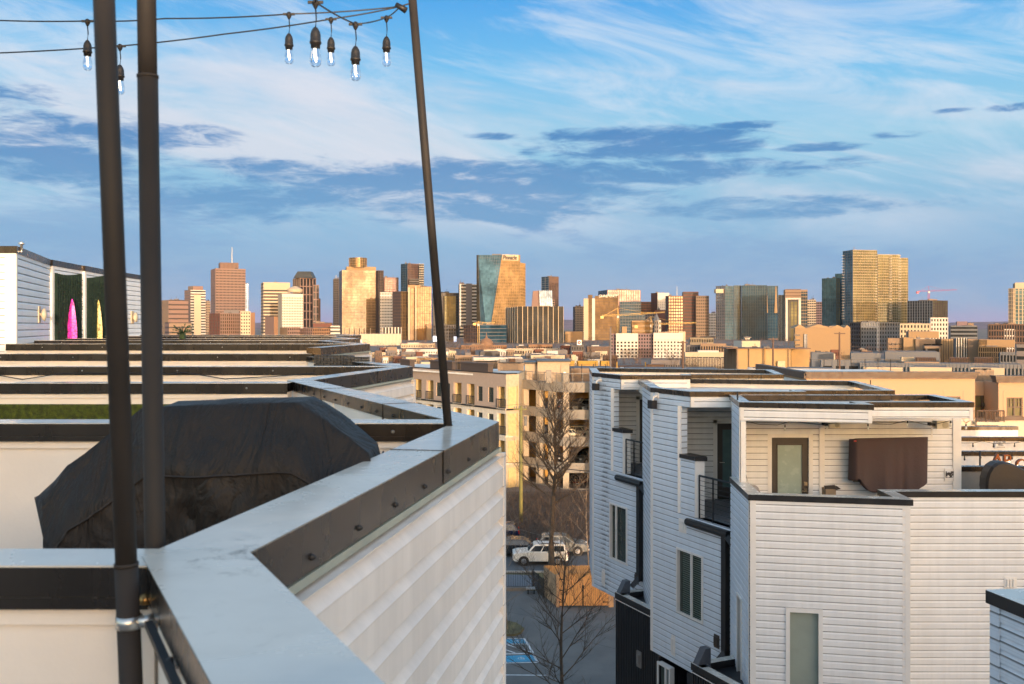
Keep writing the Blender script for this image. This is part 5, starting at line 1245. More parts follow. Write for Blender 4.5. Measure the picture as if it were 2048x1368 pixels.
# ================================================================ APARTMENT BUILDING (left of garage)
def apartments():
    t=thing('apartment_building','pink-beige apartment building with recessed balconies, left of the parking garage','apartment building',(-6,120,0))
    A=(XP(800,133),133); B=(XP(1012,112.5),112.5); E=(XP(1038,113.5),113.5)
    wm=mat('pink_beige_stucco',(.36,.285,.24),.85,var=.06); wm2=mat('white_lower_stucco',(.58,.54,.47),.85)
    yel=mat('warm_yellow_recess',(.55,.41,.20),.8)
    l=unit(A,B)[2]; top=13.45
    bays=[('r',828,843,0),('r',853,867,1),('w',872,882,0),('w',893,900,0),('r',907,923,0),('r',934,949,1),('w',955,965,0),('w',976,987,0),('r',994,1012.5,0)]
    holes=[];wins=[];recs=[]
    for k in range(4):
        zf=top-4.05-3.2*k
        for kind,a,b,dr in bays:
            sa,sb=on_line(A,B,a),min(on_line(A,B,b),l-.02)
            if kind=='r': holes.append((sa,sb,zf,zf+2.55)); recs.append((sa,sb,zf,zf+2.55,dr))
            else: holes.append((sa,sb,zf+.55,zf+2.35)); wins.append((sa,sb,zf+.55,zf+2.35))
    def cells(z0,z1):
        mb=MB(); hs=holes
        ss=sorted({0,l,*[h[i] for h in hs for i in (0,1)]}); zz=sorted({z0,z1,*[h[i] for h in hs for i in (2,3) if z0<h[i]<z1]})
        for a,b in zip(ss,ss[1:]):
            for c,d in zip(zz,zz[1:]):
                ms,mz=(a+b)/2,(c+d)/2
                if b-a<1e-4 or any(h[0]<ms<h[1] and h[2]<mz<h[3] for h in hs): continue
                mb.wall(A,B,a,b,-.3,0,c,d)
        return mb
    cells(top-4.2,top).build('upper_wall',wm,t)
    cells(0,top-4.2).build('lower_wall',wm2,t)
    m_=MB(); m_.wall(A,B,-2,l+.05,.01,.12,top-4.28,top-4.08); m_.wall(B,E,0,unit(B,E)[2],.01,.1,top-4.28,top-4.08); m_.build('belt_course',M['blackcap'],t)
    m_=MB(); m_.wall(B,E,0,unit(B,E)[2],-.3,0,0,top); m_.wall(E,(E[0]+3,140),0,26,-.3,0,0,top); m_.build('end_wall',mat('cream_stucco',(.42,.35,.25),.85),t)
    m_=MB(); m_.wall(A,B,-2,l,-.35,.04,top,top+.13); m_.wall(B,E,0,1.6,-.35,.04,top+.001,top+.131); m_.build('roof_edge',M['blackcap'],t)
    m_=MB(); m_.prism([(A[0]-1,A[1]),at(A,B,l,-.3),(E[0],E[1]+.3),(E[0]+3,140),(-20,150)],top-.4,top-.2); m_.build('roof',M['roofing'],t)
    m_=MB()
    for s,e,h_ in ((.5,3.2,.9),(8.5,14.0,1.0),(16,22,1.0)): m_.wall(A,B,s,min(e,l-.5),-.5,.25,top+.13,top+h_); m_.wall(A,B,s-.15,min(e+.15,l-.3),-.6,.4,top+h_,top+h_+.2)
    m_.build('roof_parapet',mat('dark_brown_metal',(.06,.045,.04),.6),t)
    for sa,sb,z0,z1,dr in recs:
        m_=MB(); m_.wall(A,B,sa-.3,sb+.3,-1.6,-1.5,z0-.2,z1+.1); m_.wall(A,B,sa-.1,sa,-1.5,-.3,z0-.1,z1); m_.wall(A,B,sb,sb+.1,-1.5,-.3,z0-.1,z1); m_.wall(A,B,sa,sb,-1.5,-.3,z1,z1+.1); m_.build('balcony_recess',yel,t)
        m_=MB(); m_.wall(A,B,sa-.08,sb+.08,-1.5,.12,z0-.22,z0); m_.build('balcony_floor',wm2,t)
        r_=rail(t,at(A,B,0,.08),at(A,B,l,.08),sa-.02,sb+.02,z0,z0+1.05,max(4,int((sb-sa)/.2)),(0,.5,1),True,name='balcony_railing',rr=.04)
        if dr: m_=MB(); m_.wall(A,B,sa+(sb-sa)*.15,sa+(sb-sa)*.85,-1.5,-1.44,z0,z0+2.0); m_.build('balcony_door',M['doordark'],t)
    for sa,sb,z0,z1 in wins:
        m_=MB(); m_.wall(A,B,sa,sb,-.2,-.15,z0,z1); wv=m_.build('window',M['winglass'],t)
        m_=MB(); m_.wall(A,B,(sa+sb)/2-.03,(sa+sb)/2+.03,-.14,-.1,z0,z1); m_.wall(A,B,sa,sb,-.14,-.1,z0+(z1-z0)*.5-.03,z0+(z1-z0)*.5+.03); m_.build('window_bars',M['rubber'],wv)
    # condensers on the roof
    return A,B,top
aA,aB,atop=apartments()
acm=mat('brown_condenser',(.20,.15,.11),.6,.2)
proto_ac=thing('rooftop_condenser','air conditioning unit 1','air conditioner',(0,0,0),'air conditioning units on the apartment roof')
m_=MB(); m_.box(-.42,.42,-.42,.42,0,.95)
for i in range(9): m_.box(-.45+i*.1,-.42+i*.1+.03,-.45,-.42,.05,.9)
m_.build('casing',acm,proto_ac); m_=MB(); m_.lathe((0,0,.95),[(.36,0),(.36,.08),(.3,.08),(.3,.02),(.0,.04)],14); m_.build('fan_guard',M['rubber'],proto_ac)
sp=[]
for i in range(4): sp.append((XP(905+i*9,126),126,13.3))
for i in range(8): sp.append((XP(952+i*6,124),124,13.6))
for i in range(8): sp.append((XP(1003+i*5.4,116.5),116.5,13.7))
ordn=['first','second','third','fourth','fifth','sixth','seventh','last']
for i,p in enumerate(sp):
    if i<4: lb='%s brown ribbed unit of the left cluster on the apartment roof'%('first second third last'.split()[i])
    elif i<12: lb='%s brown ribbed unit from the left in the middle cluster on the apartment roof'%ordn[i-4]
    else: lb='%s brown ribbed unit from the left in the right cluster on the apartment roof'%ordn[i-12]
    if i==0: proto_ac.location=p; proto_ac['label']=lb
    else: copy_thing(proto_ac,p,lb)
# ================================================================ TAN APARTMENTS AT THE RIGHT
def tan():
    t=thing('apartment_building','orange-tan apartment building with brown cornice behind the right houses','apartment building',(36,73,0))
    wm=mat('orange_tan_stucco',(.40,.27,.175),.85,var=.05,vscale=.5); br_=mat('dark_brown_cornice',(.085,.055,.04),.6); low=mat('cream_lower_stucco',(.50,.43,.34),.85)
    yf=71.0; A=(XP(1612,yf),yf); B=(XP(1950,yf),yf)
    zt=ZP(757,yf); zbelt=ZP(838,yf)
    m_=MB(); 
    x_=lambda px,d=yf: XP(px,d)
    holes=[(x_(1797),x_(1838),ZP(815,yf),ZP(789,yf)),(x_(1893),x_(1921),ZP(840,yf),ZP(793,yf))]
    def cells(x0,x1,y0,y1,z0,z1,hs,mb):
        ss=sorted({x0,x1,*[h[i] for h in hs for i in (0,1) if x0<h[i]<x1]}); zz=sorted({z0,z1,*[h[i] for h in hs for i in (2,3) if z0<h[i]<z1]})
        for a,b in zip(ss,ss[1:]):
            for c,d in zip(zz,zz[1:]):
                if any(h[0]<(a+b)/2<h[1] and h[2]<(c+d)/2<h[3] for h in hs): continue
                mb.box(a,b,y0,y1,c,d)
    cells(A[0],B[0],yf,yf+.4,zbelt,zt,holes,m_); 
    # recessed bay with balcony
    yr=73.2; bx0,bx1=B[0],x_(1997,yf)
    dh=[(x_(1949,yr),x_(1981,yr),ZP(835,yr),ZP(791,yr))]
    cells(bx0-.2,bx1+.2,yr,yr+.3,zbelt-3,ZP(763,yr),dh,m_)
    zt3=ZP(765,yf); h3=[(x_(2013),x_(2045),ZP(834,yf),ZP(795,yf)),(x_(2085),x_(2115),ZP(834,yf),ZP(795,yf))]
    cells(x_(1997),x_(2150),yf,yf+.4,zbelt,zt3,h3,m_); m_.box(x_(1997),x_(1997)+.3,yf+.4,yr,zbelt-3,zt3); m_.box(B[0]-.3,B[0],yf+.4,yr,zbelt-3,zt)
    m_.build('upper_wall',wm,t)
    m_=MB(); m_.box(A[0],B[0],yf,yf+.4,0,zbelt); m_.box(x_(1997),x_(2150),yf,yf+.4,0,zbelt); m_.box(B[0]-.1,x_(1997),yr,yr+.3,0,zbelt-3); m_.build('lower_wall',low,t)
    m_=MB(); m_.box(x_(1988),x_(2150),yf-.12,yf-.002,zbelt-.1,zbelt+.18); m_.build('belt_course',br_,t)
    # cornice: main, left return going back
    m_=MB(); zc=ZP(743.5,yf)
    def corn(x0,x1,y0,y1,z0,z1):
        h=z1-z0; m_.box(x0,x1,y0+.12,y1,z0,z0+h*.45); m_.box(x0-.1,x1+.1,y0,y1,z0+h*.45,z0+h*.8); m_.box(x0-.18,x1+.18,y0-.1,y1,z0+h*.8,z1)
    corn(A[0],B[0],yf-.35,yf+.4,zt,zc); corn(x_(1990),x_(2150),yf-.35,yf+.4,zt3,ZP(751,yf))
    P=(XP(1513,86),86); m_.wall(P,(A[0]-.1,yf-.2),0,unit(P,(A[0]-.1,yf-.2))[2],-.5,.1,zt,zc-.03)
    m_.build('cornice',br_,t)
    m_=MB(); m_.wall((P[0]+.2,P[1]),(A[0],yf),0,unit(P,A)[2]-.1,-.3,0,0,zt); m_.build('end_wall',wm,t)
    m_=MB(); m_.prism([(A[0],yf+.4),(B[0],yf+.4),(B[0],90),(P[0],90),P],zt-.5,zt-.2); m_.prism([(B[0]+.01,yr+.3),(x_(2150),yr+.3),(x_(2150),90),(B[0]+.01,90)],zt3-.5,zt3-.3); m_.build('roof',M['roofing'],t)
    gl=mat('olive_window_glass',(.13,.12,.06),.15)
    for (a,b,c,d) in holes+h3+dh:
        yy=yr if (a,b,c,d) in dh else yf
        m_=MB(); m_.box(a,b,yy+.15,yy+.2,c,d); w_=m_.build('window',gl,t)
        m_=MB(); fr=.1
        m_.box(a,a+fr,yy+.05,yy+.149,c,d); m_.box(b-fr,b,yy+.05,yy+.149,c,d); m_.box((a+b)/2-fr/2,(a+b)/2+fr/2,yy+.05,yy+.149,c,d); m_.box(a+fr,b-fr,yy+.06,yy+.148,c,c+fr); m_.box(a+fr,b-fr,yy+.06,yy+.148,d-fr,d); m_.box(a+fr,b-fr,yy+.07,yy+.147,(c+d)/2-fr/2,(c+d)/2+fr/2)
        if (a,b,c,d) in h3: 
            m_.box(a+fr,b-fr,yy+.08,yy+.146,c+(d-c)*.75-.02,c+(d-c)*.75+.02)
            for u in (.25,.75): m_.box(a+(b-a)*u-.02,a+(b-a)*u+.02,yy+.08,yy+.1465,(c+d)/2,d)
        m_.build('window_frame',br_,w_)
    # window surrounds scored in the stucco
    m_=MB()
    for (a,b,c,d) in holes[1:]+h3:
        z2=d+.45; 
        for x in (a-.25,b+.2): m_.box(x,x+.05,yf-.02,yf-.001,c,z2)
        m_.box(a-.25,b+.25,yf-.021,yf-.0015,z2,z2+.05)
    m_.build('window_surround',mat('dark_tan_stucco',(.40,.28,.19),.85),t)
    m_=MB(); zb_=ZP(843,yf-.2); m_.box(x_(1947),x_(1999),yf-.5,yr,zb_-.25,zb_); m_.build('balcony_floor',low,t)
    rail(t,(x_(1948),yf-.45),(x_(2002),yf-.45),0,x_(2002)-x_(1948),zb_,zb_+.82,16,(0,.33,.67,1),True,br_,'balcony_railing',.045)
    m_=MB(); m_.box(x_(1972,yr),x_(1981,yr),yr-.05,yr-.01,ZP(843,yr),ZP(802,yr)); m_.build('balcony_door',br_,t)
    m_=MB(); m_.tube([(x_(1963,yr),yr-.2,ZP(812,yr)),(x_(1963,yr),yr-.2,ZP(806,yr))],.12,8); m_.build('wall_lamp',M['rubber'],t)
    return yf
tan()
for i,px in enumerate((1956,1972)):
    c=copy_thing(proto_ac,(XP(px,75),75,ZP(763,75)),['dark roof condenser above the tan balcony bay, left of two','dark roof condenser above the tan balcony bay, right of two'][i],'condensers above the tan balcony bay')
# thin antenna on the roofs
for px,py0,py1,d,lb in ((1475,783,800,22,'short black vent rod at the left end of the nearest roof'),(1741,760,778,40,'thin black rod standing before the tan wall')):
    m_=MB(); m_.tube([PP(px,py1,d),PP(px,py0,d)],.02,6); tag(m_.build('roof_rod',M['rubber']),lb,'rod')
HAZE=1.4e-5
# ================================================================ CITY
cm=dict(
 pink=mat('pink_granite',(0.206,0.132,0.110),.7,var=.05,vscale=.05), tan=mat('tan_concrete',(0.215,0.152,0.106),.75,var=.06,vscale=.05), cream=mat('cream_concrete',(.44,.36,.26),.75,var=.05,vscale=.05),
 gold=mat('gold_concrete',(0.272,0.180,0.094),.7,var=.08,vscale=.05), brown=mat('brown_masonry',(0.107,0.064,0.047),.75,var=.08,vscale=.05), dkbr=mat('dark_brown_cladding',(0.050,0.034,0.030),.6,var=.08,vscale=.05),
 brick=mat('red_brick',(0.123,0.048,0.034),.85,var=.1,vscale=.1), white=mat('white_cladding',(.52,.49,.45),.7,var=.04,vscale=.1), grey=mat('grey_concrete',(0.136,0.124,0.127),.75,var=.06,vscale=.05),
 dgrey=mat('dark_grey_cladding',(0.041,0.040,0.047),.6,var=.08,vscale=.05), copper=mat('dark_metal_roof',(0.041,0.044,0.042),.5,var=.1,vscale=.1), orange=mat('orange_brick',(0.215,0.120,0.068),.8,var=.08,vscale=.1),
 slate=mat('blue_grey_cladding',(0.115,0.124,0.144),.7,var=.05,vscale=.1), yellow=mat('yellow_paint',(0.329,0.180,0.009),.6,var=.05), steel=M['steel'], bluebar=mat('blue_black_mullions',(.035,.065,.09),.5,var=.05,vscale=.05), purple=mat('mauve_cladding',(0.173,0.120,0.136),.7,var=.05,vscale=.05))
def glass(name,col,rough=.12,metal=.9,bs=.12,bump=.10,spec=.5):
    m=mat(name,col,rough,metal,var=.22,vscale=.05,spec=spec); t=m.node_tree; q=G(t); b=t.nodes['Principled BSDF']
    o=[n for n in t.nodes if n.type=='TEX_COORD'][0].outputs['Object']
    src=b.inputs['Base Color'].links[0].from_socket; sn=t.nodes.new('ShaderNodeVectorMath'); sn.operation='SNAP'; t.links.new(o,sn.inputs[0]); sn.inputs[1].default_value=(3.1,3.1,3.7)
    wn=t.nodes.new('ShaderNodeTexWhiteNoise'); wn.noise_dimensions='3D'; t.links.new(sn.outputs[0],wn.inputs['Vector'])
    big=q.noise(o,.022,3,.6,.8)
    k=q.m('MULTIPLY',q.smooth(wn.outputs[0],0,1,.82,1.15),q.smooth(big,.35,.62,.7,1.2))
    sc_=t.nodes.new('ShaderNodeVectorMath'); sc_.operation='SCALE'; t.links.new(src,sc_.inputs[0]); t.links.new(k,sc_.inputs['Scale']); t.links.new(sc_.outputs[0],b.inputs['Base Color'])
    bn=t.nodes.new('ShaderNodeBump'); bn.inputs['Strength'].default_value=bump; bn.inputs['Distance'].default_value=1.0
    t.links.new(q.noise(o,bs,3,.5),bn.inputs['Height']); t.links.new(bn.outputs[0],b.inputs['Normal']); return m
gm=dict(gold=glass('gold_mirror_glass',(.15,.105,.055),.36,.8), amber=glass('amber_mirror_glass',(.085,.058,.032),.34,.7), blue=glass('blue_mirror_glass',(.09,.17,.215),.2,.3,spec=.3), deep=glass('deep_blue_glass',(.020,.055,.095),.22,.1,spec=.2), gold2=glass('bright_gold_mirror_glass',(.050,.038,.024),.36,.8),
 dark=glass('dark_tinted_glass',(.022,.027,.034),.25,.1,spec=.15), black=glass('black_window_glass',(.018,.016,.017),.3,.0,spec=.1), pinkg=glass('pink_mirror_glass',(.14,.092,.085),.36,.8), silver=glass('silver_mirror_glass',(.26,.32,.38),.2), olive=glass('olive_mirror_glass',(.105,.10,.055),.36,.7))
allm={**{('c',k):v for k,v in cm.items()},**{('g',k):v for k,v in gm.items()}}
def matof(k): return gm[k[2:]] if k.startswith('g_') else cm[k]
PN={'base':'wall','glz':'glazing'}
def solve_box(x0,xc,x1,d,theta=None,front='L',depth=None):
    """visible corner at column xc; returns plan points (left,corner,right,back)"""
    tL,tC,tR=(x0-1024)/F,(xc-1024)/F,(x1-1024)/F; P=(tC*d,d)
    best=None
    ths=[theta] if theta is not None else [math.radians(a) for a in range(-40,41,1)]
    for th in ths:
        if x1-xc>0.5 and xc-x0>0.5:
            # right face along a, left face along b
            ca,sa=math.cos(th),math.sin(th)
            den=ca-tR*sa; w=(tR*d-P[0])/den if abs(den)>1e-3 else -1
            den2=sa+tL*ca; L_=(P[0]-tL*d)/den2 if abs(den2)>1e-3 else -1
            if w<=0 or L_<=0: continue
            sc_=abs(math.log(L_/w)); 
            if best is None or sc_<best[0]: best=(sc_,th,w,L_)
    if best is None:
        th=-math.atan(((x0+x1)/2-1024)/F) if theta is None else theta
        ca,sa=math.cos(th),math.sin(th)
        if xc<=x0+.5:
            w=(tR*d-tC*d)/(ca-tR*sa); L_=depth or w*.8; best=(0,th,w,L_)
        else:
            # only left..corner is the front
            P=(tL*d,d); w=(tC*d-P[0])/(ca-tC*sa); L_=depth or w*.8; best=(0,th,w,L_)
    _,th,w,L_=best
    if depth: L_=max(L_,depth) if xc<=x0+.5 else L_
    ca,sa=math.cos(th),math.sin(th)
    R_=(P[0]+w*ca,P[1]+w*sa); Lp=(P[0]-L_*sa,P[1]+L_*ca); Bk=(R_[0]-L_*sa,R_[1]+L_*ca)
    return Lp,P,R_,Bk
def facade(parts,p0,p1,z0,z1,st,fh):
    kind=st[0]; base=st[1]; bar=st[2] if len(st)>2 else None; n=st[3] if len(st)>3 else 8; q=dict(st[4]) if len(st)>4 else {}
    l=unit(p0,p1)[2]; g_=parts.setdefault(('glz' if base.startswith('g_') else 'base',base),MB())
    g_.wall(p0,p1,0.05,l-.05,-.5,0,z0,z1)
    if kind=='solid': return
    b=parts.setdefault(('bar',bar),MB()); nf=max(1,round((z1-z0)/fh)); h=(z1-z0)/nf
    th=q.get('t',.35); tv=q.get('v',.3); pr=q.get('p',.35)
    top=q.get('top',0); sk=q.get('skip',0)
    if kind in ('grid','bands','punch'):
        if kind=='punch': th=max(th,.45); tv=max(tv,.45)
        for i in range(nf+1):
            zc=z0+i*h; b.wall(p0,p1,0,l,.0,pr,max(z0,zc-h*th/2),min(z1+.3,zc+h*th/2))
    if kind in ('grid','piers','punch'):
        bw=l/n
        for i in range(n+1):
            s=i*bw; a=max(0,s-bw*tv/2); c=min(l,s+bw*tv/2); b.wall(p0,p1,a,c,.0,pr+.12,z0,z1+.31)
    if top: b.wall(p0,p1,0,l,.0,pr+.2,z1-top,z1+.4)
    if q.get('edge'):
        e=q['edge']; b.wall(p0,p1,0,e,0,pr+.25,z0,z1+.35); b.wall(p0,p1,l-e,l,0,pr+.25,z0,z1+.35)
def bld(label,d,boxes,name='office_tower',cat='building',group=None,fh=4.0,extra=None):
    x=XP((boxes[0][0]+boxes[0][2])/2,d); t=thing(name,label,cat,(x,d,0),group); parts={}; roofs=MB()
    for bx in boxes:
        x0,xc,x1,yt=bx[:4]; yb=bx[4]; sL,sF=bx[5],bx[6]; o=bx[7] if len(bx)>7 else {}
        dd=o.get('d',d); Lp,P,R_,Bk=solve_box(x0,xc,x1,dd,o.get('th'),depth=o.get('depth'))
        zt=ZP(yt,dd); z0=ZP(yb,dd) if yb else 0; fh_=o.get('fh',fh)
        if xc<=x0+.5 or xc>=x1-.5: facade(parts,P,R_,z0,zt,sF,fh_)
        else: facade(parts,P,R_,z0,zt,sF,fh_); facade(parts,Lp,P,z0,zt,sL,fh_)
        bm=o.get('back',sF[2] if len(sF)>2 and not sF[2].startswith('g_') else (sF[1] if not sF[1].startswith('g_') else 'dgrey'))
        bb=parts.setdefault(('base',bm),MB())
        def ins(a,c,k=.45): return (a[0]+(c[0]-a[0])*.0+0,a[1])
        cx_,cy_=(Lp[0]+P[0]+R_[0]+Bk[0])/4,(Lp[1]+P[1]+R_[1]+Bk[1])/4
        sh=lambda a:(a[0]+(cx_-a[0])/math.hypot(cx_-a[0],cy_-a[1])*.75,a[1]+(cy_-a[1])/math.hypot(cx_-a[0],cy_-a[1])*.75)
        bb.prism([sh(P),sh(R_),Bk,Lp if False else sh(Lp)],z0,zt-.2)
        roofs.prism([sh(P),sh(R_),sh(Bk),sh(Lp)],zt-.19,zt+.05)
    if group==GS or group==GM:
        rr=random.Random(int(boxes[0][0]*7+boxes[0][3])); pl=MB()
        bx=max(boxes,key=lambda q:(q[2]-q[0])*(1 if q[4] is None else .2)); dd=(bx[7].get('d',d) if len(bx)>7 else d); Lp,P,R_,Bk=solve_box(bx[0],bx[1],bx[2],dd,(bx[7].get('th') if len(bx)>7 else None),depth=(bx[7].get('depth') if len(bx)>7 else None)); zt=ZP(bx[3],dd)+.06
        for _ in range(rr.randint(2,4)):
            u,v_=rr.uniform(.15,.75),rr.uniform(.15,.7); cx_=P[0]+(R_[0]-P[0])*u+(Lp[0]-P[0])*v_; cy_=P[1]+(R_[1]-P[1])*u+(Lp[1]-P[1])*v_
            w_=rr.uniform(.04,.12)*unit(P,R_)[2]; h_=rr.uniform(.8,2.6)*d/1300; pl.box(cx_-w_,cx_+w_,cy_-w_*.5,cy_+w_*.5,zt,zt+h_)
            if rr.random()<.4: pl.tube([(cx_,cy_,zt+h_),(cx_,cy_,zt+h_+4*d/1300)],.18*d/1300,4)
        pl.build('rooftop_plant',rr.choice((cm['grey'],cm['dgrey'],cm['tan'])),t,fix=False)
    nm={'base':'wall','glz':'glazing','bar':'facade_frame'}
    for (k,mk),mb in parts.items():
        if mb.v: mb.build(nm[k],matof(mk),t,fix=False)
    roofs.build('roof',cm['grey'],t,fix=False)
    if extra: extra(t,d)
    return t
GS='towers of the downtown skyline'; GM='mid-rise buildings below the skyline'
def antenna(px,yb,yt,r=.5,name='antenna'):
    def f(t,d): m_=MB(); m_.tube([PP(px,yb,d+12),PP(px,yt,d+12)],[r,r*.5],6); m_.build(name,cm['white'],t)
    return f
S=lambda base:('solid',base)
# ---- towers, left to right ------------------------------------------------
bld('broad beige office slab with small windows, leftmost of the skyline beside the second pole',1500,[(318,337,377,600,None,S('tan'),('bands','pink','dkbr',8,dict(t=.3,p=.15))),(330,338,383,645,None,('bands','pink','dkbr',8,dict(t=.35,p=.1)),('bands','tan','dkbr',8,dict(t=.3,p=.15)),dict(d=1460))],group=GS,fh=7)
bld('beige tower with a blank central panel and white and black striped sides',1600,[(369,381,411,580,None,('bands','pink','grey',6),('bands','g_black','white',8,dict(t=.55)),dict(fh=4.5)),(376,386,406,572,580,S('tan'),S('pink'),dict(d=1608)),(388,388,402,589,None,S('pink'),S('cream'),dict(d=1590,depth=12))],group=GS)
bld('dark brown gridded office block beside the striped beige tower',1640,[(405,405,421,602,None,S('brown'),('grid','g_black','tan',5,dict(t=.5,v=.35)))],group=GS,fh=4.4)
bld('tall pink granite tower with a thin white antenna',1717,[(422,431,491,537,None,('punch','g_black','pink',3,dict(t=.5,v=.6)),('punch','g_black','pink',22,dict(t=.45,v=.45,top=2)),dict(fh=5.0)),(437,440,477,525,537,S('pink'),('piers','brown','pink',14,dict(v=.4)),dict(d=1730,fh=6))],group=GS,extra=antenna(464,526,494,.9))
bld('narrow dark blue glass tower just right of the pink granite tower',1900,[(484,484,497,567,None,S('dkbr'),('grid','g_deep','dgrey',3,dict(t=.2,v=.2)))],group=GS)
bld('brick and white corner block below the pink granite tower',1150,[(419,440,482,627,None,('grid','brown','brick',4,dict(t=.3,v=.3)),('grid','g_amber','pink',10,dict(t=.3,v=.35))),(481,481,501,623,None,S('cream'),('punch','g_black','cream',4,dict(t=.5,v=.5)),dict(d=1145)),(501,501,510,625,None,S('orange'),S('orange'),dict(d=1180)),(448,448,478,620,627,S('grey'),S('grey'),dict(d=1165))],group=GS)
bld('cream tower with close dark window bands and a blank top left of the gabled tower',1500,[(522,527,580,565,None,('bands','g_black','cream',4,dict(t=.45)),('bands','g_black','cream',10,dict(t=.48,top=9)),dict(fh=5))],group=GS,fh=5)
def gable(t,d):
    A=PP(589,556,d+6); B=PP(627,556,d+6); m_=MB(); z2=ZP(543,d+6)
    m_.hexa([(A[0],d-2,A[2]),(B[0],d-2,A[2]),(B[0],d+30,A[2]),(A[0],d+30,A[2]),(XP(594,d),d+4,z2),(XP(620,d),d+4,z2),(XP(620,d),d+24,z2),(XP(594,d),d+24,z2)]); m_.build('gabled_roof',cm['copper'],t)
bld('stepped brown office tower with a dark gabled roof',1700,[(586,600,632,556,None,('grid','g_amber','tan',4,dict(t=.2,v=.5)),('grid','g_black','pink',5,dict(t=.12,v=.3,top=1)),dict(fh=14)),(626,626,638,570,None,S('pink'),('grid','g_black','pink',2,dict(t=.15,v=.3)),dict(d=1706,fh=14)),(632,632,641,597,None,S('brown'),S('brown'),dict(d=1712))],group=GS,extra=gable)
def dome1(t,d):
    m_=MB(); c=PP(590,585,d+15); r=15/F*d; m_.lathe(c,[(r*.95,0),(r,2),(r,4.5),(r*.93,5),(r*.6,7),(r*.3,8.5),(0,9)],24); m_.build('round_penthouse',cm['cream'],t,smooth=False)
bld('cream gridded hotel tower with a low round penthouse in front of the gabled tower',1320,[(556,564,606,588,None,S('cream'),('punch','g_amber','white',13,dict(t=.5,v=.5,top=4)),dict(fh=3.6))],group=GS,extra=dome1)
bld('small brown block standing in front of the banded cream tower',1100,[(530,548,556,633,None,S('pink'),S('orange')),(560,575,600,655,None,S('tan'),('punch','g_black','pink',6)),(600,625,660,657,None,('punch','g_black','pink',6),('punch','g_black','orange',10))],group=GS,name='office_block')
bld('red brick mid-rise between the cream hotel tower and the golden slab',1200,[(624,626,664,646,None,S('brick'),('bands','brick','dkbr',8,dict(t=.2))),(661,661,680,652,None,S('white'),('bands','g_dark','white',8,dict(t=.45)),dict(d=1180))],group=GS,fh=5,name='office_block')
bld('slim grey-brown tower touching the left side of the golden slab',1700,[(666,667,680,558,None,S('tan'),('punch','g_black','grey',4,dict(t=.4,v=.5)))],group=GS,extra=antenna(672,558,550,.6))
def gold_extra(t,d):
    m_=MB(); r=18/F*d; c=(XP(715,d+18),d+22,ZP(534,d)); h=ZP(514,d)-c[2]; m_.lathe(c,[(r,0),(r,h),(0,h)],28); m_.build('round_crown',gm['gold'],t,fix=False)
    m_=MB(); 
    for i in range(12): a=math.pi+i*math.pi/11; m_.box(c[0]+r*math.cos(a)-.25,c[0]+r*math.cos(a)+.25,c[1]+r*math.sin(a)-.4,c[1]+r*math.sin(a)+.4,c[2],c[2]+h)
    for k in range(4): m_.lathe((c[0],c[1],c[2]+h*k/4),[(r+.1,0),(r+.3,.15),(r+.3,.5),(r+.1,.6)],28)
    m_.build('crown_frame',cm['gold'],t)
    P0=(XP(683,d-1.5),d-1.5); P1=(XP(764,d-1.5),d-1.5); m_=MB(); l=unit(P0,P1)[2]
    for i in range(6): m_.wall(P0,P1,l*.08+i*l*.125,l*.08+i*l*.125+1.2,0,1,0,ZP(656,d))
    m_.build('base_columns',cm['cream'],t)
bld('golden mirror-glass slab tower with stepped top and round crown, brightest in the skyline',1400,[(678,684,757,540,None,S('g_amber'),('grid','g_gold2','tan',26,dict(t=.1,v=.16,p=.25)),dict(fh=4.2)),(752,757,767,541,None,S('dkbr'),('grid','g_dark','brown',3,dict(t=.1,v=.3)),dict(d=1402)),(691,693,752,533,540,S('gold'),S('gold'),dict(d=1410))],group=GS,extra=gold_extra)
bld('pink gridded office tower right behind the golden slab',1650,[(764,769,797,555,None,('grid','g_black','brown',3),('grid','g_pinkg','pink',9,dict(t=.35,v=.3,top=2)))],group=GS)
bld('white dotted mid-rise with glowing yellow windows below the pink gridded tower',1300,[(760,760,788,585,None,S('white'),('punch','g_dark','white',9,dict(t=.5,v=.45)))],group=GS)
bld('deep blue and pink glass tower with a notched middle',1600,[(802,815,838,527,None,('grid','g_deep','bluebar',3,dict(t=.08,v=.06)),('grid','g_pinkg','pink',8,dict(t=.1,v=.1)),dict(fh=4)),(838,838,848,528,None,S('dgrey'),('bands','g_dark','white',3,dict(t=.15)),dict(d=1602)),(818,818,838,558,568,S('dkbr'),('bands','g_black','grey',5,dict(t=.3)),dict(d=1596,depth=6))],group=GS)
bld('bronze tower with tall golden piers in front of the deep blue tower',1200,[(785,802,817,583,None,('bands','dkbr','brown',4,dict(t=.3)),('grid','g_amber','gold',5,dict(t=.06,v=.12)),dict(fh=4)),(816,817,863,573,None,S('brown'),('grid','g_amber','brown',13,dict(t=.04,v=.3)),dict(fh=8)),(816,816,820,575,None,S('cream'),S('cream'),dict(d=1196,depth=4)),(830,830,833,572,None,S('cream'),S('cream'),dict(d=1196,depth=4)),(816,816,841,570,576,S('gold'),S('gold'),dict(d=1199,depth=10)),(853,853,863,648,None,S('gold'),S('gold'),dict(d=1195,depth=6))],group=GS)
bld('long cream hall with white columns below the golden slab',900,[(719,719,803,668,None,S('cream'),('piers','cream','white',30,dict(v=.3,p=.1))),(740,740,790,693,None,S('cream'),('bands','g_black','white',10,dict(t=.5)),dict(d=880))],name='hall',fh=3)
bld('low arcade hall with small white arches right of the cream hall',960,[(765,765,803,655,None,S('cream'),('piers','g_black','white',6,dict(v=.35,t=.2)),),(803,803,868,692,None,S('cream'),('piers','g_amber','cream',9,dict(v=.4)),dict(d=890))],name='hall',fh=5)
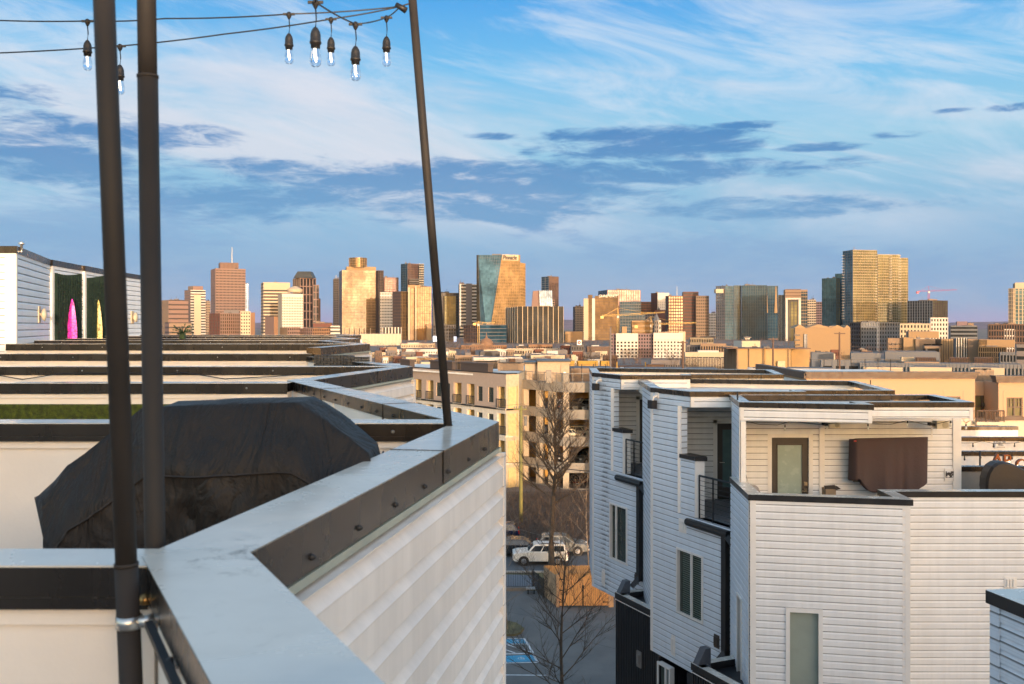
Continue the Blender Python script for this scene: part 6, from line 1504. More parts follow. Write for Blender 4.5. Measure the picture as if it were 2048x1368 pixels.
bld('dark grey glass tower half hidden by the slim leaning pole',1500,[(864,866,917,586,None,S('g_dark'),('grid','g_dark','dgrey',8,dict(t=.12,v=.12))),(889,889,912,592,None,S('g_olive'),('grid','g_olive','dgrey',5,dict(t=.1,v=.1)),dict(d=1495,depth=8))],group=GS)
bld('dark block with bright screens at street level behind the slim leaning pole',1100,[(866,866,912,650,None,S('dgrey'),('grid','g_black','dgrey',9,dict(t=.4,v=.4)))],group=GS,name='office_block')
bld('grey tower with white striped sides left of the slanted glass tower',1420,[(917,919,933,568,None,S('dgrey'),('bands','g_dark','white',3,dict(t=.5)),dict(fh=5)),(932,932,944,567,None,S('grey'),S('grey'),dict(d=1417)),(943,943,957,569,None,S('dgrey'),('bands','g_dark','white',3,dict(t=.45)),dict(fh=5))],group=GS)
# slanted glass tower: two leaning planes meeting on a crease
def slanted():
    t=thing('office_tower','tall glass tower, slanted crease between blue and golden faces, dark sign on top','building',(XP(1000,1320),1320,0),GS)
    P3=lambda px,py,d:(XP(px,d),d,ZP(py,d) if py else 0)
    def poly(pts,back,m,name):
        mb=MB(); n=len(pts); f=[Vector(p) for p in pts]; b=[Vector((p.x+back[0],p.y+back[1],p.z)) for p in f]
        mb.v+=[tuple(p) for p in f+b]; mb.f.append(tuple(range(n))); mb.f.append(tuple(reversed(range(n,2*n))))
        for k in range(n): mb.f.append((k,(k+1)%n,n+(k+1)%n,n+k))
        return mb.build(name,m,t)
    poly([P3(956,510,1336),P3(1004,510,1320),P3(976,690,1316),P3(962,690,1332)],(6,34),gm['blue'],'blue_glazing')
    poly([P3(1004,510,1320),P3(1040,510,1330),P3(1040,525,1330),P3(1051,527,1333),P3(1051,690,1333),P3(976,690,1312)],(-4,36),gm['gold'],'gold_glazing')
    poly([P3(953,510,1340),P3(957,510,1335),P3(963,690,1331),P3(953,690,1340)],(4,20),gm['gold'],'side_glazing')
    # floor lines and mullions
    for (TL,TR,BL,BR,m,nm,n) in ((P3(956,510,1336),P3(1004,510,1320),P3(962,690,1332),P3(976,690,1316),cm['slate'],'blue_face_frame',10),(P3(1004,510,1320),P3(1040,510,1330),P3(976,690,1312),P3(1040,690,1330),cm['gold'],'gold_face_frame',12)):
        TL,TR,BL,BR=map(Vector,(TL,TR,BL,BR)); mb=MB()
        for i in range(1,30):
            u=i/30; a=TL.lerp(BL,u); b=TR.lerp(BR,u); o=Vector((0,-.35,0)); hgt=Vector((0,0,.4)); mb.hexa([a+o,b+o,b,a,a+o+hgt,b+o+hgt,b+hgt,a+hgt])
        for i in range(n+1):
            u=i/n; a=TL.lerp(TR,u); b=BL.lerp(BR,u); o=Vector((0,-.45,0)); s=Vector((.3,0,0)); mb.hexa([b+o,b+o+s,b+s,b,a+o,a+o+s,a+s,a])
        mb.build(nm,m,t)
    mb=MB(); a=Vector(P3(1040,527,1329.5)); b=Vector(P3(1051,529,1332.5))
    for i in range(26):
        z=Vector((0,0,-i*4.2)); o=Vector((0,-.35,0)); h=Vector((0,0,.4)); mb.hexa([a+z+o,b+z+o,b+z,a+z,a+z+o+h,b+z+o+h,b+z+h,a+z+h])
    mb.build('wing_frame',cm['gold'],t)
    mb=MB(); mb.box(XP(984,1345),XP(1003,1345),1340,1350,ZP(511,1340),ZP(508,1340)); mb.build('rooftop_equipment',cm['grey'],t)
    sb=MB(); sb.wall((XP(1004,1320),1320),(XP(1040,1330),1330),.3,24.5,.3,.62,ZP(521,1325),ZP(509.4,1325)); sb.build('sign_band',cm['cream'],t)
    text_mesh('roof_sign','Pinnacle',8.2,mat('dark_sign_letters',(.012,.012,.02),.6),t,(XP(1020,1323),1323.2,ZP(515.3,1322)),rz=.386,ext=.3,font_w=29/F*1322,bold=.12)
slanted()
bld('small distant tower with dark blue left side and pink front right of the slanted tower',1750,[(1083,1098,1117,553,None,('grid','g_deep','slate',2,dict(t=.2,v=.1)),('grid','g_pinkg','brown',4,dict(t=.12,v=.2,top=12)))],group=GS)
def silver(t,d):
    P3=lambda px,py,dd:(XP(px,dd),dd,ZP(py,dd)); mb=MB()
    f=[P3(1078,581,d),P3(1104,581,d),P3(1106,640,d-6),P3(1080,640,d-6)]; mb.v+=f+[(p[0],p[1]+25,p[2]) for p in f]; mb.f+=[(0,1,2,3),(7,6,5,4),(0,4,5,1),(1,5,6,2),(2,6,7,3),(3,7,4,0)]; mb.build('silver_glazing',gm['silver'],t)
    mb=MB()
    for i in range(8):
        u=i/7; a=Vector(f[0]).lerp(Vector(f[1]),u); b=Vector(f[3]).lerp(Vector(f[2]),u); o=Vector((0,-.4,0)); s=Vector((.35,0,0)); mb.hexa([b+o,b+o+s,b+s,b,a+o,a+o+s,a+s,a])
    mb.build('silver_frame',cm['slate'],t)
    mb=MB(); f=[P3(1066,582,d+2),P3(1078,581,d+2),P3(1080,640,d-4),P3(1061,640,d-4)]; mb.v+=f+[(p[0],p[1]+20,p[2]) for p in f]; mb.f+=[(0,1,2,3),(7,6,5,4),(0,4,5,1),(1,5,6,2),(2,6,7,3),(3,7,4,0)]; mb.build('brick_side',cm['pink'],t)
bld('low silver glass tower with sloping brick side in front of the small distant tower',1450,[(1078,1078,1110,600,None,S('dgrey'),('grid','g_dark','pink',6),dict(d=1480))],group=GS,extra=silver)
bld('wide dark apartment tower with thin cream piers, right of the slanted tower',1000,[(1012,1035,1127,614,None,('piers','g_dark','cream',5,dict(v=.3,p=.5)),('grid','g_dark','dgrey',44,dict(t=.12,v=.12)),dict(fh=3.4)),(1035,1035,1127,613,None,S('cream'),('piers','g_dark','cream',9,dict(v=.12,p=1.2)),dict(d=998.5,depth=2))],group=GS,extra=lambda t,d:None)
bld('low dark blue glass block under the slanted tower',1010,[(928,958,1013,650,None,('grid','g_dark','brown',9,dict(t=.3,v=.2)),('bands','g_deep','slate',9,dict(t=.18)))],group=GS,fh=4.2,name='office_block')
bld('slim tan residential tower standing alone left of the glass hotel',1650,[(1146,1150,1168,613,None,S('g_dark'),('punch','g_dark','tan',6,dict(t=.35,v=.5)))],group=GS)
bld('tan hotel tower with gold glass, a white stripe and lettering on top',1200,[(1167,1176,1176.2,597,None,S('tan'),S('tan'),dict(depth=14)),(1167,1167,1177,597,None,S('cream'),S('cream'),dict(depth=20)),(1176,1176,1185,590,None,S('g_amber'),('grid','g_amber','dkbr',2,dict(t=.08,v=.1))),(1184,1184,1190,597,None,S('cream'),S('white'),dict(d=1198,depth=20)),(1189,1190,1237,592,None,S('g_amber'),('grid','g_amber','dkbr',14,dict(t=.12,v=.08)))],group=GS,fh=3.6,
    extra=lambda t,d:text_mesh('roof_sign','GRAND HYATT',4.6,mat('pale_sign_letters',(.8,.78,.72),.5),t,(XP(1216,d-3),d-3,ZP(592.5,d-3)),ext=.3,font_w=37/F*d))
bld('wide pink glass tower with blue left corner and lettering, behind the tan hotel tower',1450,[(1197,1215,1281,580,None,('grid','g_deep','dgrey',4,dict(t=.1,v=.1)),('grid','g_pinkg','pink',14,dict(t=.1,v=.2))),(1238,1240,1282,603,None,S('g_dark'),('grid','g_deep','slate',9,dict(t=.2,v=.1)),dict(d=1300)),(1238,1240,1290,630,None,S('g_dark'),('grid','g_deep','slate',9,dict(t=.2,v=.1)),dict(d=1260))],group=GS,
    extra=lambda t,d:text_mesh('roof_sign','BRIDGESTONE',3.6,cm['white'],t,(XP(1229,d-4),d-4,ZP(585.5,d-4)),ext=.3,font_w=20/F*d))
bld('reddish brown gridded block between the pink glass tower and the brown twin towers',1500,[(1280,1281,1303,604,None,S('brick'),('grid','g_dark','brick',7,dict(t=.35,v=.3))),(1286,1286,1309,628,None,S('grey'),('punch','g_dark','grey',5),dict(d=1400)),(1309,1309,1333,620,None,S('brick'),S('brick'),dict(d=1420))],group=GS)
bld('tower with a dark red side and a plain white front with few windows',1480,[(1302,1315,1338,586,None,('bands','brick','dkbr',4,dict(t=.2)),('punch','g_dark','white',6,dict(t=.6,v=.7,top=14)))],group=GS,extra=antenna(1354,600,572,.6))
bld('brown twin residential towers joined by a darker centre',1280,[(1331,1337,1366,592,None,('bands','dkbr','brown',4,dict(t=.3)),('grid','g_amber','brown',6,dict(t=.4,v=.3))),(1364,1366,1397,584,None,S('brown'),('bands','dkbr','brick',6,dict(t=.35)),dict(d=1292)),(1390,1392,1418,592,None,S('brown'),('grid','g_black','tan',6,dict(t=.5,v=.5)))],group=GS,fh=4.2)
bld('cream dotted hotel with orange top right of the brown twin towers',1400,[(1417,1418,1433,627,None,S('cream'),('punch','g_dark','white',5,dict(t=.4,v=.5)))],group=GS)
bld('pale steel tower with jutting top balcony, left neighbour of the fluted blue tower',1240,[(1432,1450,1467,572,None,('grid','g_silver','grey',5,dict(t=.25,v=.2)),('grid','g_blue','slate',5,dict(t=.18,v=.1))),(1428,1432,1447,578,586,S('cream'),S('cream'),dict(d=1232,depth=8))],group=GS,
    extra=lambda t,d:text_mesh('roof_sign','IN',3.2,cm['white'],t,(XP(1452,d-3),d-3,ZP(573.5,d)),ext=.3,font_w=12/F*d) if False else None)
def fins(t,d):
    mb=MB()
    for px in (1494,1512,1533,1552):
        w=6/F*d; x=XP(px,d-2.5); zt=ZP(573,d); zm=ZP(626,d); mb.v+=[(x-w*.1,d-2.5,zt),(x+w*.1,d-2.5,zt),(x+w*.5,d-2.5,zm),(x-w*.5,d-2.5,zm),(x-w*.1,d,zt),(x+w*.1,d,zt),(x+w*.5,d,zm),(x-w*.5,d,zm)]; i=len(mb.v)-8
        for f in ((0,1,2,3),(7,6,5,4),(0,4,5,1),(1,5,6,2),(2,6,7,3),(3,7,4,0)): mb.f.append(tuple(i+k for k in f))
    mb.build('gold_fins',cm['gold'],t)
bld('broad dark blue glass tower with pale vertical flutes and gold wedges',1250,[(1466,1468,1482,571,None,S('g_deep'),('grid','g_deep','bluebar',3,dict(t=.06,v=.1))),(1481,1483,1534,571,None,S('g_deep'),('grid','g_deep','bluebar',11,dict(t=.05,v=.16)),dict(d=1244)),(1533,1535,1556,572,None,S('g_deep'),('grid','g_deep','bluebar',4,dict(t=.1,v=.12)),dict(d=1250))],group=GS,extra=fins)
bld('tower framed by a tall white portal with brown crown, right of the fluted blue tower',1150,[(1556,1557,1572,590,None,S('grey'),('piers','g_dark','white',5,dict(v=.25)),dict(d=1165)),(1567,1570,1602,579,598,S('tan'),('bands','tan','brown',4,dict(t=.3)),dict(d=1152)),(1572,1574,1602,597,None,S('white'),('grid','g_olive','dgrey',4,dict(t=.1,v=.2,edge=3.0,top=4)),dict(fh=3.6)),(1601,1602,1615,580,None,S('grey'),('grid','g_deep','tan',3,dict(t=.2,v=.1,top=2)),dict(d=1156)),(1571,1571,1575.5,596,None,S('white'),S('white'),dict(d=1146,depth=4)),(1597,1597,1602,596,None,S('white'),S('white'),dict(d=1146,depth=4)),(1571,1571,1602,596,599,S('white'),S('white'),dict(d=1146,depth=4))],group=GS)
bld('hazy beige and mauve tower half hidden left of the big golden residential tower',1500,[(1613,1614,1632,600,None,S('cream'),('grid','g_dark','cream',4,dict(t=.5,v=.2))),(1631,1632,1646,604,None,S('purple'),('grid','g_dark','purple',4,dict(t=.4,v=.2)),dict(d=1508))],group=GS)
def balc(t,d):
    mb=MB()
    for i in range(44):
        z=ZP(512,d)-i*3.6
        if z<25: break
        for px in (1686,1753,1781,1799): mb.box(XP(px,d-3)-1.5,XP(px,d-3)+1.5,d-4.2,d-1,z,z+.4)
    mb.build('balcony_slabs',cm['white'],t)
bld('tallest residential tower, golden glass front stepping down right with blue left side',1250,[(1686,1706,1754,500,None,('grid','g_blue','slate',4,dict(t=.12,v=.06)),('grid','g_olive','cream',13,dict(t=.14,v=.05)),dict(fh=3.6,th=.2)),(1753,1755,1800,509,None,S('g_olive'),('grid','g_olive','cream',12,dict(t=.14,v=.05)),dict(fh=3.6,d=1262,th=.2)),(1797,1799,1816,516,None,S('g_olive'),('grid','g_olive','cream',5,dict(t=.14,v=.05)),dict(fh=3.6,d=1272,th=.2))],group=GS,extra=balc)
bld('teal glass tower joined to the left of the tallest golden tower',1300,[(1644,1672,1680,556,None,('grid','g_blue','bluebar',8,dict(t=.06,v=.08)),('grid','g_olive','bluebar',3,dict(t=.1,v=.1))),(1670,1684,1692,547,None,S('g_blue'),('grid','g_blue','bluebar',5,dict(t=.1,v=.1)),dict(d=1315))],group=GS)
bld('teal and golden mid-rise tower under the red crane',1200,[(1815,1865,1895,601,None,('grid','g_dark','slate',10,dict(t=.15,v=.3)),('grid','g_olive','dkbr',6,dict(t=.3,v=.2)))],group=GS,fh=3.6)
bld('round fronted blue tower with cream fins cut by the right edge of the photo',1000,[(2017,2026,2030,577,None,('grid','g_deep','cream',3,dict(t=.1,v=.2)),('grid','g_amber','cream',2,dict(t=.3,v=.3))),(2026,2030,2075,566,None,S('tan'),('grid','g_blue','cream',6,dict(t=.1,v=.25,top=6)),dict(d=1006))],group=GS)
# ---- middle distance ------------------------------------------------------
GM='mid-rise buildings below the skyline'
bld('dark grey apartment block with rows of small balconies below the tallest tower',700,[(1700,1722,1800,645,None,('punch','g_dark','dkbr',5,dict(t=.4,v=.4)),('punch','g_dark','slate',15,dict(t=.35,v=.4)))],group=GM,fh=3.1,name='apartment_block')
bld('cream and green apartment block with white frames right of the dark balcony block',640,[(1798,1800,1860,648,None,S('cream'),('punch','g_dark','cream',9,dict(t=.4,v=.5))),(1858,1861,1896,636,None,S('white'),('punch','g_dark','white',6,dict(t=.35,v=.5)),dict(d=650))],group=GM,fh=3.1,name='apartment_block')
bld('bluish office slab with white floor bands near the right edge',900,[(1898,1901,1955,652,None,S('slate'),('bands','g_dark','slate',10,dict(t=.45))),(1912,1914,1935,643,652,S('purple'),S('purple'),dict(d=905)),(1935,1936,1948,646,652,S('tan'),S('tan'),dict(d=905))],group=GM,fh=4,name='office_block')
bld('brown gridded apartment block with a white framed bay at the right edge',620,[(1975,1977,2060,649,None,S('brown'),('grid','g_dark','brown',16,dict(t=.25,v=.35))),(2008,2009,2030,659,None,S('white'),('grid','g_dark','white',4,dict(t=.2,v=.2)),dict(d=616,depth=4)),(2006,2007,2024,646,650,S('dkbr'),S('dkbr'),dict(d=626))],group=GM,fh=4,name='apartment_block')
bld('stepped golden stone medical building with dark window strips, right of centre distance',470,[(1772,1776,1806,676,None,S('tan'),('bands','tan','dkbr',4,dict(t=.0))),(1805,1807,1830,675,None,S('gold'),S('gold'),dict(d=466)),(1812,1817,1878,663,676,S('tan'),S('gold'),dict(d=474)),(1829,1831,1871,678,None,S('tan'),S('tan'),dict(d=463)),(1870,1882,1907,678,None,S('tan'),('piers','gold','dkbr',5,dict(v=.12,p=.1)),dict(d=460)),(1846,1849,1882,692,None,S('tan'),S('tan'),dict(d=452))],group=GM,name='medical_building',
   extra=lambda t,d:[(lambda m_:( [m_.box(XP(a,d-1),XP(b,d-1),dd-.6,dd+.3,ZP(y+2.2,dd),ZP(y,dd)) for a,b,y,dd in ((1781,1786,687,468),(1789,1794,687,468),(1797,1801,687,468),(1781,1786,696,468),(1789,1794,696,468),(1797,1801,696,468),(1781,1786,705,468),(1789,1794,705,468),(1832,1845,688,460),(1848,1867,688,460),(1832,1845,697,460),(1832,1845,705,460))], m_.build('window_strips',gm['black'],t)))(MB()),(lambda m_:(m_.box(XP(1852,449),XP(1878,449),449,452,ZP(706,449),ZP(697,449)),m_.build('entrance_glazing',gm['dark'],t)))(MB())])
bld('white ribbed entrance tower beside the stepped golden medical building',440,[(1907,1912,1933,677,None,S('grey'),('piers','g_dark','white',4,dict(v=.35))),(1932,1935,1957,678,None,S('grey'),('solid','tan'))],group=GM,name='medical_building')
bld('golden brick office with tall window grid near the right edge',430,[(1956,1957,2012,694,None,S('gold'),('grid','g_black','gold',13,dict(t=.18,v=.35)),dict(fh=2.6)),(1956,1958,2030,679,694,S('gold'),S('gold'),dict(d=436)),(1957,1958,1974,680,690,S('gold'),('piers','g_black','gold',7,dict(v=.4)),dict(d=430,depth=3))],group=GM,name='office_block')
bld('grey office with dark ribbon windows at the right edge',400,[(2030,2033,2100,690,None,S('slate'),('bands','g_dark','grey',6,dict(t=.6)))],group=GM,fh=4,name='office_block')
# hospital with gabled parapets
def hosp(t,d):
    m_=MB()
    for a,b,pk in ((1588,1612,649),(1612,1662,648.5),(1662,1688,650),(1688,1701,650)):
        A=PP(a,656,d-.8); B=PP(b,656,d-.8); c=(XP((a+b)/2,d-.8),d-.8,ZP(pk,d-.8)); m_.v+=[A,B,c,(A[0],d+8,A[2]),(B[0],d+8,B[2]),(c[0],d+8,c[2])]; i=len(m_.v)-6
        for f in ((0,1,2),(5,4,3),(0,3,4,1),(1,4,5,2),(2,5,3,0)): m_.f.append(tuple(i+k for k in f))
    m_.build('gabled_parapet',cm['gold'],t)
    m_=MB(); m_.box(XP(1607,d-1),XP(1645,d-1),d-1.6,d-.4,ZP(704,d-1),ZP(668,d-1)); g_=m_.build('glass_bay',gm['dark'],t)
    m_=MB()
    for i in range(8): x=XP(1607+i*5.43,d-1); m_.box(x-.05,x+.05,d-1.75,d-1.6,ZP(704,d-1),ZP(668,d-1))
    for i in range(8): z=ZP(704-i*5.1,d-1); m_.box(XP(1607,d-1),XP(1645,d-1),d-1.72,d-1.61,z-.05,z+.05)
    m_.build('glass_bay_frame',cm['dkbr'],g_)
    m_=MB()
    for y in (669,679,688.5,698.5): m_.box(XP(1651,d-1),XP(1669,d-1),d-.9,d-.3,ZP(y+2.8,d-1),ZP(y,d-1)); m_.box(XP(1588.5,d-1),XP(1600,d-1),d-.9,d-.3,ZP(y+2.4,d-1),ZP(y,d-1)); m_.box(XP(1674,d-1),XP(1679,d-1),d-.9,d-.3,ZP(y+2.4,d-1),ZP(y,d-1))
    m_.box(XP(1691,d-1),XP(1696,d-1),d-.9,d-.3,ZP(712,d-1),ZP(668,d-1)); m_.build('window_strips',gm['black'],t)
    lm=mat('brown_sign_letters',(.25,.15,.08),.6)
    text_mesh('sign_lettering','Ascension',1.7,lm,t,(XP(1627,d-1.2),d-1.2,ZP(655.5,d-1)),ext=.08,font_w=18/F*d); text_mesh('sign_lettering','Saint Thomas',1.7,lm,t,(XP(1630,d-1.2),d-1.2,ZP(661,d-1)),ext=.08,font_w=27/F*d)
    m_=MB(); x=XP(1611,d-1.2); z=ZP(661,d-1); m_.face((x-1,d-1.2,z-.8),(x-.5,d-1.2,z-.8),(x+.2,d-1.2,z+1.2),(x-.1,d-1.2,z+1.2)); m_.face((x+.1,d-1.2,z+1.2),(x+.4,d-1.2,z+.6),(x+1.2,d-1.2,z-.8),(x+.7,d-1.2,z-.8)); m_.build('sign_emblem',lm,t)
bld('golden hospital with gabled parapets, dark glass bay and lettering',500,[(1588,1590,1701,656,None,S('gold'),S('gold'))],group=GM,name='hospital',extra=hosp)
def wapt(t,d):
    m_=MB(); 
    for i in range(6):
        for k in range(8):
            px=1234+i*7.2; y=676+k*6.6; m_.box(XP(px,d-1),XP(px+3,d-1),d-1.6,d-.3,ZP(y+1,d-1),ZP(y,d-1))
    for px in (1321,1334,1347,1359):
        for k in range(9): y=672+k*6.6; m_.box(XP(px-2,d-1),XP(px+2,d-1),d-1.6,d-.3,ZP(y+4.6,d-1),ZP(y+2.6,d-1))
    m_.build('balconies',cm['brown'],t)
bld('large white and mauve apartment block with dotted windows below the yellow cranes',560,[(1220,1221,1233,668,None,S('purple'),('punch','g_dark','purple',2,dict(t=.5,v=.5))),(1232,1232,1276,668,None,S('white'),('punch','g_dark','white',6,dict(t=.35,v=.4,top=4)),dict(d=557)),(1275,1276,1308,668,None,S('purple'),('punch','g_dark','purple',6,dict(t=.4,v=.45)),dict(d=560)),(1307,1307,1366,667,None,S('tan'),('punch','g_dark','white',9,dict(t=.5,v=.55,top=3.5)),dict(d=556)),(1357,1357,1371,663,None,S('cream'),S('cream'),dict(d=562))],group=GM,fh=1.95,name='apartment_block',extra=wapt)
bld('tan terraced hall with tall pale windows behind the yellow cranes',900,[(1242,1244,1254,653,None,S('tan'),S('gold')),(1262,1264,1305,642,None,S('orange'),('bands','g_amber','gold',8,dict(t=.4))),(1308,1309,1322,641,None,S('white'),('punch','g_dark','white',3),dict(d=905)),(1276,1277,1299,640,None,S('tan'),S('gold'),dict(d=910))],group=GM,name='hall',fh=5)
def churchtop(t,d):
    m_=MB(); c=(XP(1313,d),d,ZP(641,d)); m_.lathe(c,[(3.2,0),(2.4,2),(0,7)],4); m_.build('spire',cm['slate'],t)
bld('small pale clock tower with dark blue peaked cap near the lower crane arm',880,[(1308,1309,1317,642,None,S('slate'),('punch','g_dark','grey',2))],group=GM,name='clock_tower',extra=churchtop)
bld('low cream colonnade building right of the white apartment block',620,[(1378,1380,1427,676,None,S('grey'),('punch','g_black','cream',14,dict(t=.25,v=.4))),(1400,1402,1430,673,676,S('dkbr'),S('dkbr'),dict(d=625))],group=GM,fh=4,name='office_block')
bld('long cream parking structure with dark openings left of the big tan block',330,[(1368,1370,1452,706,None,S('cream'),('grid','g_black','cream',7,dict(t=.55,v=.08)),dict(fh=4.2)),(1369,1371,1452,717,None,S('cream'),('piers','dkbr','cream',26,dict(v=.4,p=.1)),dict(d=322,depth=4)),(1394,1396,1438,701,706,S('white'),S('white'),dict(d=338))],group=GM,name='parking_structure')
bld('row of grey low shops with arched fronts left of the big tan block',480,[(1371,1373,1400,691,None,S('grey'),('grid','dgrey','grey',5)),(1400,1401,1452,688,None,S('grey'),('punch','g_black','tan',10,dict(t=.4,v=.4)),dict(d=470))],group=GM,name='shop_row',fh=4)
# big tan block
def tanblk(t,d):
    m_=MB(); m_.box(XP(1452,d-.2),XP(1621,d-.2),d-.4,d+6,ZP(697.5,d),ZP(696,d)); m_.build('roof_edge',cm['brown'],t)
    m_=MB(); m_.box(XP(1557,d-1),XP(1572,d-1),d-.5,d-.1,ZP(741,d),ZP(722,d)); m_.build('door',mat('tan_steel_door',(.42,.33,.22),.6),t)
    m_=MB()
    for px in (1500,1529,1580): m_.box(XP(px,d-1)-.05,XP(px,d-1)+.05,d-.25,d-.15,ZP(744,d),ZP(697,d))
    m_.build('panel_joints',cm['brown'],t)
tb2=mat('golden_tan_panels',(.34,.23,.11),.85,var=.12,vscale=.35,bump=.1); cm['tanp']=tb2
bld('big windowless golden tan block with a small rooftop house, behind the right roofs',170,[(1450,1476,1582,697,None,('piers','grey','tan',9,dict(v=.3,p=.1)),S('tanp')),(1581,1582,1619,698,None,S('tanp'),S('tanp'),dict(d=175))],group=GM,name='warehouse',extra=tanblk)
bld('small cream rooftop house with a lantern on the big golden tan block',200,[(1467,1484,1521,682,None,S('white'),S('cream')),(1487,1490,1500,676,682,S('white'),S('white'),dict(d=204)),(1485,1488,1503,673.5,676,S('grey'),S('grey'),dict(d=203))],group=GM,name='rooftop_house')
bld('long grey school building with groups of blue windows behind the tan apartments',240,[(1640,1642,1720,722,None,S('grey'),('grid','g_dark','slate',3,dict(t=.7,v=.3))),(1718,1720,2060,727,None,S('slate'),('punch','g_deep','slate',46,dict(t=.45,v=.4)),dict(d=235,fh=3)),(1700,1702,1762,706,None,S('slate'),S('slate'),dict(d=262)),(1768,1770,1880,703,None,S('slate'),S('slate'),dict(d=270)),(1998,2000,2032,706,None,S('slate'),('grid','g_dark','slate',5,dict(t=.4)),dict(d=258))],group=GM,fh=3,name='school')
for a,b,lb in ((1830,1872,'left brown louvred rooftop unit on the long grey school'),(1899,1938,'middle brown louvred rooftop unit on the long grey school'),(1948,1986,'right brown louvred rooftop unit on the long grey school')):
    bld(lb,246,[(a,a+1,b,716,727,S('brown'),('piers','dkbr','brown',12,dict(v=.5)))],group='louvred units on the school roof',name='rooftop_unit',cat='rooftop unit')
bld('pale block on the school roof left of the louvred units',250,[(1800,1803,1828,714,727,S('cream'),S('cream'))],name='rooftop_unit',cat='rooftop unit')
bld('grey stuccoed wing with small triangle mark beside the hospital',300,[(1621,1623,1668,705,None,S('grey'),('solid','slate'))],group=GM,name='office_block')
# cream roof fragments right behind the near roofs
for a,b,yt,d,c,lb in ((1240,1450,739,120,'white','long flat white roof parapet running left from the big tan block'),(1192,1460,748,108,'cream','low cream wall just above the farthest right house roof'),(1495,1562,737,100,'white','white rooftop screen in front of the big tan block'),(1562,1682,737,104,'white','white rooftop screen under the tan block door'),(1726,1806,734,110,'cream','first cream roof monitor above the tan apartment cornice'),(1818,1905,734,112,'cream','second cream roof monitor above the tan apartment cornice'),(1940,2010,735,112,'cream','third cream roof monitor above the tan apartment cornice')):
    bld(lb,d,[(a,a+1,b,yt,None,S(c),S(c),dict(depth=9))],group='low white roofs behind the right houses',name='low_building')
# ---- low buildings left of centre ----------------------------------------
def dome(t,d):
    m_=MB(); c=(XP(973,d+14),d+14,ZP(690,d)); r=14/F*d
    m_.lathe(c,[(r*1.02,-1),(r,0),(r*.93,r*.35),(r*.75,r*.66),(r*.5,r*.84),(r*.2,r*.95),(r*.12,r*1.15),(.3,r*1.3),(.2,r*1.7),(0,r*1.8)],28); m_.build('dome',cm['orange'],t,smooth=True)
bld('long orange brick station building with a ribbed dome',760,[(868,870,925,696,None,S('orange'),('punch','g_black','orange',14,dict(t=.55,v=.6))),(920,922,1005,691,None,S('orange'),('punch','g_black','orange',20,dict(t=.55,v=.6)),dict(d=755)),(945,947,1000,697,None,S('orange'),('punch','g_black','orange',12,dict(t=.55,v=.6)),dict(d=740)),(1002,1003,1014,690,None,S('orange'),S('orange'),dict(d=765))],group=GM,fh=6,name='station',extra=dome)
lows=[(742,775,706,560,'cream','cream flat roofed block touching the last left parapet'),(752,786,712,500,'gold','tall tan panel wall behind the second left parapet'),(786,805,714,480,'brick','small dark red shed left of the long gold wall'),(770,905,700,620,'white','long white roof line crossing behind the slim leaning pole'),
 (803,908,716,440,'gold','long gold lit wall left of the slim leaning pole'),(908,958,712,430,'tan','plain tan box with a light roof right of the slim pole'),(800,850,705,540,'grey','grey roof clutter block left of the slim pole'),
 (958,1000,703,520,'dgrey','dark framed modern block below the dome'),(985,1015,700,560,'white','white modern flats right of the dome'),(1012,1040,707,500,'brown','brown brick block in the middle low-rises'),(1030,1062,692,640,'tan','tan mid-rise below the wide dark apartment tower'),(1055,1105,690,620,'orange','orange tan block below the wide dark apartment tower'),
 (1050,1110,709,470,'dkbr','dark block with white dormers in the middle low-rises'),(1104,1135,700,520,'grey','grey corner flats left of the square emblem wall'),(1120,1160,692,580,'brick','red brick row under the tan residential tower'),(1140,1168,690,560,'dgrey','dark flats with a round window left of the glass hotel'),(1172,1220,693,560,'brown','brown low block under the glass hotel'),(1142,1165,704,480,'white','small white cube house below the dark flats'),
 (1012,1075,720,380,'grey','flat grey roofed hall right of centre low-rises'),(945,1045,715,400,'white','long white hall with a dotted parapet below the dome'),(1060,1150,712,420,'cream','cream low hall above the garage stair tower'),(1165,1200,706,450,'grey','grey sloped roof house with a red corner'),(840,910,724,330,'cream','cream parapet wall just above the apartment roof'),(1205,1235,712,420,'brown','dark brown shed left of the white apartment block'),
 (1300,1360,722,300,'grey','grey low sheds under the white apartment block'),(1128,1166,663,1050,'gold','gold lit box hall with square emblem left of the glass hotel'),(800,870,688,800,'cream','cream rooftops under the bronze tower'),(1012,1125,698,600,'cream','cream terrace row under the wide dark apartment tower')]
for i,(a,b,yt,d,c,lb) in enumerate(lows):
    random.seed(i); kind=('punch','g_black',c,max(3,int((b-a)/5)),dict(t=.55,v=.55,top=1.2)) if i%3!=1 else S(c)
    bx=[(a,a+2,b,yt,None,S(c),kind)]
    w=(b-a)
    if i%2==0: bx.append((a+w*.2,a+w*.2+1,a+w*.55,yt-2.5,yt,S('grey'),S('white'),dict(d=d+8)))
    if i%4==1: bx.append((a+w*.6,a+w*.6+1,a+w*.85,yt-1.8,yt,S('dgrey'),S('dgrey'),dict(d=d+8)))
    bld(lb,d,bx,group='low buildings between the garage and downtown',name='low_building',fh=3.4)
zones=[(745,800,'long cream hall'),(800,862,'bronze tower with golden piers'),(864,916,'dark grey glass tower'),(918,1008,'domed station'),(1012,1060,'left half of the wide dark piered tower'),(1066,1125,'right half of the wide dark piered tower'),(1128,1166,'square emblem board'),(1168,1218,'tan hotel tower'),(1372,1430,'pale steel tower'),(1622,1680,'hospital'),(1700,1770,'dark balcony block')]
wd_={'white':'white','cream':'cream','brown':'brown','grey':'grey','brick':'red brick','tan':'tan'}
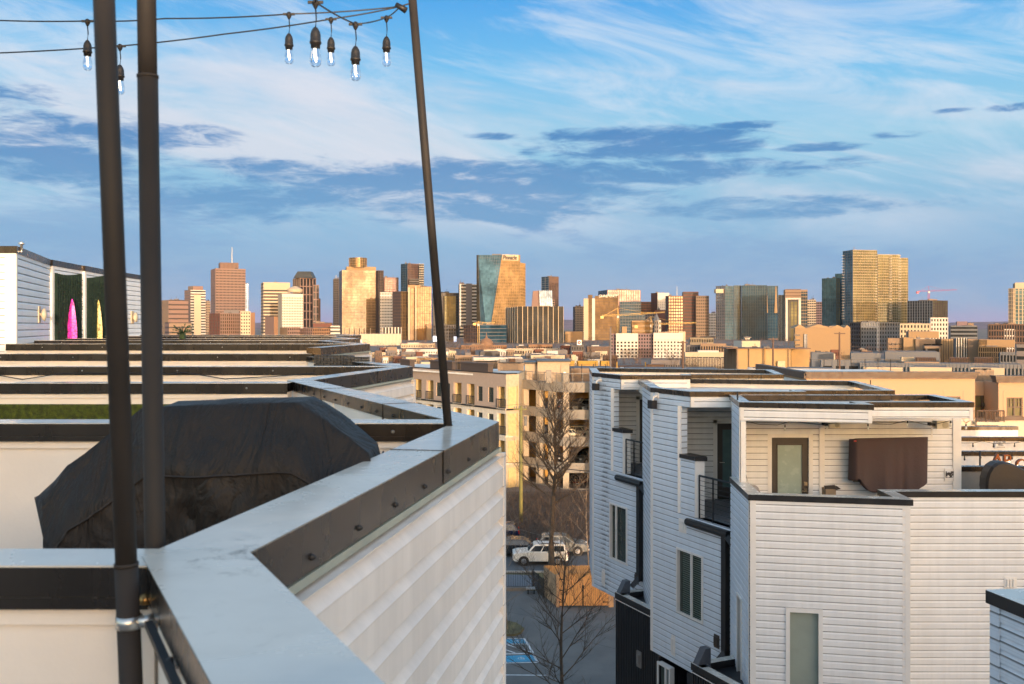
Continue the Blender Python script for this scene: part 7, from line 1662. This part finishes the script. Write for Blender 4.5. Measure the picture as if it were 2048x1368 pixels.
for zi,(za,zb,nm_) in enumerate(zones):
    rr=random.Random(zi+50)
    for ci,cc_ in enumerate(rr.sample(list(wd_),5)):
        w=rr.uniform(9,26); x0=rr.uniform(za,max(za+1,zb-w)); yt=rr.uniform(694,719) if zi<8 else rr.uniform(697,712); dq=CZ*F/(yt-650)*rr.uniform(.62,.82); dq=max(dq,260)
        bx=[(x0,x0+1.5,x0+w,yt,None,S(cc_),('punch','g_black',cc_,max(3,int(w/3.5)),dict(t=.55,v=.55,top=.9)) if rr.random()<.6 else S(cc_),dict(depth=rr.uniform(10,22)))]
        if rr.random()<.5: bx.append((x0+w*.3,x0+w*.3+.6,x0+w*.6,yt-1.5,yt,S('grey'),S('white'),dict(d=dq+6)))
        bld('small %s flat roofed block below the %s'%(wd_[cc_],nm_),dq,bx,group='small low blocks before downtown',name='low_building',fh=3.2)
# small roof clutter: real boxes and ducts on those roofs
# emblem board and screens
def board(px0,px1,y0,y1,d,m,label,cat,name,group=None):
    t=thing(name,label,cat,PP((px0+px1)/2,y1,d),group); mb=MB(); mb.box(XP(px0,d),XP(px1,d),d,d+.6,ZP(y1,d),ZP(y0,d)); mb.build('board',m,t); return t
tb3=board(1154,1163,680,690,560-6,mat('white_board',(.75,.75,.75),.5),'square white board with a round red and dark emblem','sign','billboard')
mb=MB(); c=PP(1158.5,685,553.8); mb.tube([(c[0],c[1],c[2]),(c[0],c[1]+.1,c[2])],.95,18); mb.build('emblem_ring',mat('dark_red_emblem',(.25,.03,.04),.5),tb3)
mb=MB(); mb.box(c[0]-.35,c[0]+.3,c[1]-.1,c[1]-.02,c[2]-.35,c[2]+.3); mb.build('emblem_centre',cm['white'],tb3)
scr=mat('lit_blue_white_screen',(.6,.7,.95),.4,var=.4,vscale=.6,emit=((.55,.62,.9),.55))
board(866,877,672,683,1080,scr,'lit blue and white screen left of the slim leaning pole','screen','video_screen','lit screens at street level')
board(907.5,913,673,684,1080,scr,'lit pale screen right of the slim leaning pole','screen','video_screen','lit screens at street level')
# ---- tower cranes ----------------------------------------------------------
def crane(px_m,d,ym,yj0,px0,px1,yj1,col,label,ymast_bottom=None,apex=8):
    m=mat(col[0],col[1],.5,var=.1); t=thing('tower_crane',label,'crane',(XP(px_m,d),d,0),'tower cranes')
    x=XP(px_m,d); zj=ZP(ym,d); w=.9
    mb=MB()
    for sx in (-w,w):
        for sy in (-w,w): mb.tube([(x+sx,d+sy,0),(x+sx,d+sy,zj)],.13,4,cap=False)
    z=0
    while z<zj-2:
        mb.tube([(x-w,d-w,z),(x+w,d-w,z+1.8)],.06,3,cap=False); mb.tube([(x+w,d-w,z+1.8),(x-w,d-w,z+3.6)],.06,3,cap=False); z+=3.6
    mb.build('mast',m,t)
    def jib(pxa,pya,pxb,pyb,name):
        mb=MB(); a=Vector(PP(pxa,pya,d)); b=Vector(PP(pxb,pyb,d)); n=max(4,int((b-a).length/2.2)); up=Vector((0,0,1.5))
        for o in (Vector((0,-.7,0)),Vector((0,.7,0))): mb.tube([a+o,b+o],.12,4)
        mb.tube([a+up,b+up*.5],.12,4)
        for i in range(n):
            p=a.lerp(b,i/n); q_=a.lerp(b,(i+1)/n); mid=(p+q_)*.5+up*(1-.5*i/n); mb.tube([p+Vector((0,-.7,0)),mid],.06,3,cap=False); mb.tube([mid,q_+Vector((0,-.7,0))],.06,3,cap=False)
        mb.build(name,m,t)
    jib(px_m,ym,px1,yj1,'jib'); jib(px_m,ym,px0,yj0,'counter_jib')
    mb=MB(); ap=Vector((x,d,zj+apex)); mb.tube([(x-.8,d,zj),ap],.12,4); mb.tube([(x+.8,d,zj),ap],.12,4)
    for pxa,pya,u in ((px1,yj1,.7),(px0,yj0,.9)): e=Vector((x,d,zj)).lerp(Vector(PP(pxa,pya,d)),u); mb.tube([ap,e],.09,3)
    mb.build('apex',m,t)
    e=Vector(PP(px0,yj0,d)); mb=MB(); mb.box(e.x-1.5,e.x+1.5,d-1,d+1,e.z-2.5,e.z); mb.build('counterweight',m,t)
    mb=MB(); mb.box(x-1.2,x+1.0,d-1.6,d-.6,zj-2,zj+.3); mb.build('cab',cm['white'],t)
crane(1236,950,632,632,1204,1330,625,('yellow_crane_paint',(.75,.50,.16)),'upper yellow tower crane in front of the tan hotel tower')
crane(1302,900,650,651,1272,1393,646,('yellow_crane_paint',(.75,.50,.16)),'lower yellow tower crane behind the white apartment block')
crane(1857.5,1230,583,583,1835,1914,580,('red_crane_paint',(.42,.05,.10)),'red tower crane above the teal and golden mid-rise',apex=7)
crane(957,990,648,646,949,990,646,('yellow_crane_paint',(.75,.50,.16)),'small tan crane in front of the low dark blue glass block',apex=3)
# ---- light poles, utility poles in the middle distance ---------------------
for px,yt,d,hw,lb in ((1366,682,112,9,'brown timber pole with a short cross arm in front of the white apartments'),(1546,675,150,10,'brown timber pole with cross arm above the big tan block'),(1679,664,150,11,'brown timber pole with cross arm in front of the hospital'),(1221,655,150,0,'plain grey pole rising left of the white apartment block')):
    t=thing('utility_pole',lb,'pole',(XP(px,d),d,0),'distant utility poles'); m_=MB(); m_.tube([(XP(px,d),d,0),PP(px,yt,d)],[.2,.13],8); m_.build('shaft',cm['brown'] if hw else cm['grey'],t)
    if hw: m_=MB(); m_.box(XP(px-hw,d),XP(px+hw,d),d-.15,d-.05,ZP(yt+4,d),ZP(yt+2,d)); m_.build('cross_arm',cm['brown'],t)
# rooftop fence of the school yard
t=thing('roof_fence','thin dark roof railing between the big tan block and the cream monitors','fence',(XP(1700,108),108,0))
m_=MB()
for z in (719,740): m_.box(XP(1621,108),XP(1806,108),108,108.04,ZP(z,108)-.02,ZP(z,108)+.02)
m_.build('rail',M['rubber'],t)
m_=MB()
for px in (1621,1648,1675,1702,1730,1756,1781): m_.tube([PP(px,742,108),PP(px,718,108)],.04,6)
m_.build('posts',M['rubber'],t)
# yellow machinery left of the right houses
t=thing('yellow_structure','bright yellow steel structure behind the garage stair tower','structure',(XP(1188,210),210,0))
m_=MB()
for a,b in ((1140,1149),(1155,1196),(1202,1219)): m_.box(XP(a,210),XP(b,210),210,213,ZP(733,210),ZP(722,210))
m_.build('beam',cm['yellow'],t)
m_=MB(); 
for px in (1141,1158,1193,1217,1234,1291): m_.box(XP(px,209.5)-.12,XP(px,209.5)+.12,209.5,209.8,0,ZP(724,210))
m_.build('column',cm['yellow'],t)
bld('low orange brick box right of the yellow structure',215,[(1293,1294,1329,729,None,S('brick'),S('orange'))],name='low_building')
bld('grey sloping shed roof behind the yellow structure',225,[(1235,1236,1292,731,None,S('grey'),S('brown'))],name='low_building')
t=thing('roof_fence','dark fence posts left of the farthest right house roof','fence',(XP(1180,118),118,0)); m_=MB()
for px in (1139.5,1163.5,1187,1211): m_.tube([PP(px,757,118),PP(px,728,118)],.05,6)
m_.box(XP(1139,118),XP(1212,118),118,118.04,ZP(729,118),ZP(728.4,118)); m_.build('posts',M['rubber'],t)
bld('pale flat roof left of the farthest right house',128,[(1140,1141,1230,737,None,S('grey'),S('tan'))],name='low_building')
# ---- distant hills ---------------------------------------------------------
random.seed(8); mb=MB(); n=90; D=5200
pts=[]
for i in range(n+1):
    px=-300+2700*i/n; y=650-3-5*math.exp(-((px-1130)/60)**2)-4*math.exp(-((px-1950)/90)**2)-2*math.sin(px*.013)-1.2*math.sin(px*.041)
    pts.append((XP(px,D),ZP(y,D)))
m0=0
for k,(dy,hs) in enumerate(((0,0),(300,.7),(700,1.0),(1500,.6))): mb.v+=[(p[0],D-900+dy,p[1]*hs) for p in pts]
for k in range(3):
    for i in range(n): mb.f.append((k*(n+1)+i,k*(n+1)+i+1,(k+1)*(n+1)+i+1,(k+1)*(n+1)+i))
struct(mb.build('hills',mat('wooded_hills',(.17,.12,.15),.95,var=.25,vscale=.01),smooth=True))
# ---- distant trees among the low buildings --------------------------------
for i,(px,d,h,w_,lb) in enumerate(((885,560,11,5,'dark leafless tree clump left of the domed station'),(905,540,9,4,'second leafless tree left of the domed station'),(1382,260,7,3,'small bare tree beside the long parking structure'),(1340,300,7,3,'bare tree below the white apartment block'),(1180,380,8,3.5,'bare tree near the yellow structure'),(1990,330,6,3,'small bare tree by the golden brick office'))):
    tree(lb,(XP(px,d),d,0),h+2,.25,w_,100+i,n1=18,start=.2,trunk_to=.9,lv=3,group='distant leafless trees')
random.seed(404); tm=MB()
for i in range(620):
    d=200+900*random.random()**1.3; px=random.uniform(720,2060); X=XP(px,d); h=random.uniform(4.5,8.5); w=h*random.uniform(.35,.6)
    if d<330 and (1140<px<1370 or 1600<px): continue
    tm.tube([(X,d,0),(X,d,h*.5)],[.18,.1],4,cap=False)
    for k in range(46):
        a=random.random()*6.28; rr_=w*math.sqrt(random.random()); zz_=h*(.35+.65*random.random()*(1-.5*(rr_/w)**2)); p=Vector((X+rr_*math.cos(a),d+rr_*math.sin(a),zz_)); s1=Vector((random.uniform(-.7,.7),random.uniform(-.7,.7),random.uniform(-.2,.9)))
        tm.face(p,p+s1,p+s1*.5+Vector((random.uniform(-.25,.25),0,.25)))
struct(tm.build('woodland',mat('brown_bare_treetops',(.15,.095,.07),.95,var=.3,vscale=.05),fix=False),'distant bare brown treetops scattered among the low roofs',None,'stuff')
# ---- unseen block added behind the camera to shade near roofs from low sun
def neighbour():  # builds the added unseen shade block
    t=thing('townhouse','unseen pale block added behind the viewpoint to shade the near roofs','townhouse',(-4,-14,0))
    A=(31,-12.0); B=(-45,-12.0); top=CZ+SHT
    m_=MB(); m_.box(-45,31,-24,-12,0,top); m_.build('wall',M['siding'],t)
    m_=MB(); coping(m_,[A,B],.3,top+.14,.14,.04); m_.build('parapet_coping',M['bronze'],t)
    for i in range(9):
        x=26-i*7.5
        for z in (CZ+1.2,CZ-3,CZ-7): window_part(t,A,B,31-x,31-x+1.4,z,z+1.7,mull=(.5,),depth=-.001,off=.01)
SHT=1.3
neighbour()  # added unseen block that shades the near roofs
print('objects',len(bpy.data.objects))

if HAZE:
    hz=MB(); hz.box(-3600,3600,-60,6600,-1,CZ+260); ho=hz.build('haze',None or bpy.data.materials.new('haze_air')); ho['kind']='stuff'
    hm=ho.data.materials[0]; hm.use_nodes=True; hn=hm.node_tree; hn.nodes.clear(); pv=hn.nodes.new('ShaderNodeVolumePrincipled'); oo=hn.nodes.new('ShaderNodeOutputMaterial'); hn.links.new(pv.outputs[0],oo.inputs['Volume'])
    pv.inputs['Density'].default_value=HAZE; pv.inputs['Color'].default_value=(.72,.84,1,1); pv.inputs['Anisotropy'].default_value=.0
